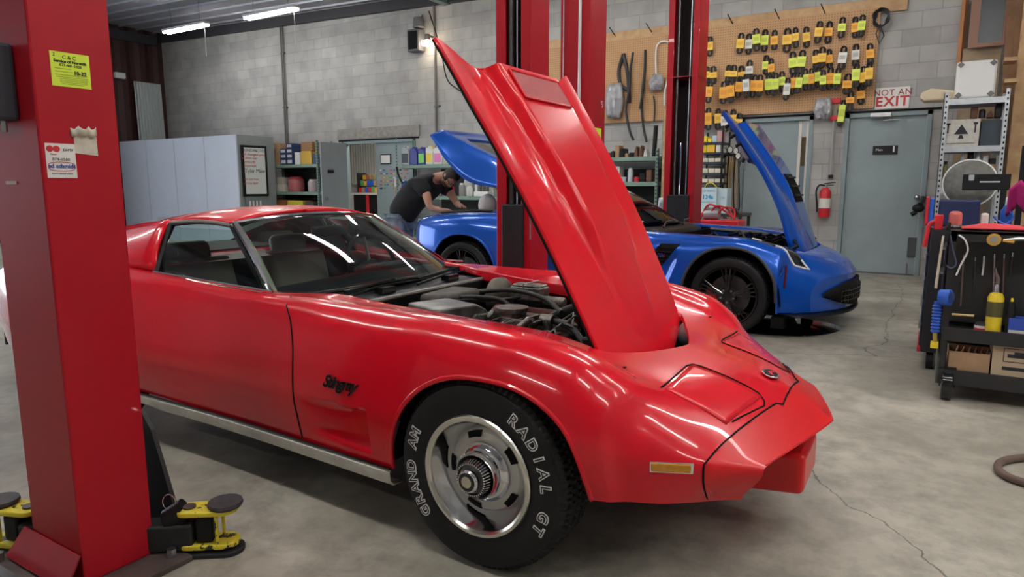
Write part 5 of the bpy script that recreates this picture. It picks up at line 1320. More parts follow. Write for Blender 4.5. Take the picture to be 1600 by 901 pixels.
for r in range(3):
    for c in range(8):
        x = ox0+.03+c*.11; z = cz+r*.16; ci = rnd.randrange(6)
        h = rnd.uniform(.11,.15)
        tag(MB().box((x,WY+1.85+r*.08,z+h/2+.002),(.09,.06,h)).build('snack_packet', [ORAN,REDP,CARD,mat('brown_pack',(.35,.14,.08),.5),BLUEP,_M['green_card']][ci], None, smooth=False, bevel=.01), '%s packet, %s from the left, %s tier of the office counter display'%(['orange','red','tan','brown','blue','green'][ci],ordn[c],['bottom','middle','top'][r]), 'packet', 'packets displayed on the office counter')
bk = MB()
for r in range(1,3): bk.bb(-.02,.95,.24+.08*r-.03,.30+.08*r,cz+r*.16-.012,cz+r*.16-.002)
bk.bb(-.03,-.01,.2,.5,cz,cz+.5); bk.bb(.95,.97,.2,.5,cz,cz+.5)
t = bk.build('display_rack', BLACK, None, smooth=False); t.location = (ox0,WY+1.6,0); tag(t, 'black wire display rack holding packets on the office counter','rack')
# conduits
def conduit(px, y0p, y1p, label, r=.018, n=2):
    a = at(px,y0p,Y=WY-.03); bz = at(px,y1p,Y=WY-.03).z; t = thing('conduit_pipe', label, 'pipe', (a.x,WY-.03,0), 0)
    for k in range(n): MB().cyl((k*.055,0,bz),(k*.055,0,ceil_z(a.x)-.12),r,10).build('pipe', mat('conduit_grey',(.16,.15,.14),.5,.3), t)
    b = MB(); 
    for z in (bz+.8,bz+2.0): b.bb(-.04,.1,-.01,.03,z,z+.03)
    b.build('pipe_clamp', DSTEEL, t, smooth=False)
conduit(437,30,225,'pair of dark conduit pipes running up the block wall above the left shelf')
conduit(678,10,232,'single dark conduit pipe running up the block wall beside the wall heater', n=1, r=.022)
# wall heater / speaker and bare bulb
p = at(650,64,Y=WY-.12)
t = thing('wall_speaker','dark grey box speaker on the block wall beside a small lamp','speaker',tuple(p)); MB().box((0,0,0),(.30,.2,.42)).build('housing', mat('dark_box',(.10,.10,.11),.5), t, bevel=.02); MB().box((0,-.105,0),(.22,.01,.34)).build('speaker_grille', BLACKM, t, bevel=.01)
b = MB().tube([(0,.1,.1),(0,.1,.35),(.1,.1,.5)],.012,6).build('cable', BLACK, t)
p = at(654,36,Y=WY-.12); t = thing('wall_beacon','small grey horn fitting above the wall speaker','fitting',tuple(p)); MB().lathe([(0,.10),(.10,.10),(.12,-.08),(.07,-.10),(0,-.10)],n=18).build('horn_body', mat('grey_fit',(.13,.13,.14),.5), t); MB().cyl((0,.02,.05),(0,.12,.05),.03,10).build('mount', DSTEEL, t)
p = at(668,66,Y=WY-.2); t = thing('wall_lamp','small glowing warm lamp on the block wall right of the speaker','lamp',tuple(p)); MB().lathe([(0,.03),(.12,.02),(.13,-.02),(.10,-.06),(0,-.07)],n=20).build('lamp_glass', mat('warm_lamp',(1.0,.82,.60),.4,emit=14), t); MB().lathe([(0,.16),(.05,.15),(.06,.03),(0,.03)],n=14).build('lamp_holder', DSTEEL, t); MB().box((0,.1,.12),(.04,.2,.04)).build('bracket', DSTEEL, t)
t = tag(MB().tube(catmull([(-8.62,WY-.04,4.6),(-8.35,WY-.05,3.9),(-8.2,WY-.05,3.3),(-7.9,WY-.05,3.05)],20),.012,6).build('wall_cable', BLACK), 'thin black cable sagging along the block wall right of the warm lamp', 'cable')
# left wall items
P = []; x = XL+.18; yA = at(213,180,X=x).y; yB = at(254,180,X=x).y; zt = at(235,130,X=x).z
for i in range(37):
    y = lerp(yA,yB,i/36); dx = .05 if (i//2)%2 else 0; P.append([(x+dx+.1,y,.0),(x+dx,y,zt)])
tag(MB().grid(P).build('corrugated_sheet', mat('bright_galvanised',(.62,.66,.66),.3,.7), smooth=False, solid=.004), 'bright corrugated metal sheet leaning on the dark left wall', 'metal sheet')
p = at(187,118,X=XL+.2); tag(MB().box(tuple(p),(.1,.25,.14)).build('wall_socket', WHITE, None, smooth=False, bevel=.01), 'small white box on the dark wall just right of the nearest post', 'box')

# white partition box with whiteboard
cx, cy = at(368,210,Z=2.33).x, at(368,210,Z=2.33).y
yb = WY-.55; xl = XL+.45
WP = mat('white_panel',(.62,.66,.76),.35,noise=.06,nscale=1.5)
t = thing('paint_booth','large white panelled booth behind the red car roof','booth',(cx,cy,0))
for i in range(4):
    x1_ = (xl-cx)*i/4; x0_ = (xl-cx)*(i+1)/4
    MB().bb(x0_+.006,x1_-.006,0,.03,0,2.33).build('white_panel', WP, t, smooth=False)
    MB().bb(x0_-.006,x0_+.006,.005,.03,0,2.33).build('panel_joint', DSTEEL, t, smooth=False)
side = MB().bb(-.03,0,.03,yb-cy,0,2.33).build('side_panel', mat('grey_side_panel',(.26,.29,.29),.55), t, smooth=False)
MB().bb(xl-cx,-.03,.03,yb-cy,2.28,2.31).build('top_panel', WP, t, smooth=False)
# whiteboard on the side panel (faces +X)
X_ = cx+.02
a = at(375,224,X=X_); b2 = at(419,304,X=X_)
wbt = thing('whiteboard','black framed whiteboard with handwritten notes on the booth side','whiteboard',(X_,a.y,b2.z-.03))
W_, H_ = b2.y-a.y, a.z-b2.z
fr = MB().bb(0,.03,0,W_,0,H_).build('frame', BLACK, wbt, smooth=False, bevel=.004); MB().bb(.03,.034,.06,W_-.06,.05,H_-.05).build('writing_surface', mat('whiteboard_white',(.72,.76,.74),.25), wbt, smooth=False)
def wl(body, y, z, s, m): 
    b = MB(); text(b, body, s, lambda u,v,w_:(.036+w_, y+u, z+v)); b.build('handwriting', m, wbt, smooth=False)
for i,(s,m) in enumerate((('MONDAY',INK),('oil change',INKR),('brakes rear',INKR),('tires (4)',INKR),('alignment',INKR))): wl(s, W_*.30, H_*(.90-.075*i), .085, m)
wl('NOTES', W_*.70, H_*.90, .085, INK); wl('call parts',W_*.70,H_*.82,.07,INKR); wl('Tyler', W_*.28, H_*.50, .12, INK); wl('Mike', W_*.70, H_*.50, .12, INK); wl('belt and hose',W_*.32,H_*.34,.07,INKR); wl('pick up 4pm',W_*.30,H_*.26,.07,INKR)
tr = MB().bb(0,.12,.05,W_*.75,-.32,-.28).build('tray', GREYD, wbt, smooth=False); MB().bb(0,.01,.05,W_*.75,-.28,0).build('tray_back', GREYD, wbt, smooth=False)
for i in range(4): tag(MB().cyl((X_+.06,a.y+.12+i*.09,b2.z-.28-.03),(X_+.06,a.y+.12+i*.09,b2.z-.10-.03),.02,10).build('marker_pen', WHITE), 'white marker pen standing in the whiteboard tray, %s from the left'%ordn[i], 'pen', 'marker pens in the whiteboard tray')

# ================================================================ SHELVING
def shelf_unit(name, label, x0, x1, y0, y1, zs, H, m=GREEN, holes=True, cat='shelf', back=False):
    t = thing(name, label, cat, ((x0+x1)/2,(y0+y1)/2,0)); w, d = x1-x0, y1-y0
    for sx in (-1,1):
        for sy in (-1,1):
            b = MB(); b.bb(sx*w/2-sx*.045, sx*w/2, sy*(d/2-.006), sy*d/2, 0, H); b.bb(sx*(w/2-.006), sx*w/2, sy*(d/2-.04), sy*d/2, 0, H)
            u = b.build('upright', m, t, smooth=False)
            if holes and sy < 0:
                h = MB()
                for k in range(int(H/.06)): h.box((sx*(w/2-.024), -d/2-.001, .04+k*.06),(.014,.004,.026)); h.box((sx*(w/2+.0005),-d/2+.02,.04+k*.06),(.003,.012,.026))
                h.build('slot', BLACKM, u, smooth=False)['kind'] = 'stuff'
    for z in zs:
        b = MB(); b.bb(-w/2+.002,w/2-.002,-d/2+.004,d/2-.004,z-.02,z); b.bb(-w/2+.045,w/2-.045,-d/2+.001,-d/2+.012,z-.065,z); b.bb(-w/2+.045,w/2-.045,d/2-.012,d/2-.001,z-.065,z); b.bb(-w/2+.007,-w/2+.02,-d/2+.04,d/2-.04,z-.065,z); b.bb(w/2-.02,w/2-.007,-d/2+.04,d/2-.04,z-.065,z)
        b.build('shelf_board', m, t, smooth=False)
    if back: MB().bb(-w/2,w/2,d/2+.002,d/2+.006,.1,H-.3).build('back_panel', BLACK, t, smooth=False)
    return t
S1Y = WY-.50
s1x0, s1x1 = at(418,270,Y=S1Y).x, at(497,270,Y=S1Y).x
s1z = [at(455,z,Y=S1Y).z for z in (257,299.5,322)]
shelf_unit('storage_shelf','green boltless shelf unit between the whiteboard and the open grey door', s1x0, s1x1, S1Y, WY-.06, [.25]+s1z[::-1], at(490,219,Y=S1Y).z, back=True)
def on_shelf(px0,px1,ptop,z,Y,d,name,label,cat,m,group=None,bevel=.004,parts=None):
    a = at(px0,ptop,Y=Y); b = at(px1,ptop,Y=Y)
    o = MB().bb(a.x,b.x,Y,Y+d,z+.001,max(a.z,z+.03)).build(name, m, None, smooth=False, bevel=bevel)
    return tag(o, label, cat, group)
z1_ = s1z[0]; YS = S1Y+.06
on_shelf(418,427,229,z1_,YS,.3,'paper_bag','whitish bundle at the left end of the left shelf top board','bag',OFFWHITE)
on_shelf(428,437,224,z1_,YS,.3,'carton','plain tall cardboard carton on the left shelf top board','box',CARD)
k = 0
navy = mat('navy_box',(.03,.05,.14),.5); wl2 = mat('white_label_box',(.6,.62,.66),.5)
for row in range(4):
    for col in range(2 if row<3 else 1):
        x0 = 438+col*10+ (10 if row==3 else 0); ztop = at(450,256-8*(row+1),Y=YS).z; zb = at(450,256-8*row,Y=YS).z
        if row==0: zb = z1_
        A = at(x0,250,Y=YS).x; B = at(x0+9.5,250,Y=YS).x
        t = thing('filter_box','navy and white parts box, %s layer up, %s column on the left shelf top board'%(ordn[row],['left','right'][col] if row<3 else 'top'),'box',(A,YS,zb+.002),0,'parts boxes stacked on the left shelf')
        h = ztop-zb-.004
        MB().bb(0,B-A,0,.3,0,h).build('box_body', navy, t, smooth=False); MB().bb(.03,B-A-.03,-.002,0,h*.25,h*.8).build('box_label', wl2, t, smooth=False)
on_shelf(460,468,238,z1_,YS,.25,'white_box','small white box in the middle of the left shelf top board','box',WHITE)
on_shelf(470,487,222,z1_+.29,YS,.3,'brown_box','brown box on top of the yellow one at the right of the left shelf','box',mat('brown_box',(.30,.15,.06),.7))
on_shelf(470,486,236,z1_,YS,.3,'yellow_box','orange yellow box near the right end of the left shelf top board','box',mat('amber_box',(.65,.40,.05),.6))
on_shelf(488,494,240,z1_,YS,.2,'blue_box','small dark blue box at the right end of the left shelf top board','box',navy)
z2_ = s1z[1]
on_shelf(424,443,288,z2_,YS,.3,'cream_box','cream low box on the left shelf middle board','box',OFFWHITE); on_shelf(430,441,277,z2_+.16,YS,.25,'small_bin','small pale bin stacked on the cream low box of the left shelf','bin',mat('pale_khaki',(.45,.43,.35),.6))
def canister(px, pw, ptop, z, Y, m, label, lid=None, name='canister', cat='canister', group=None):
    a = at(px,ptop,Y=Y); r = abs(at(px+pw/2,ptop,Y=Y).x-a.x); h = a.z-z
    t = thing(name, label, cat, (a.x,Y+r,z+.001), 0, group)
    MB().lathe([(0,0),(r*.92,0),(r,h*.1),(r,h*.78),(r*.8,h*.88),(0,h*.88)],n=20).build('body', m, t)
    MB().lathe([(0,h*.86),(r*.75,h*.86),(r*.75,h),(0,h)],n=16).build('lid', lid or m, t); return t
canister(453,17,276,z2_,YS,mat('pink_plastic',(.55,.16,.17),.5),'pinkish red plastic jug on the left shelf middle board',REDP); canister(483,12,280,z2_,YS,mat('clear_tub',(.50,.42,.42),.4),'clear tub with pink contents at the right of the left shelf middle board',OFFWHITE,'tub','tub')
z3_ = s1z[2]
on_shelf(426,446,312,z3_,YS,.3,'open_bin','brown and yellow bin at the left of the left shelf lower board','bin',mat('rust_bin',(.35,.15,.05),.7)); on_shelf(449,473,313,z3_,YS,.3,'yellow_bin','bright yellow low bin on the left shelf lower board','bin',mat('lemon_bin',(.75,.62,.06),.5)); on_shelf(476,490,315,z3_,YS,.3,'dark_bin','dark cluttered bin at the right of the left shelf lower board','bin',mat('dark_bin',(.08,.05,.05),.7))
# ---- jug shelf
S2Y = WY-.60
s2x0, s2x1 = at(619,270,Y=S2Y).x, at(800,270,Y=S2Y).x
s2z = [at(660,257,Y=S2Y).z, at(660,306,Y=S2Y).z]
shelf_unit('storage_shelf','green boltless shelf unit with fluid jugs behind the bending man', s2x0, s2x1, S2Y, WY-.06, [.25,.62]+s2z[::-1], at(622,216,Y=S2Y).z, back=False)
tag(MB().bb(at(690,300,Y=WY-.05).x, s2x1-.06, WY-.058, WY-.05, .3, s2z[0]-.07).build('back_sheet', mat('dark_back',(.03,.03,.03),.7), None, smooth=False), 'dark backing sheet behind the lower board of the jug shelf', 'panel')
def jug(px, pw, ptop, z, Y, m, label, labm=None, cap=None, group='jugs along the top board behind the man'):
    a = at(px,ptop,Y=Y); w = abs(at(px+pw,ptop,Y=Y).x-a.x); h = (a.z-z)
    t = thing('fluid_jug', label, 'jug', (a.x+w/2, Y+.09, z+.001), 0, group)
    poly = [(-w/2,0),(w/2,0),(w/2,h*.70),(w*.28,h*.86),(w*.18,h*.9),(-w*.02,h*.9),(-w*.10,h*.93),(-w*.42,h*.93),(-w/2,h*.78)]
    MB().prism(poly,.16,lambda x,y,k:(x,k-.08,y)).build('jug_body', m, t, smooth=False, bevel=.012)
    MB().cyl((w*.08,0,h*.88),(w*.08,0,h),.022,12).build('cap', cap or WHITE, t)
    MB().tube([(-w*.10,0,h*.93),(-w*.2,0,h*1.0),(-w*.36,0,h*.99),(-w*.40,0,h*.90)],.012,8).build('handle', m, t)
    if labm: MB().bb(-w*.40,w*.36,-.084,-.0795,h*.12,h*.62).build('jug_label', labm, t, smooth=False)
    return t
Yj = S2Y+.05; zj = s2z[0]
DB = mat('dark_blue_jug',(.02,.03,.22),.4); WJ = mat('white_jug',(.66,.66,.62),.4)
GRN = mat('green_label',(.20,.62,.12),.5); PNK = mat('pink_label',(.75,.22,.50),.5); DKL = mat('dark_label',(.05,.05,.07),.5); YL = mat('yellow_label',(.85,.62,.05),.5)
jug(626,12,229,zj,Yj,mat('grey_jug',(.35,.36,.38),.4),'grey jug with a dark label, leftmost on the jug shelf',DKL); jug(639,12,230,zj,Yj,DB,'plain dark blue jug on the jug shelf',None,INKB); jug(652,11,230,zj,Yj,DB,'dark blue jug with a green label on the jug shelf',GRN,DB)
jug(664,11,229,zj,Yj,WJ,'white jug with a yellow label on the jug shelf',YL,YL); jug(676,14,229,zj,Yj,WJ,'large white jug with a pink label on the jug shelf',PNK); jug(691,6,229,zj,Yj,mat('beige_jug',(.45,.44,.38),.5),'narrow beige jug beside the pink labelled one'); jug(698,9,233,zj,Yj,YEL if 0 else YELP,'yellow jug at the right end beside the blue hatch',None,YELP)
jug(708,10,231,zj,Yj,mat('tan_jug',(.50,.42,.28),.5),'tan jug partly hidden by the blue hatch'); 
zl_ = s2z[1]
for i,(px,pw,pt,m,l) in enumerate(((626,10,283,BLUEP,'blue bottle, leftmost on the lower board of the jug shelf'),(637,9,282,DB,'dark blue bottle second on the lower board of the jug shelf'),(646,9,284,BLUEP,'bright blue bottle beside the bending man, lower board of the jug shelf'))): jug(px,pw,pt,zl_,Yj,m,l,None,BLACK,'blue bottles on the lower board')
canister(693,9,292,zl_,Yj,mat('lilac_can',(.20,.18,.55),.4),'violet blue can right of the man on the lower board',WHITE); canister(702,8,288,zl_,Yj,REDP,'red can right of the man on the lower board',BLACK); canister(719,8,286,zl_,Yj,mat('grey_btl',(.25,.25,.25),.4),'dark grey bottle with a pale cap on the lower board',WHITE)
canister(731,9,290,zl_,Yj,WJ,'white bottle beside the handled jug on the lower board',WJ); jug(724,13,278,zl_+.0,Yj+.2,WJ,'white handled jug behind the small bottles on the lower board',None,WJ,'white containers on the lower board')
on_shelf(740,762,299,zl_,Yj,.25,'white_tray','white flat box on the lower board under the blue hatch corner','box',WHITE)
for i in range(4): canister(743+i*5.5,5,287,at(745,299.5,Y=Yj).z,Yj+.03,mat('dk_canister',(.12,.11,.10),.4) if i else WJ,['pale','dark grey','dark','black'][i]+' small canister on the white flat box, %s from the left'%ordn[i],None,'canister','canister','small canisters on the white flat box')
jug(757,13,283,zl_,Yj+.15,WJ,'white jug beside the lift post on the lower board',None,WJ,'white containers on the lower board')
tag(MB().tube(catmull([(at(620,264,Y=WY-.68).x,WY-.68,1.62),(at(623,280,Y=WY-.68).x,WY-.68,1.45),(at(629,290,Y=WY-.68).x,WY-.68,1.3)],12),.02,8).build('nozzle_hose', BLACK), 'short black nozzle hose hanging by the jug shelf upright', 'hose')
xb = at(614,300,Y=WY-.75).x
t = thing('broom','wooden broom standing against the grey door leaf left of the jug shelf','broom',(xb,WY-.72,0)); MB().cyl((0,0,.1),(0,.05,1.38),.014,10).build('broom_handle', WOOD, t); MB().box((0,0,.06),(.30,.06,.11)).build('broom_head', CARD, t, bevel=.01); MB().cyl((0,.05,1.24),(0,.055,1.42),.02,10).build('grip', WHITE, t)
# ---- pegboards
PEG = bpy.data.materials.new('pegboard'); PEG.use_nodes = True; nt = PEG.node_tree; N = nt.nodes; L = nt.links; bs = N['Principled BSDF']
tc = N.new('ShaderNodeTexCoord'); sp = N.new('ShaderNodeSeparateXYZ'); L.new(tc.outputs['Object'], sp.inputs[0])
def mth(op, a, b=None):
    n = N.new('ShaderNodeMath'); n.operation = op
    for i,v in enumerate((a,b)):
        if v is None: continue
        if hasattr(v,'links'): L.new(v, n.inputs[i])
        else: n.inputs[i].default_value = v
    return n.outputs[0]
def cell(o): return mth('SUBTRACT', mth('FRACT', mth('MULTIPLY', o, 1/.036)), .5)
cx_, cz_ = cell(sp.outputs[0]), cell(sp.outputs[2])
dd = mth('SQRT', mth('ADD', mth('MULTIPLY',cx_,cx_), mth('MULTIPLY',cz_,cz_)))
hole = mth('LESS_THAN', dd, .17)
mx = N.new('ShaderNodeMix'); mx.data_type = 'RGBA'; mx.inputs[6].default_value = (.50,.285,.135,1); mx.inputs[7].default_value = (.10,.05,.025,1); L.new(hole, mx.inputs[0]); L.new(mx.outputs[2], bs.inputs['Base Color']); bs.inputs['Roughness'].default_value = .65
PY = WY-.05
def pegboard(label, x0,x1,z0,z1, board=True):
    t = thing('pegboard', label, 'pegboard', (x0,PY,z0)); MB().bb(0,x1-x0,0,.008,0,z1-z0).build('board', PEG, t, smooth=False)
    return t
px0, px1 = at(842,150,Y=PY).x, at(1049,150,Y=PY).x; pzt = at(1000,58,Y=PY).z; pzb = at(1000,190,Y=PY).z
pegboard('left pegboard with a few hanging belts and a wooden top rail', px0, px1, pzb, pzt)
qx0, qx1 = px1+.01, at(1370,100,Y=PY).x
pegboard('large right pegboard covered with carded belts', qx0, qx1, pzb+.02, pzt+.02)
rx1 = at(1418,10,Y=PY).x
tag(MB().bb(px0-.1,rx1,PY+.010,PY+.045,pzt-.06,pzt+.13).build('wall_rail', WOOD, None, smooth=False, bevel=.004), 'long wooden rail behind the tops of both pegboards', 'rail')
tag(MB().bb(px0-.6,px0-.02,PY+.012,PY+.04,at(860,72,Y=PY).z-.05,at(860,72,Y=PY).z+.06).build('wall_rail', WOOD, None, smooth=False), 'short wooden rail seen between the two middle lift posts', 'rail')
for i,px in enumerate((961,1018,1145,1218,1290)):
    p = at(px,52-(px-961)*.105,Y=PY-.0); tag(MB().tube([(p.x,PY+.01,p.z-.04),(p.x-.05,PY-.12,p.z+.08)],.008,6).build('steel_peg', BLACK), 'black steel peg on the wooden rail, %s from the left'%ordn[i], 'peg', 'pegs along the wooden rail')
# ---- carded belts
PRINT = {'orange':mat('print_orange',(.70,.30,.03),.6),'amber':mat('print_amber',(.75,.42,.04),.6),'lime':mat('print_lime',(.52,.62,.08),.6),'white':mat('print_grey',(.45,.45,.42),.6)}
def belt(px, py, w, h, cm, cn, label, tail=1.0, tilt=0, dy=0):
    """hanging fan belt loop in a card sleeve; (px,py) card centre"""
    p = at(px,py,Y=PY-.035); sc = (at(px+1,py,Y=PY).x-at(px,py,Y=PY).x); W = w*sc*.56; Hh = h*sc*.5*.95
    t = thing('fan_belt', label, 'belt', (p.x,PY-.035-dy,p.z), 0, 'carded belts on the right pegboard')
    L1 = Hh*1.0+.065; L2 = Hh+.05*tail
    b = MB()
    for k,dx in enumerate((-.4,.4)):
        P = [(W*.55*math.cos(a)+dx*W*.3, -.004+k*.014, L1*.8+W*.8*math.sin(a)) for a in np.linspace(0,PI,9)]+[(-W*.5+dx*W*.4,-.002+k*.014,0)]+[(W*.6*math.cos(a)-dx*W*.5, 0+k*.014, -L2*.8+W*.8*math.sin(a)) for a in np.linspace(PI,2*PI,9)]
        P.append(P[0]); b.tube(P,.010,6,caps=False)
    b.build('belt_loop', mat('belt_black',(.018,.018,.020),.5), t)
    MB().bb(-W,W,-.016,.022,-Hh,Hh).build('card_sleeve', cm, t, smooth=False)
    MB().bb(-W*.7,W*.7,-.0175,-.016,-Hh*.35,Hh*.45).build('card_print', PRINT[cn], t, smooth=False)
    MB().tube([(0,.03+dy,L1*.8+W*.7),(0,-.03,L1*.8+W*.7),(0,-.04,L1*.8+W*.9)],.004,5).build('hook', STEEL, t)
    t.rotation_euler = (0,tilt,0)
OR2 = mat('amber_card',(.86,.55,.08),.6); LM2 = mat('lime_card',(.70,.80,.12),.6); WH2 = mat('white_card',(.72,.72,.66),.6)
cm = {'o':(ORAN,'orange'),'a':(OR2,'amber'),'l':(LM2,'lime'),'w':(WH2,'white')}
rows_ = [
 ('top',[(1109,72,9,13,'a'),(1158,69,10,15,'a'),(1170,69,10,15,'w'),(1183,62,11,15,'l'),(1195,63,10,16,'l'),(1211,64,10,14,'o'),(1230,62,13,16,'a'),(1244,59,9,13,'a'),(1260,58,10,15,'a'),(1280,51,11,15,'a'),(1295,50,11,14,'o'),(1316,44,11,13,'l'),(1336,43,10,16,'o'),(1347,41,10,16,'l')]),
 ('second',[(1105,117,7,10,'a'),(1116,118,10,9,'a'),(1138,115,9,9,'a'),(1147,116,10,9,'a'),(1159,117,10,10,'a'),(1172,110,10,12,'w'),(1197,102,10,13,'l'),(1206,107,9,13,'o'),(1239,98,12,16,'l'),(1253,97,12,17,'l'),(1275,93,10,13,'a'),(1285,91,12,15,'a'),(1296,92,9,14,'o'),(1317,91,12,18,'w'),(1337,86,11,17,'w'),(1360,85,11,15,'o')]),
 ('third',[(1103,144,7,15,'w'),(1112,145,9,16,'o'),(1133,146,11,18,'o'),(1145,144,10,18,'o'),(1157,137,10,16,'o'),(1169,135,9,19,'w'),(1180,135,10,17,'o'),(1190,136,10,18,'o'),(1203,133,10,18,'l'),(1214,133,10,17,'l'),(1224,128,9,14,'l'),(1232,141,9,19,'w'),(1241,131,9,17,'o'),(1251,131,9,17,'l'),(1260,125,10,16,'l'),(1270,125,8,17,'o'),(1280,121,10,16,'l'),(1288,127,9,15,'l'),(1298,124,11,18,'o'),(1310,125,10,18,'l'),(1325,133,13,13,'o'),(1339,119,11,20,'l'),(1350,122,10,18,'a'),(1359,117,11,20,'a')]),
 ('bottom',[(1101,187,5,17,'w'),(1108,186,9,19,'o'),(1122,185,9,15,'a'),(1134,189,11,15,'w'),(1146,187,10,16,'a'),(1155,192,10,12,'a'),(1315,177,9,30,'l'),(1329,157,11,10,'o'),(1345,148,11,14,'o')])]
rt = random.Random(9)
for rn, lst in rows_:
    for i,(px,py,w_,h_,c) in enumerate(lst):
        m, cn = cm[c]; nth = 'number %s'%['one','two','three','four','five','six','seven','eight','nine','ten','eleven','twelve','thirteen','fourteen','fifteen','sixteen','seventeen','eighteen','nineteen','twenty','twenty one','twenty two','twenty three','twenty four'][i]
        belt(px,py,w_,h_,m,cn,'black belt in %s card, %s from left, %s pegboard row'%(('an ' if cn[0] in 'oa' else 'a ')+cn,nth,rn),1+rt.random()*.8,rt.uniform(-.10,.10),(i%2)*.045+{'top':0,'second':0,'third':.09,'bottom':0}[rn])
# ---- loose hoses and belts on the left pegboard
def hang(name, label, cat, pts, r, m, Y=PY-.03, **k):
    P = [at(x,y,Y=Y) for x,y in pts]; return tag(MB().tube(catmull([tuple(p) for p in P],28), r, 8).build(name, m), label, cat)
BL_ = _M['belt_black']
hang('radiator_hose','looped black hose hanging at the left of the left pegboard','hose',[(974,84),(967,110),(970,133),(982,142),(983,160),(981,120),(974,84)],.03,BL_)
hang('vacuum_hose','straight black strip hanging beside the looped hose on the left pegboard','hose',[(989,82),(985,110),(983,140),(978,172),(984,205),(990,219)],.022,BL_,PY-.10)
hang('belt_strip','long black belt hanging in the middle of the left pegboard','belt',[(1008,78),(1007,110),(1003,150),(1004,190),(1010,222)],.02,BL_)
hang('belt_strip','short black belt strip crossing the long one on the left pegboard','belt',[(1006,120),(1004,145),(1000,170)],.022,BL_,PY-.06)
hang('white_cord','white looped cord hanging at the right of the left pegboard','cord',[(1025,118),(1025,80),(1030,67),(1042,65),(1048,75),(1047,110),(1039,140),(1038,165)],.014,WHITE)
hang('thin_wire','thin dark wire hanging low between the left pegboard belts','wire',[(1021,150),(1023,165),(1022,190)],.012,BL_)
def bag(label, px,py,w,h,Y=PY-.07, rot=0):
    a = at(px,py,Y=Y); sx = at(px+1,py,Y=Y).x-a.x; rnd = random.Random(px); P = []
    for i in range(9):
        P.append([(a.x+w*sx*(i/8-.5)*(.75+.3*math.sin(PI*j/8)), Y-.05*math.sin(PI*i/8)*math.sin(PI*j/8)+rnd.uniform(-.02,.02), a.z+h*sx*(.5-j/8)+rnd.uniform(-.015,.015)) for j in range(9)])
    return tag(MB().grid(P).build('plastic_bag', mat('cloudy_plastic',(.38,.38,.40),.3,0,.5,noise=.3,nscale=12), None, solid=.02), label, 'bag')
bag('grey plastic bag at the left edge of the left pegboard',960,157,26,48); bag('small grey plastic bag hanging from the white cord',1026,129,20,22); bag('grey plastic bag hanging on the wall above the middle grey door',1286,170,26,34)
# coiled cable at right end
p = at(1377,28,Y=PY-.05); b = MB()
t = thing('coiled_cable','black coiled cable hanging from the right end of the wooden rail','cable',tuple(p))
for k in range(5): b.tube([( (.07+.008*k)*math.cos(a)+.01*math.sin(5*a+k), -.015*k+.02, (.10+.006*k)*math.sin(a)) for a in np.linspace(0,2*PI,22)],.009,6,caps=False)
b.build('cable_coil', BL_, t); MB().tube([(0,-.02,-.08),(-.05,-.02,-.2),(.0,-.02,-.34),(.05,-.02,-.24),(.0,-.02,-.10)],.009,6).build('cable_tail', BL_, t)
# NOT AN EXIT sign
a = at(1369,138,Y=WY-.01); b2 = at(1420,168,Y=WY-.01)
t = thing('exit_sign','white NOT AN EXIT sign with red letters above the right hand door','sign',(a.x,WY-.012,b2.z)); W_, H_ = b2.x-a.x, a.z-b2.z
sp_ = MB().bb(0,W_,0,.008,0,H_).build('sign_plate', mat('sign_white',(.74,.72,.68),.45), t, smooth=False, bevel=.003)
b = MB(); text(b,'NOT AN',H_*.40,lambda x,y,z:(W_/2+x,-.001-z,H_*.75+y),offset=.001,spacing=1.08); b.build('lettering', mat('sign_brown_red',(.30,.05,.05),.6), t, smooth=False)
b = MB(); text(b,'EXIT',H_*.64,lambda x,y,z:(W_/2+x,-.001-z,H_*.32+y),offset=.005,spacing=1.12); b.build('lettering', mat('sign_red',(.50,.035,.035),.6), t, smooth=False)
# fire extinguisher
p = at(1287,340,Y=WY-.10)
t = thing('fire_extinguisher','red fire extinguisher on the block wall between the two grey doors','fire extinguisher',(p.x,WY-.10,p.z))
MB().lathe([(0,0),(.07,.005),(.078,.03),(.078,.36),(.06,.41),(.03,.43),(0,.43)],n=26).build('cylinder', REDP, t); MB().lathe([(.0795,.14),(.0795,.28)],n=26).build('paper_label', PAPER, t)
MB().cyl((0,0,.42),(0,0,.48),.022,10).build('valve', STEEL, t); b = MB(); b.box((.05,0,.50),(.16,.02,.015),0,-.15); b.box((.04,0,.47),(.13,.02,.012)); b.build('lever', BLACK, t)
MB().tube(catmull([(0,-.02,.46),(-.08,-.03,.47),(-.12,-.03,.38),(-.10,-.03,.2),(-.09,-.04,.08)],16),.012,8).build('hose', BLACK, t)
# long white level / clamp bar
p0 = at(1306,158,Y=WY-.05); p1_ = at(1298,277,Y=WY-.05)
t = thing('bar_clamp','long pale bar clamp with red ends hanging on the block wall above the extinguisher','clamp',tuple(p1_))
d_ = p0-p1_; MB().tube([(0,0,.0),tuple(d_)],.026,4).build('bar', mat('dull_bar',(.50,.50,.48),.4,.5), t, smooth=False); MB().box((0,0,.01),(.06,.06,.05)).build('bar_foot', BLACK, t)
for k in (1.0,.78): MB().box(tuple(d_*k),(.13,.07,.07)).build('clamp_jaw', REDP, t, bevel=.01)
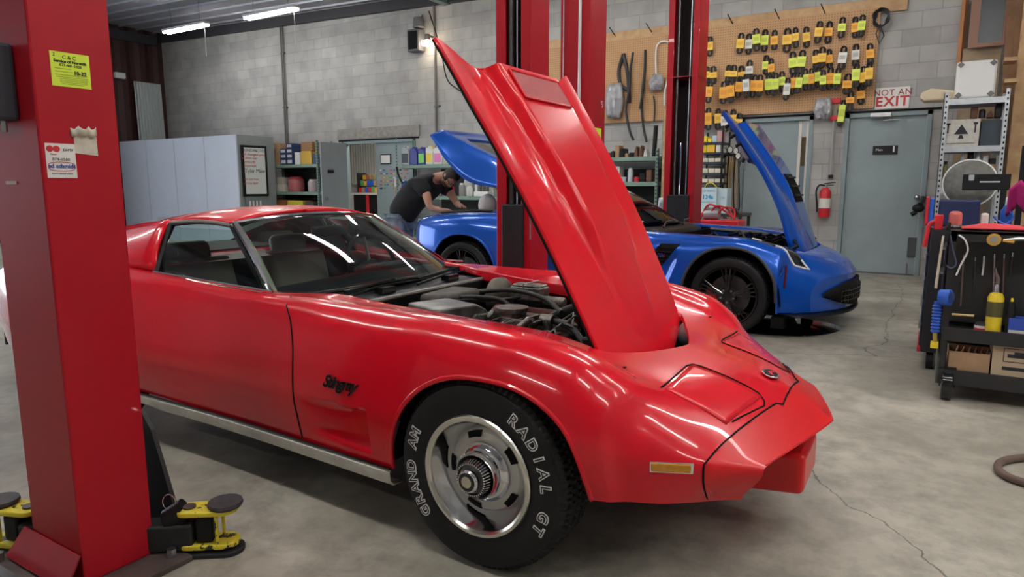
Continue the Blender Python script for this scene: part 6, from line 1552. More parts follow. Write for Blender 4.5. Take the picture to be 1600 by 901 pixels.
# ---------------------------------------------------------------- shelf in the middle (between posts) and parts racks
S3Y = WY-.55
s3x0, s3x1 = at(905,270,Y=S3Y).x, at(1028,270,Y=S3Y).x; s3z = [at(985,245,Y=S3Y).z, at(985,284,Y=S3Y).z]
shelf_unit('storage_shelf','green boltless shelf unit below the left pegboard', s3x0, s3x1, S3Y, WY-.06, [.25]+s3z[::-1], at(1022,232,Y=S3Y).z, back=True)
z_ = s3z[0]; YS = S3Y+.05
rr = random.Random(21)
def clutter(px0,px1,n,z,Y,hmin,hmax,nm,cols_,where,group):
    for i in range(n):
        a = at(lerp(px0,px1,i/n),250,Y=Y).x; b = at(lerp(px0,px1,(i+.85)/n),250,Y=Y).x; h = rr.uniform(hmin,hmax); cn, m = cols_[rr.randrange(len(cols_))]
        k = rr.randrange(3)
        if k == 0: o = MB().bb(a,b,Y,Y+.2,z+.001,z+h).build(nm, m, None, smooth=False, bevel=.008)
        elif k == 1:
            r = (b-a)/2; o = MB().lathe([(0,.001),(r,.001),(r,h*.8),(r*.6,h),(0,h)],c=((a+b)/2,Y+r,z),n=16).build(nm, m)
        else: o = MB().prism([(a,0.001),(b,.001),(b-.02,h*.7),((a+b)/2,h),(a+.01,h*.6)],.16,lambda x,y,q:(x,Y+q,z+y)).build(nm, m, None, smooth=False, bevel=.01)
        tag(o, '%s %s, %s from the left %s'%(cn,nm.replace('_',' '),ordn[i],where), nm.split('_')[-1], group)
CL = [('grey',GALV),('black',BLACK),('white',OFFWHITE),('rusty brown',mat('rusty',(.16,.08,.05),.8)),('tan',CARD)]
clutter(946,1012,9,z_,YS,.06,.22,'used_part',CL,'on the middle shelf, top board','used parts on the middle shelf')
clutter(950,1020,7,s3z[1],YS,.05,.26,'stored_part',CL+[('red',REDP)],'on the middle shelf, lower board','stored parts on the middle shelf')
p = at(1021,210,Y=YS); t = thing('dipstick_tube','black ribbed tube standing on the middle shelf top board','tube',(p.x,YS+.05,z_)); MB().cyl((0,0,.0),(.02,0,at(1021,196,Y=YS).z-z_),.035,10).build('tube_body', BLACK, t)
tag(MB().tube([(at(1034,335,Y=S3Y-.12).x,S3Y-.12,0),(at(1040,170,Y=S3Y-.12).x,S3Y-.12,at(1040,170,Y=S3Y-.12).z)],.028,8).build('wooden_pole', WOOD), 'tall pale wooden pole standing right of the middle shelf', 'pole')
# parts drawer rack (behind post D)
RY_ = WY-.50
def wire_rack(px0,px1,label,zz,tops):
    x0, x1 = at(px0,250,Y=RY_).x, at(px1,250,Y=RY_).x
    t = thing('parts_rack', label, 'rack', ((x0+x1)/2, RY_+.2, 0)); w = x1-x0
    H = at(px0,tops,Y=RY_).z
    for sx in (-1,1):
        for sy in (-1,1): MB().bb(sx*w/2-.012,sx*w/2+.012,sy*.2-.012,sy*.2+.012,0,H).build('upright', BLACK, t, smooth=False)
    zs = [at((px0+px1)/2,z,Y=RY_).z for z in zz]
    for z in zs: MB().bb(-w/2+.012,w/2-.012,-.2,.2,z-.03,z).build('shelf_board', mat('blue_black_board',(.03,.04,.06),.5), t, smooth=False)
    return x0,x1,zs
x0,x1,zs = wire_rack(1036,1052,'black rack of small white bins left of the red lift post with the open channel',(262,280,300,318),206)
clutter(1037,1049,2,zs[0],RY_+.02,.2,.3,'white_bottle',[('white',WHITE),('grey',OFFWHITE)],'on the narrow rack, upper board','white bottles on the narrow rack')
clutter(1037,1049,2,zs[1],RY_+.02,.07,.1,'cream_bin',[('cream',OFFWHITE)],'on the narrow rack, second board','cream bins on the narrow rack')
clutter(1037,1049,2,zs[2],RY_+.02,.07,.1,'pale_bin',[('pale',OFFWHITE)],'on the narrow rack, third board','pale bins on the narrow rack')
tag(MB().ball((at(1040,330,Y=8.9).x,8.9,1.0),.25,14,(.8,.8,1.1)).build('covered_cart_seat', GALV), 'rounded grey plastic seat shell behind the blue car windscreen', 'seat') if 0 else None
x0,x1,zs = wire_rack(1093,1128,'dark parts rack with yellow boxes and cream bins right of the open channel post',(222,238,253,270,285),205)
on_shelf(1097,1105,213,zs[0],RY_+.02,.2,'yellow_box','yellow box at the left on the parts rack top board','box',YELP); on_shelf(1106,1112,216,zs[0],RY_+.02,.2,'yellow_box','low yellow box second on the parts rack top board','box',YELP); on_shelf(1113,1120,212,zs[0],RY_+.02,.2,'pale_blue_box','pale blue box on the parts rack top board','box',mat('pale_blue',(.45,.60,.70),.5)); on_shelf(1121,1129,204,zs[0],RY_+.02,.2,'red_white_box','red and white box on the parts rack top board','box',mat('pink_box',(.55,.30,.28),.5))
on_shelf(1097,1104,227,zs[1],RY_+.02,.2,'yellow_bin','yellow bin at the left on the parts rack second board','bin',YELP); on_shelf(1104.5,1117,226,zs[1],RY_+.02,.2,'amber_bin','wide amber bin on the parts rack second board','bin',mat('amber_bin',(.78,.48,.04),.5)); on_shelf(1119,1126,226,zs[1],RY_+.02,.2,'grey_box','small grey box on the parts rack second board','box',OFFWHITE)
for r,(zq,pt) in enumerate(((zs[2],247),(zs[3],263),(zs[4],279))):
    for c in range(3):
        a,b = 1097+c*10, 1106+c*10
        on_shelf(a,b,pt,zq,RY_+.0,.2,'cream_bin','cream open bin, %s from left on the %s parts rack board'%(ordn[c],['third','fourth','lowest'][r]),'bin',mat('cream_bin',(.62,.58,.46),.6),'cream bins on the parts rack')
# gauge set and hoses
p = at(1138,236,Y=WY-.15)
t = thing('gauge_manifold','gauge set with dials and hanging tan hoses left of the middle grey door','gauges',(p.x+.03,WY-.13,p.z)); t.scale = (.72,.8,.95)
for i,(dx,dz) in enumerate(((-.12,0),(0,.02),(.12,0),(-.18,-.07),(.17,-.08))):
    g_ = MB().cyl((dx,0,dz),(dx,-.04,dz),.055,20).build('gauge_body', BLACK, t); MB().cyl((dx,-.041,dz),(dx,-.043,dz),.046,20).build('gauge_face', PAPER, g_)
MB().box((0,0,-.07),(.30,.05,.05)).build('manifold_block', BLACK, t)
for i,(dx,m) in enumerate(((-.12,BLACK),(-.06,mat('tan_hose',(.40,.28,.12),.6)),(0,_M['tan_hose']),(.05,_M['tan_hose']),(.11,BLACK))):
    MB().tube(catmull([(dx,-.02,-.08),(dx-.01,-.03,-.5),(dx+.03,-.03,-.95),(dx+.08,-.02,-1.15 + .05*i),(dx+.13,-.02,-.9),(dx+.10,-.02,-.5),(dx+.07,0,-.15)],24),.014,6).build('gauge_hose', m, t)
# refrigerant box on the low bench and a red machine behind the blue car
bz = at(1110,333,Y=WY-1.0).z
bx0, bx1 = at(1090,330,Y=WY-1.1).x, at(1160,330,Y=WY-1.1).x - .0
bt = thing('work_bench','low dark bench against the wall left of the middle grey door','bench',((bx0+bx1)/2,WY-.82,0)); w = bx1-bx0
MB().bb(-w/2,w/2,-.3,.3,bz-.04,bz).build('bench_top', DSTEEL, bt, smooth=False)
for sx in (-1,1):
    for sy in (-1,1): MB().bb(sx*(w/2-.03)-.02,sx*(w/2-.03)+.02,sy*.26-.02,sy*.26+.02,0,bz-.04).build('leg', DSTEEL, bt, smooth=False)
a = at(1093,293,Y=WY-1.0); b2 = at(1120,293,Y=WY-1.0)
t = thing('refrigerant_box','white and blue 134a refrigerant box on the bench behind the blue car','box',(a.x,WY-1.0,bz+.001)); W_, H_ = b2.x-a.x, a.z-bz
WB = mat('pale_cyan_box',(.60,.76,.80),.5); MB().bb(0,W_,0,.28,0,H_).build('box_body', WB, t, smooth=False, bevel=.003)
tb = mat('cyan_ink',(.05,.30,.55),.6)
b = MB(); text(b,'134a',H_*.22,lambda x,y,z:(W_/2+x,-.001-z,H_*.63+y),offset=.003); b.build('lettering', tb, t, smooth=False)
b = MB(); text(b,'KLEA REFRIG',H_*.10,lambda x,y,z:(W_/2+x,-.001-z,H_*.86+y)); b.build('lettering', tb, t, smooth=False)
b = MB(); b.prism([(W_*.3,H_*.12),(W_*.5,H_*.34),(W_*.7,H_*.12),(W_*.5,H_*.06)],.001,lambda x,y,z:(x,-.0005-z,y)); b.build('green_mark', mat('dark_green_ink',(.02,.16,.12),.6), t, smooth=False)
b = MB(); b.bb(W_*.05,W_*.95,-.0015,-.0005,H_*.42,H_*.44); b.build('printed_band', tb, t, smooth=False)
lab(MB().tube(catmull([(W_*.2,.1,H_),(W_*.4,.05,H_+.06),(W_*.7,.05,H_+.06),(W_*.9,.1,H_)],12),.008,6).build('yellow_strap', YELP, t), 'yellow loop on top of the box')
p = at(1121,293,Y=WY-.95)
t = thing('refrigerant_box','narrow white and blue box directly right of the 134a box','box',(p.x,WY-.95,bz+.001)); MB().bb(.01,.14,0,.26,0,H_*.97).build('box_body', WB, t, smooth=False); b = MB(); text(b,'134',H_*.12,lambda x,y,z:(.075+x,-.001-z,H_*.6+y)); b.build('lettering', tb, t, smooth=False)
p = at(1128,336,Y=WY-1.6)
t = thing('vacuum_machine','red service machine with grey motor and hoses behind the blue car engine bay','machine',(p.x,WY-1.6,0)); zt = at(1128,331,Y=WY-1.6).z
MB().box((0,0,(zt-.1)/2),(.55,.4,zt-.1)).build('cabinet', REDP, t, bevel=.02); MB().cyl((-.22,-.05,zt-.02),(-.02,-.05,zt-.02),.08,18).build('motor', GALV, t); MB().cyl((.12,-.05,zt-.03),(.22,-.05,zt+.02),.05,14).build('pump', DSTEEL, t)
for i in range(3): MB().tube(catmull([(-.25+.1*i,-.1,zt-.06),(-.15+.1*i,-.12,zt+.10-.02*i),(.02+.08*i,-.1,zt+.04),(.2,-.12,zt-.08)],14),.014,6).build('red_hose', REDP, t)
p = at(1042,318,Y=9.2)
t = thing('grey_chair_shell','grey moulded plastic shell chair left of the open channel lift post','chair',(p.x,9.2,0)); MB().grid([[(x*.26*(1-.3*j/8), .2-.04*(x*x), .45+j*.07) for x in np.linspace(-1,1,9)] for j in range(10)]).build('backrest', GALV, t, solid=.02); MB().grid([[(x*.26,-.28+.06*j,.45-.02*math.sin(PI*j/8)) for x in np.linspace(-1,1,7)] for j in range(9)]).build('seat', GALV, t, solid=.02)
for sx in (-1,1):
    for sy in (-1,1): MB().cyl((sx*.2,sy*.18-.03,0),(sx*.18,sy*.14-.03,.44),.012,8).build('leg', STEEL, t)
# blue tool chest between the lift posts, seen under the raised red bonnet
p = at(872,430,Y=8.0)
t = thing('blue_cabinet','blue service cabinet seen under the raised red bonnet edge','cabinet',(at(868,400,Y=4.75).x,4.75,0)); 
MB().box((0.0,0,.45),(.26,.24,.90)).build('cabinet_body', BLUEP, t, bevel=.01); MB().box((0,-.13,.70),(.22,.012,.30)).build('cabinet_door', mat('deep_blue',(.01,.05,.30),.4), t, bevel=.004); MB().cyl((-.08,-.145,.86),(.0,-.145,.86),.008,8).build('door_handle', STEEL, t)
p = at(850,395,Y=4.55)
tag(MB().cyl((p.x,4.55,.0),(p.x,4.55,p.z+.05),.016,10).build('grease_gun_handle', mat('brown_wood',(.30,.16,.07),.5)), 'thin brown rod standing beside the blue cabinet', 'rod')

# ---------------------------------------------------------------- grey steel shelf unit at right
GY = 9.5
gx0, gx1 = at(1470,250,Y=GY).x-.02, at(1569,250,Y=GY).x
gz = [at(1520,z,Y=GY).z for z in (153,228,293)]
shelf_unit('steel_shelf','grey steel shelf unit at the right beside the grey door', gx0, gx1, GY, GY+.5, [.30,.75]+gz[::-1], at(1573,138,Y=GY).z, GALV, back=False)
zt = gz[0]
a = at(1496,96,Y=GY+.02); b2 = at(1560,96,Y=GY+.02)
t = thing('white_case','white hard case with dark corner clips on top of the grey shelf unit','case',(a.x,GY+.05,zt+.002)); W_, H_ = b2.x-a.x, a.z-zt
MB().bb(0,W_,0,.30,0,H_).build('case_body', WHITE, t, smooth=False, bevel=.03, bseg=3)
for sx in (.04,W_-.04):
    for sz in (.04,H_-.04): MB().box((sx,-.004,sz),(.05,.012,.05),0,PI/4).build('corner_clip', DSTEEL, t, smooth=False)
tag(MB().prism([(0,0),(.5,0),(.5,.10),(.1,.14),(-.06,.10),(-.08,.04)],.3,lambda x,y,k:(gx0-.20+x*.6,GY+.05+k,zt+.002+y)).build('foam_block', mat('cream_foam',(.62,.52,.36),.8), None, smooth=False, bevel=.02), 'cream foam block lying left of the white case', 'foam')
z_ = gz[1]
a = at(1476,188,Y=GY+.03); b2 = at(1532,188,Y=GY+.03)
t = thing('storage_box','whitish box with a black triangle and wrench print on the grey shelf','box',(a.x,GY+.03,z_+.002)); W_, H_ = b2.x-a.x, a.z-z_
MB().bb(0,W_,0,.34,0,H_).build('box_body', mat('mottled_white',(.60,.58,.52),.7,noise=.2,nscale=20), t, smooth=False)
b = MB(); b.prism([(W_*.30,H_*.45),(W_*.70,H_*.45),(W_*.5,H_*.82)],.001,lambda x,y,z:(x,-.0005-z,y)); b.prism([(W_*.42,H_*.28),(W_*.58,H_*.28),(W_*.54,H_*.42),(W_*.46,H_*.42)],.001,lambda x,y,z:(x,-.0005-z,y))
for x in (.12,.88): b.bb(W_*x-.008,W_*x+.008,-.0015,-.0005,H_*.5,H_*.85); b.bb(W_*x-.02,W_*x+.02,-.0015,-.0005,H_*.8,H_*.88)
b.bb(W_*.1,W_*.9,-.0015,-.0005,H_*.10,H_*.12); b.build('printed_mark', INK, t, smooth=False)
tag(MB().box((gx0+.14,GY+.15,z_+.28),(.2,.1,.10)).build('x',BLACK),'x','x') if 0 else None
on_shelf(1534,1566,188,z_,GY+.1,.25,'dark_crate','dark blue grey crate right of the printed box on the grey shelf','crate',mat('slate_crate',(.04,.06,.08),.6))
clutter(1510,1560,4,at(1530,188,Y=GY+.1).z+.03,GY+.14,.08,.2,'tool_part',[('brown',mat('brn',(.12,.05,.03),.7)),('red',REDP),('black',BLACK)],'above the dark crate','parts piled above the crate')
z_ = gz[2]
canister(1478,8,252,z_,GY+.04,mat('olive_bottle',(.14,.12,.05),.4),'tall olive bottle at the left of the grey shelf lower board',BLACK,'bottle','bottle')
on_shelf(1492,1557,257,z_,GY+.12,.3,'brown_carton','brown carton behind the reel on the grey shelf','box',CARD)
clutter(1500,1558,5,at(1530,257,Y=GY+.12).z+.002,GY+.15,.05,.22,'metal_part',[('black',BLACK),('grey',GALV)],'on the brown carton','metal parts on the brown carton')
# hose reel cover + black bracket plate (in front of the shelf)
c0 = at(1515,286,Y=7.2)
t = thing('wheel_cover','round grey cloth cover with a white rim in front of the grey shelf','cover',(c0.x,7.2,c0.z)); R_ = at(1543,286,Y=7.2).x-c0.x; R_ = .20
MB().lathe([(0,-.05),(R_*.5,-.045),(R_*.9,-.02),(R_,0),(R_*.9,.03),(0,.03)],axis='Y',n=40).build('cloth_disc', mat('grey_cloth',(.20,.20,.18),.9,noise=.4,nscale=14,bump=.5,bscale=16), t)
MB().tube([(R_*math.cos(a),0,R_*math.sin(a)) for a in np.linspace(0,2*PI,40)],.008,6,caps=False).build('white_rim', WHITE, t)
MB().cyl((0,.02,-.1),(0,.02,-c0.z),.02,10).build('stand_pole', DSTEEL, t); MB().lathe([(0,0),(.18,0),(.16,.03),(0,.03)],c=(0,.02,-c0.z),n=24).build('stand_base', DSTEEL, t)
a = at(1505,272,Y=6.9); b2 = at(1578,297,Y=6.9)
t = thing('steel_bracket','black flat bracket plate with a slot, in front of the grey cloth cover','bracket',(a.x,6.9,0)); MB().bb(0,b2.x-a.x,0,.02,b2.z,a.z).build('plate', BLACK, t, smooth=False, bevel=.004); xx = at(1531,284,Y=6.89).x-a.x; x2 = at(1563,284,Y=6.89).x-a.x; zz = at(1547,284,Y=6.89).z; MB().bb(xx,x2,-.003,0,zz-.005,zz+.005).build('slot', WHITE, t, smooth=False); MB().bb(b2.x-a.x-.06,b2.x-a.x-.02,.0,.04,0,b2.z).build('post', BLACK, t, smooth=False); MB().box((.06,-.004,a.z-.03),(.04,.012,.05)).build('clamp', GALV, t, bevel=.006)
# wood planks, framed board and cardboard at far right
tag(MB().add([],[]).box((at(1592,200,Y=9.9).x+.05, 9.9, 2.2),(.26,.05,4.4),0,0,0).build('wooden_plank', WOOD, None, smooth=False, bevel=.004),'wide pale plank standing upright at the right edge of the picture','plank')
for i,(px,lean) in enumerate(((1575,.02),(1568,-.03))):
    p = at(px,200,Y=10.3+i*.25); tag(MB().box((p.x,10.3+i*.25,2.1),(.10,.05,4.2),0,lean).build('wooden_stud', mat('dark_pine',(.36,.19,.09),.6,noise=.3,nscale=5), None, smooth=False), ['brown stud standing just left of the wide pale plank','brown stud leaning behind the grey shelf unit'][i],'stud')
a = at(1519,0,Y=10.6); b2 = at(1571,70,Y=10.6)
t = thing('framed_panel','wood framed dark panel high up behind the white case','panel',(a.x,10.6,b2.z)); W_, H_ = b2.x-a.x, 1.2
for nm,(x0,x1,z0,z1) in (('frame_side',(0,.10,0,H_)),('frame_side',(W_-.04,W_,0,H_)),('frame_rail',(.10,W_-.04,0,.05)),('frame_rail',(.10,W_-.04,H_-.06,H_))): MB().bb(x0,x1,0,.04,z0,z1).build(nm, mat('brown_frame',(.28,.14,.09),.5), t, smooth=False)
MB().bb(.10,W_-.04,.02,.03,.05,H_-.06).build('dark_panel', mat('slate_panel',(.04,.05,.055),.3), t, smooth=False)
a = at(1506,96,Y=10.75); b2 = at(1562,72,Y=10.75)
tag(MB().bb(a.x-.02,b2.x+.02,10.72,10.78,0,b2.z).build('plywood_sheet', mat('plywood',(.38,.28,.17),.7,noise=.25,nscale=6), None, smooth=False),'plywood sheet standing behind the white case','plywood')
tag(MB().tube([tuple(at(1500,100,Y=10.9)),tuple(at(1509,0,Y=10.9))],.04,4).build('wooden_batten', mat('orange_batten',(.45,.18,.07),.6), None, smooth=False),'orange brown batten leaning on the wall left of the framed panel','batten')
for i,py in enumerate((95,128)):
    p = at(1578,py,Y=9.7); tag(MB().box((p.x,9.7,p.z),(.12,.3,.04)).build('lumber_bracket', WOOD, None, smooth=False), ['upper','lower'][i]+' wooden bracket end beside the wide pale plank','bracket')

# ================================================================ TOOL CART
KX0, KX1, KY0, KY1 = .10, .98, 4.62, 5.22
kt = thing('tool_cart','black tool cart with hanging tools and shelves at the right edge','tool cart',(KX0,KY0,0))
CB = mat('cart_black',(.018,.018,.02),.4,0,.2); w = KX1-KX0; d = KY1-KY0
zt = at(1478,360,Y=KY0).z; ztr = at(1470,510,Y=KY0).z; zlo = at(1468,575,Y=KY0).z
for sx in (0,w-.03):
    for sy in (0,d-.03): MB().bb(sx,sx+.03,sy,sy+.03,.19,zt).build('corner_post', CB, kt, smooth=False)
# front tool panel upper half
MB().bb(.0,w,.22,.235,ztr,zt).build('tool_panel', CB, kt, smooth=False, bevel=.003)
MB().bb(0,w,.0,.235,zt-.02,zt).build('top_lip', CB, kt, smooth=False, bevel=.003); MB().bb(0,w,.235,d,zt-.035,zt-.015).build('top_tray', CB, kt, smooth=False)
MB().bb(0,w,-.0,.008,zt-.06,zt-.0).build('top_fascia', CB, kt, smooth=False)
MB().bb(-.012,0,.235,d,zt-.02,zt+.035).build('tray_edge', CB, kt, smooth=False)
MB().bb(0,w,0,d,ztr-.05,ztr-.03).build('middle_shelf', CB, kt, smooth=False); MB().bb(0,w,-.006,.004,ztr-.08,ztr).build('middle_fascia', CB, kt, smooth=False, bevel=.003)
MB().bb(0,w,0,d,zlo-.03,zlo-.01).build('lower_shelf', CB, kt, smooth=False); MB().bb(0,w,-.006,.004,zlo-.09,zlo).build('lower_fascia', CB, kt, smooth=False, bevel=.003)
MB().bb(-.010,0,0,d,zlo-.09,zlo+.06).build('side_skirt', mat('scuffed_side',(.09,.10,.09),.4,.4), kt, smooth=False)
MB().bb(w-.01,w,.0,d,.14,zt).build('right_side', CB, kt, smooth=False); MB().bb(0,w,d-.01,d,zlo,zt).build('back_panel', CB, kt, smooth=False)
for i in range(3): 
    q = MB().bb(-.014,-.002,.26,d-.02,ztr+.02+i*.15,ztr+.155+i*.15).build('drawer', mat('drawer_black',(.022,.022,.025),.35), kt, smooth=False, bevel=.004); MB().bb(-.03,-.014,.30,d-.06,ztr+.125+i*.15,ztr+.14+i*.15).build('drawer_handle', STEEL, q, smooth=False)
for i,(sx,sy) in enumerate(((.05,.03),(w-.08,.03),(.05,d-.03),(w-.08,d-.03))):
    c = MB().cyl((sx-.028,sy,.088),(sx+.028,sy,.088),.088,28).build('caster_wheel', BLACKG, kt, bevel=.006); b = MB(); b.bb(sx-.040,sx-.033,sy-.03,sy+.03,.08,.185); b.bb(sx+.033,sx+.040,sy-.03,sy+.03,.08,.185); b.bb(sx-.040,sx+.040,sy-.035,sy+.035,.18,.195); b.build('caster_fork', BLACK, c, smooth=False)
def KP(px,py,dy=0.0): return at(px,py,Y=KY0+dy)
def kthing(name,label,cat,p,group=None): return thing(name,label,cat,tuple(p),0,group)
# brass coloured sticker on the panel
p = KP(1553,374,.0); b = MB().lathe([(0,-.003),(.034,-.003),(.034,0)],axis='Y',n=24).build('round_sticker', mat('amber_sticker',(.55,.30,.05),.5), kt); b.location = (p.x-KX0, -.003, p.z-.0+.0); 
MB().lathe([(0,-.004),(.022,-.004),(.022,0)],axis='Y',n=20).build('sticker_centre', mat('grey_sticker',(.30,.28,.22),.5), b); lab(b,'round amber sticker')
TY = .205
def rod(label, x,y0,y1, r, m, x2=None, name='hanging_rod', grp='rods hanging on the cart tool panel', cat='rod', hook=False):
    a = KP(x,y0,TY); c = KP(x2 or x,y1,TY); t = thing(name,label,cat,tuple(a),0,grp); q = c-a
    MB().cyl((0,0,0),tuple(q),r,8).build('shaft', m, t); MB().tube([(0,.01,.01),(0,-.012,.012),(0,-.012,-.01)],.003,5).build('hook', STEEL, t); return t
rs_ = mat('copper_rod',(.22,.17,.15),.4,.6)
t = rod('long thin steel rod with a dark ball end, left of centre on the cart panel',1506,402,478,.005,rs_,1501); 
rod('steel extension bar in the middle of the cart panel',1554,400,455,.005,STEEL,1552); rod('bright steel bar beside the torch on the cart panel',1569,400,458,.005,rs_,1567); rod('dark bent rod left of the middle on the cart panel',1524,405,462,.004,DSTEEL,1521)
rod('thin dark rod at the right of the cart panel',1582,398,430,.004,DSTEEL,1578)
def cordh(label, pts, r, m, name='hanging_cord', dy=.19, cat='cord'):
    return tag(MB().tube(catmull([tuple(KP(x,y,dy)) for x,y in pts],24),r,7).build(name, m), label, cat)
cordh('white cord hanging in a curve from the top left of the cart',[(1498,367),(1508,375),(1512,392),(1502,412),(1494,430)],.005,WHITE,dy=-.012)
cordh('blue grey wire hook hanging at the left of the cart',[(1485,368),(1489,390),(1494,412),(1486,419),(1478,414)],.004,mat('slate_wire',(.06,.08,.14),.5),dy=-.012)
cordh('short white cord in the middle of the cart panel',[(1538,400),(1537,415),(1535,430)],.005,WHITE)
tag(MB().tube([tuple(KP(1474,368,-.015)),tuple(KP(1469,400,-.03)),tuple(KP(1462,450,-.04))],[.006,.007,.008],8).build('scraper_handle', mat('bone_handle',(.55,.50,.38),.5)), 'pale slim handle hanging at the left corner of the cart', 'handle')
# red towel, pliers on top
p = KP(1555,355,.30)
rows = []
for i in range(13):
    rows.append([(p.x-.17+.34*i/12, KY0+.08+.30*j/8, zt+.004+.028*abs(math.sin(PI*i/12))*(.6+.4*math.sin(j*1.4+i*.7))*math.sin(PI*(j+.3)/8.6)+.003) for j in range(9)])
tag(MB().grid(rows).build('red_towel', mat('red_cloth',(.62,.05,.06),.85,bump=.3,bscale=30), None, solid=.006, off=-1 if 0 else 1), 'red shop towel folded on top of the tool cart', 'towel')
p = KP(1592,376,-.02); t = kthing('pliers','steel pliers with orange grips clipped at the right of the cart front','pliers',p); MB().tube([(-.07,0,0),(.0,0,.012),(.10,0,.01)],[.006,.012,.008],8).build('jaws', STEEL, t); MB().tube([(-.02,0,-.008),(-.05,0,-.004),(-.07,0,0)],.008,8).build('grip', ORAN, t)
# torch cylinder
zc = ztr-.03
def bottle(label,px0,px1,ptop,m,capm,name,cat,z=zc,dy=.04,band=None,top=.82,nz=None):
    a = KP(px0,ptop,dy); b = KP(px1,ptop,dy); r = (b.x-a.x)/2; h = a.z-z
    t = thing(name,label,cat,((a.x+b.x)/2,KY0+dy+r,z+.001)); MB().lathe([(0,0),(r,.002),(r,h*top*.9),(r*.75,h*top),(r*.3,h*top*1.03),(0,h*top*1.03)],n=26).build('bottle_body', m, t); MB().lathe([(0,h*top),(r*.32,h*top),(r*.3,h*.97),(r*.2,h),(0,h)],n=14).build('bottle_cap', capm, t)
    if band: MB().lathe([(r+.001,h*band[0]),(r+.001,h*band[1])],n=26).build('bottle_label', band[2], t)
    return t
tt_ = bottle('bright yellow gas torch cylinder standing on the cart middle shelf',1546,1573,445,YELP,STEEL,'torch_cylinder','gas cylinder',band=(.36,.66,mat('dark_print',(.10,.09,.03),.5)))
h_ = KP(1560,445,.04).z-zc
MB().tube([(0,0,h_),(0,0,h_+.03),(-.015,0,h_+.07),(-.02,0,h_+.09)],[.010,.010,.007,.006],8).build('torch_nozzle', rs_, tt_)
bottle('black bottle with a yellow cap right of the torch cylinder',1575,1590,466,BLACK,YELP,'oil_bottle','bottle',top=.88)
a = KP(1524,493,.06); b2 = KP(1545,515,.06); r = (b2.x-a.x)/2
t = thing('tape_can','red and white round tin on the cart middle shelf','tin',((a.x+b2.x)/2,KY0+.06+r,zc+.001)); MB().lathe([(0,0),(r,0),(r,.028),(0,.028)],n=24).build('tin_base', REDP, t); MB().lathe([(r*.98,.028),(r*.98,.042),(0,.042)],n=24).build('tin_band', WHITE, t); MB().lathe([(r*.9,.042),(r*.9,.058),(r*.6,.062),(0,.062)],n=24).build('tin_lid', DSTEEL, t)
tag(MB().cyl(tuple(KP(1487,491,.05)),tuple(KP(1522,493,.05)),.007,10).build('wooden_handle', mat('yellow_handle',(.62,.48,.18),.5)), 'short yellowish wooden handle on the cart middle shelf', 'handle')
a = KP(1577,497,.03); b2 = KP(1640,516,.03); t = thing('blue_box','blue and white carton at the right of the cart middle shelf','box',(a.x,KY0+.03,zc+.001)); H_ = a.z-zc; MB().bb(0,.16,0,.10,0,H_).build('box_body', mat('royal_blue_box',(.03,.08,.45),.5), t, smooth=False); MB().bb(.002,.158,-.001,0,0.005,H_*.38).build('box_band', PAPER, t, smooth=False)
# blue regulator hanging at the left corner
p = KP(1471,464,-.05)
t = kthing('air_regulator','blue air gun with a round gauge hanging at the left corner of the cart','air gun',p); t.scale = (1.3,1,1.3)
MB().cyl((-.005,-.005,0),(.035,-.02,.002),.036,24).build('gauge_body', BLUEP, t, bevel=.004); MB().cyl((.036,-.0205,.002),(.038,-.0215,.002),.027,20).build('gauge_face', mat('navy_face',(.02,.05,.18),.3), t)
b = MB()
for k in range(9): b.lathe([(.014,-.035-.014*k),(.020,-.040-.014*k),(.014,-.047-.014*k)],c=(-.012,-.005,0),n=14)
b.cyl((-.012,-.005,-.02),(-.012,-.005,-.16),.014,12); b.build('ribbed_grip', BLUEP, t); MB().cyl((-.012,-.005,-.16),(-.008,-.005,-.20),.009,10).build('brass_fitting', mat('brass',(.6,.42,.12),.3,.9), t); MB().box((-.01,-.005,-.215),(.03,.02,.03)).build('yellow_tip', YELP, t)
# cardboard boxes on the lower shelf
a = KP(1482,545,.03); b2 = KP(1550,545,.03); zl2 = zlo-.01
t = thing('cardboard_box','open cardboard box with parts on the cart lower shelf, at the left','box',(a.x,KY0+.03,zl2+.001)); W_ = b2.x-a.x; H_ = max(a.z-zl2-.01,.1)
b = MB(); b.bb(0,W_,0,.004,0,H_); b.bb(0,W_,.22,.224,0,H_); b.bb(0,.004,0,.22,0,H_); b.bb(W_-.004,W_,0,.22,0,H_); b.bb(0,W_,0,.22,0,.004); b.build('box_walls', CARD, t, smooth=False)
b = MB(); 
for k in range(6): b.tube([(.03+.03*k,.08,H_*.5),(.05+.03*k,.10,H_+.01),(.07+.03*k,.12,H_*.5)],.006,6)
b.build('box_contents', mat('copper_bits',(.30,.14,.08),.4,.6), t)
a = KP(1553,532,.03); t = thing('cardboard_box','closed cardboard box with a printed outline on the cart lower shelf','box',(a.x,KY0+.03,zl2+.001)); H_ = a.z-zl2; MB().bb(0,.26,0,.22,0,H_).build('box_body', mat('light_cardboard',(.46,.36,.25),.8), t, smooth=False); b = MB()
for (x0,x1,z0,z1) in ((.05,.24,H_*.80,H_*.82),(.05,.24,H_*.42,H_*.44),(.05,.054,H_*.42,H_*.82),(.236,.24,H_*.42,H_*.82),(.07,.20,H_*.55,H_*.65),(.10,.17,H_*.65,H_*.72),(.05,.24,H_*.18,H_*.28)): b.bb(x0,x1,-.001,-.0003,z0,z1)
b.build('printed_mark', INK, t, smooth=False)
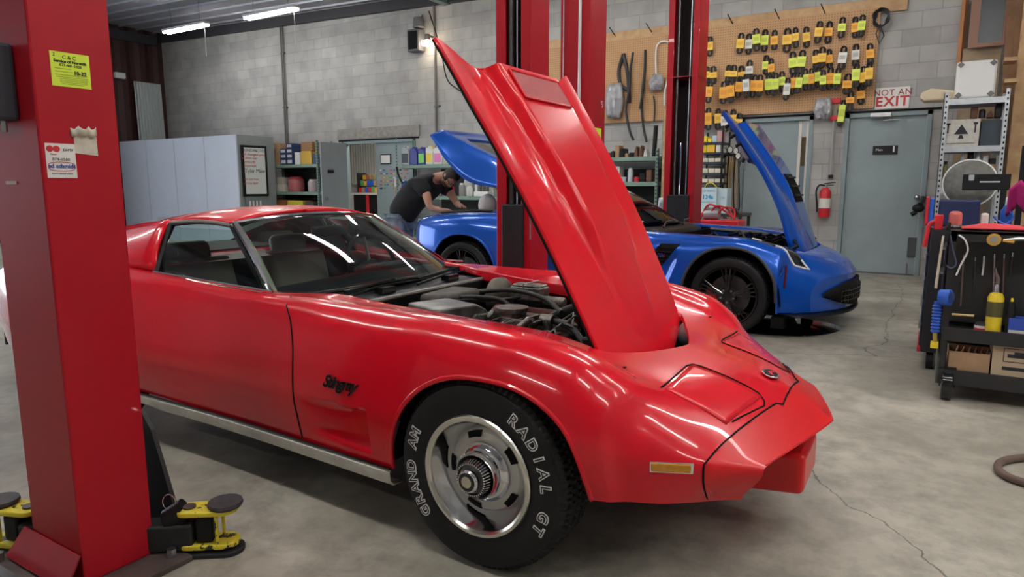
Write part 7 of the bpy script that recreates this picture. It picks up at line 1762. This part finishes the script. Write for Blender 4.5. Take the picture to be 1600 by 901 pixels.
# items on the tray at the left/top of the cart
zt2 = zt-.015
def topbox(name,label,cat,px0,px1,ptop,dy,dd_,m,bev=.006):
    a = KP(px0,ptop,dy); b = KP(px1,ptop,dy); return tag(MB().bb(a.x,b.x,KY0+dy,KY0+dy+dd_,zt2+.001,max(a.z,zt2+.02)).build(name,m,None,smooth=False,bevel=bev),label,cat)
topbox('red_tool_box','pinkish red rounded case on top of the cart','case',1484,1505,330,.30,.10,mat('rose_case',(.60,.14,.12),.5),.02); topbox('red_socket_tray','red slatted socket tray left of the rounded case on the cart','tray',1461,1475,336,.30,.10,REDP)
topbox('spray_bottle_base','whitish spray bottle at the right of the cart top','bottle',1534,1546,333,.40,.06,WJ,.012)
for i,(px,h) in enumerate(((1488,352),(1500,351),(1512,353),(1478,354))):
    p = KP(px,h,.24); tag(MB().cyl((p.x,KY0+.26,zt2+.02),(p.x+.04,KY0+.27,zt2+.02),.016,14).build('socket', DSTEEL), 'dark socket lying on the cart top, %s of four behind the front lip'%ordn[i],'socket','sockets on the cart top')
tag(MB().tube(catmull([tuple(KP(x,y,.30)) for x,y in ((1460,345),(1452,352),(1448,370),(1444,385))],14),.012,8).build('red_rag', REDP), 'red rag hanging over the left side of the cart', 'rag')
a = at(1418,374,Y=5.4)
# second (rear) cart body at the left side: grey-black box chest behind
t = thing('tool_chest','black drawer chest standing just behind the tool cart','tool chest',(KX0-.10,KY1+.12,0))
CH = mat('chest_black',(.02,.022,.028),.4); MB().bb(0,.8,0,.6,.12,zt-.02).build('chest_body', CH, t, smooth=False, bevel=.006)
for i in range(5): q = MB().bb(-.012,0,.03,.57,.16+i*.16,.30+i*.16).build('drawer', mat('dark_navy_drawer',(.02,.03,.06),.35), t, smooth=False, bevel=.004); MB().bb(-.024,-.012,.05,.55,.27+i*.16,.285+i*.16).build('drawer_handle', STEEL, q, smooth=False)
for sx in (.06,.74):
    for sy in (.06,.54): MB().cyl((sx-.02,sy,.06),(sx+.02,sy,.06),.06,18).build('caster_wheel', BLACK, t)
MB().bb(-.02,.0,.0,.6,.12,.15).build('red_bumper', REDP, t, smooth=False)
zc2 = zt-.02
for i,(px0,px1,pt,m,nm,l) in enumerate(((1448,1453,307,REDP,'red_case','slim upright red case on the chest behind the cart'),(1454,1461,309,BLUEP,'blue_case','slim upright blue case on the chest behind the cart'),(1468,1533,312,mat('navy_case',(.01,.02,.08),.5),'navy_tool_case','wide navy blue tool case on the chest behind the cart'))):
    a = at(px0,pt,Y=KY1+.3); b = at(px1,pt,Y=KY1+.3); tag(MB().bb(a.x,b.x,KY1+.3,KY1+.5,zc2+.001,a.z).build(nm,m,None,smooth=False,bevel=.01),l,'case')
# things on the far right above the cart
p = at(1574,322,Y=5.75); t = thing('spray_bottle','blue spray bottle with a white top on the chest behind the cart','bottle',(p.x,5.75,zc2+.001)); MB().lathe([(0,0),(.035,0),(.035,.10),(.015,.14),(0,.14)],n=18).build('bottle_body', BLUEP, t); MB().lathe([(0,.14),(.014,.14),(.012,.19),(0,.2)],n=12).build('bottle_cap', WHITE, t)
p = at(1592,288,Y=5.6); t = thing('pink_cloth','magenta cloth draped over a black stand at the right edge','cloth',(p.x,5.6,0))
MB().grid([[(-.05+.02*i, .02*math.sin(i*1.3)+.01*j, p.z+.03-.03*j-.02*abs(i-3)) for i in range(8)] for j in range(7)]).build('cloth_fold', mat('magenta_cloth',(.45,.015,.16),.8), t, solid=.01)
MB().bb(.0,.035,.03,.06,zc2,p.z+.25).build('stand_post', BLACK, t, smooth=False)
tag(MB().tube(catmull([tuple(at(x,y,Y=5.5)) for x,y in ((1552,338),(1560,345),(1572,350),(1583,340),(1578,330))],16),.006,7).build('blue_hose', BLUEP), 'short bright blue hose curled on the chest behind the cart', 'hose')
# hose on the floor at lower right
P = [at(x,y,Z=.018) for x,y in ((1640,712),(1600,714.5),(1578,717),(1563,722),(1559,730),(1566,739),(1583,748),(1610,756),(1650,765))]
tag(MB().tube(catmull([tuple(p) for p in P],40),.017,12).build('air_hose', mat('brown_hose',(.14,.09,.07),.5)), 'brown air hose curled on the floor at the right edge', 'hose')
# small debris, puddle under the blue car
st_ = at(1210,508,Z=0)
pud = MB(); pud.prism([(st_.x+(.62+.05*math.sin(3*a))*math.cos(a)-.1, st_.y+(.52+.06*math.sin(2*a+1))*math.sin(a)) for a in np.linspace(0,2*PI,50)[:-1]],.0015,lambda x,y,z:(x,y,.0006+z))
tag(pud.build('oil_puddle', mat('wet_oil',(.012,.011,.010),.06,0,.6), None, smooth=False), 'dark wet oily patch on the floor under the blue car nose', 'puddle')
p = at(434,756,Z=.004); tag(MB().tube([(p.x,p.y,.004),(p.x+.008,p.y+.02,.005),(p.x+.004,p.y+.035,.004)],.0022,5).build('twig', mat('straw',(.45,.36,.25),.8)), 'tiny straw scrap on the floor under the red car sill', 'scrap')

# ================================================================ THE MAN
def skin(name, joints, edges, m, parent=None, sub=2, root=0):
    me = bpy.data.meshes.new(name); me.from_pydata([j[:3] for j in joints], edges, []); me.update()
    o = bpy.data.objects.new(name, me); COL.objects.link(o); me.materials.append(m)
    md = o.modifiers.new('skin','SKIN'); md.use_smooth_shade = True
    sv = me.skin_vertices[0].data if me.skin_vertices else None
    if sv is None:
        bm = bmesh.new(); bm.from_mesh(me); bm.verts.layers.skin.verify(); bm.to_mesh(me); bm.free(); sv = me.skin_vertices[0].data
    for i,j in enumerate(joints):
        r = j[3]; sv[i].radius = (r if not isinstance(r,tuple) else r[0], r if not isinstance(r,tuple) else r[1]); sv[i].use_root = (i == root)
    s2 = o.modifiers.new('sub','SUBSURF'); s2.levels = sub; s2.render_levels = sub
    if parent: o.parent = parent
    return o
MX, MYY = -5.55, 6.45
man = thing('person','man in a black t-shirt and jeans bending over the open rear of the blue car','person',(MX,MYY,0))
def J(x,y,z,r): return (x,y,z,r)
# local coords: +x toward the car, -y toward camera
J_ = [J(0,0,.92,(.135,.12)),J(.10,0,1.05,(.13,.125)),J(.28,0,1.20,(.14,.13)),J(.44,0,1.30,(.135,.12)),J(.54,0,1.345,(.07,.07)),J(.62,0,1.365,(.055,.055)),J(.70,0,1.36,(.075,.08)),
      J(.47,-.17,1.27,(.065,.065)),J(.56,-.21,1.10,(.052,.052)),J(.60,-.22,1.00,(.043,.043)),J(.72,-.16,.965,(.034,.034)),J(.80,-.13,.975,(.026,.03)),
      J(.49,.17,1.27,(.065,.065)),J(.62,.20,1.12,(.05,.05)),J(.70,.18,1.03,(.042,.042)),J(.80,.08,1.02,(.033,.033)),J(.86,.04,1.02,(.026,.03)),
      J(-.02,-.10,.84,(.10,.10)),J(.02,-.11,.48,(.065,.065)),J(-.05,-.11,.09,(.045,.045)),J(.07,-.11,.04,(.045,.035)),
      J(-.04,.10,.84,(.10,.10)),J(-.06,.11,.48,(.065,.065)),J(-.12,.11,.09,(.045,.045)),J(.0,.11,.04,(.045,.035))]
E_ = [(0,1),(1,2),(2,3),(3,4),(4,5),(5,6),(3,7),(7,8),(8,9),(9,10),(10,11),(3,12),(12,13),(13,14),(14,15),(15,16),(0,17),(17,18),(18,19),(19,20),(0,21),(21,22),(22,23),(23,24)]
# fingers on each hand joined to the body chain
def fingers(base, idx, dirx, s):
    b = Vector(base)
    for k,(dy,l) in enumerate(((-.03,.055),(-.012,.062),(.008,.058),(.026,.048))):
        n = len(J_); J_.append(J(b.x+.02,b.y+dy*.8,b.z-.005,.009)); J_.append(J(b.x+.02+l*.55,b.y+dy,b.z-.018,.0085)); J_.append(J(b.x+.02+l*.65,b.y+dy,b.z-.018-l*.5,.0075)); E_.extend([(idx,n),(n,n+1),(n+1,n+2)])
    n = len(J_); J_.append(J(b.x+.005,b.y-s*.035,b.z-.01,.010)); J_.append(J(b.x+.03,b.y-s*.05,b.z-.03,.009)); E_.extend([(idx,n),(n,n+1)])
fingers((.80,-.13,.975),11,1,-1); fingers((.86,.04,1.02),16,1,1)
body = skin('body', J_, E_, SKIN, man, 2)
# head: shaped ellipsoid pieces belong to the body surface look; face features as children
hd_c = Vector((.735,0,1.345))
Mh = Matrix.Translation(hd_c) @ Matrix.Rotation(math.radians(62),4,'Y') @ Matrix.Rotation(math.radians(-18),4,'Z')
def hp(x,y,z): return Mh @ Vector((x,y,z))
P = []
for i in range(19):
    t = PI*i/18; row = []
    for j in range(25):
        a = 2*PI*j/24; x = math.sin(t)*math.cos(a); y = math.sin(t)*math.sin(a); z = math.cos(t)
        r = Vector((x*.098*(1+.0*z), y*.078*(1-.10*max(0,-z)), z*.125))
        if x > .2 and z < 0: r.x *= 1+.02*z
        # brow, nose, chin
        if abs(y) < .30 and x > 0: r.x += .022*math.exp(-((z+.22)/.16)**2)*(1-abs(y)/.3)
        if x > 0: r.x += .006*math.exp(-((z-.18)/.10)**2) - .010*math.exp(-((z-.02)/.09)**2)*(1 if .2<abs(y)<.7 else 0) + .010*math.exp(-((z+.85)/.18)**2)
        row.append(tuple(hp(*r)))
    P.append(row)
hd_o = MB().grid(P).build('head', SKIN, man)
P = []
for i in range(15):
    t = PI*.62*i/14; row = []
    for j in range(25):
        a = 2*PI*j/24; x = math.sin(t)*math.cos(a); y = math.sin(t)*math.sin(a); z = math.cos(t)
        k = 1.10+.02*math.sin(9*a+3*t); lim = 1 if (x < .35 or z > .45) else .93
        row.append(tuple(hp(x*.098*k*lim-.006, y*.078*k*lim, z*.125*k*lim+.006)))
    P.append(row)
lab(MB().grid(P).build('hair', mat('dark_hair',(.030,.018,.012),.6,bump=.6,bscale=60), hd_o), 'short dark brown hair')
P = []
for i in range(8):
    row = []
    for j in range(13):
        a = lerp(-1.3,1.3,j/12); t = lerp(.62*PI,.93*PI,i/7); x = math.sin(t)*math.cos(a); y = math.sin(t)*math.sin(a); z = math.cos(t)
        row.append(tuple(hp(x*.098*1.08+.005, y*.078*1.10, z*.125*1.06)))
    P.append(row)
lab(MB().grid(P).build('beard', mat('beard_brown',(.09,.04,.025),.8,bump=.5,bscale=80), hd_o), 'short reddish brown beard')
for s in (-1,1):
    MB().ball(tuple(hp(-.005,s*.078,-.005)),.022,8,(1,.5,1.2)).build('ear', SKIN, hd_o)
    MB().ball(tuple(hp(.085,s*.030,.004)),.010,6).build('eye', WHITE, hd_o)
b = MB()
for s in (-1,1): b.tube([hp(.100+.0*math.cos(a), s*.034+.022*math.cos(a), .002+.016*math.sin(a)) for a in np.linspace(0,2*PI,16)],.0025,5,caps=False); b.tube([hp(.096,s*.056,.006),hp(.0,s*.084,.006)],.003,5)
b.tube([hp(.102,-.012,.004),hp(.102,.012,.004)],.0025,5)
lab(b.build('eyeglasses', BLACK, hd_o), 'black framed glasses')
MB().tube([hp(.094,-.02,-.062),hp(.1,0,-.064),hp(.094,.02,-.062)],.004,5).build('mouth', mat('lip',(.40,.14,.12),.6), hd_o)
# t-shirt
SH = mat('black_tshirt',(.012,.013,.016),.85,bump=.15,bscale=12)
T_ = [J(-.07,0,.82,(.20,.19)),J(.05,0,1.0,(.20,.19)),J(.24,0,1.18,(.205,.195)),J(.42,0,1.285,(.205,.18)),J(.545,0,1.33,(.105,.10)),
      J(.465,-.185,1.26,(.112,.108)),J(.535,-.21,1.12,(.088,.088)),J(.49,.185,1.26,(.11,.108)),J(.59,.205,1.145,(.088,.088))]
skin('t_shirt', T_, [(0,1),(1,2),(2,3),(3,4),(3,5),(5,6),(3,7),(7,8)], SH, man, 2)
JN = mat('faded_jeans',(.13,.18,.27),.8,col2=(.28,.34,.42),nscale=9,bump=.2,bscale=30)
T_ = [J(0,0,.90,(.150,.130)),J(-.02,-.10,.82,(.118,.115)),J(.02,-.11,.48,(.088,.088)),J(-.05,-.11,.07,(.078,.078)),J(-.04,.10,.82,(.118,.115)),J(-.06,.11,.48,(.088,.088)),J(-.12,.11,.07,(.078,.078))]
skin('jeans', T_, [(0,1),(1,2),(2,3),(0,4),(4,5),(5,6)], JN, man, 2)
for s,(x,y) in ((-1,(-.02,-.11)),(1,(-.09,.11))): MB().box((x+.04,y,.045),(.29,.10,.09)).build('shoe', BLACK, man, bevel=.035, bseg=4)
lab(MB().ball((.83,-.13,.965),.036,8,(1.2,1,.8)).build('glove', BLACK, man),'black glove') if 0 else None
# bright bundle inside the blue hatch
p = at(762,318,Y=6.3); tag(MB().ball((p.x,6.3,p.z-.02),.13,12,(.7,1,1)).build('white_bundle', WHITE), 'white rounded bundle inside the rear of the blue car beside the lift post', 'bundle')
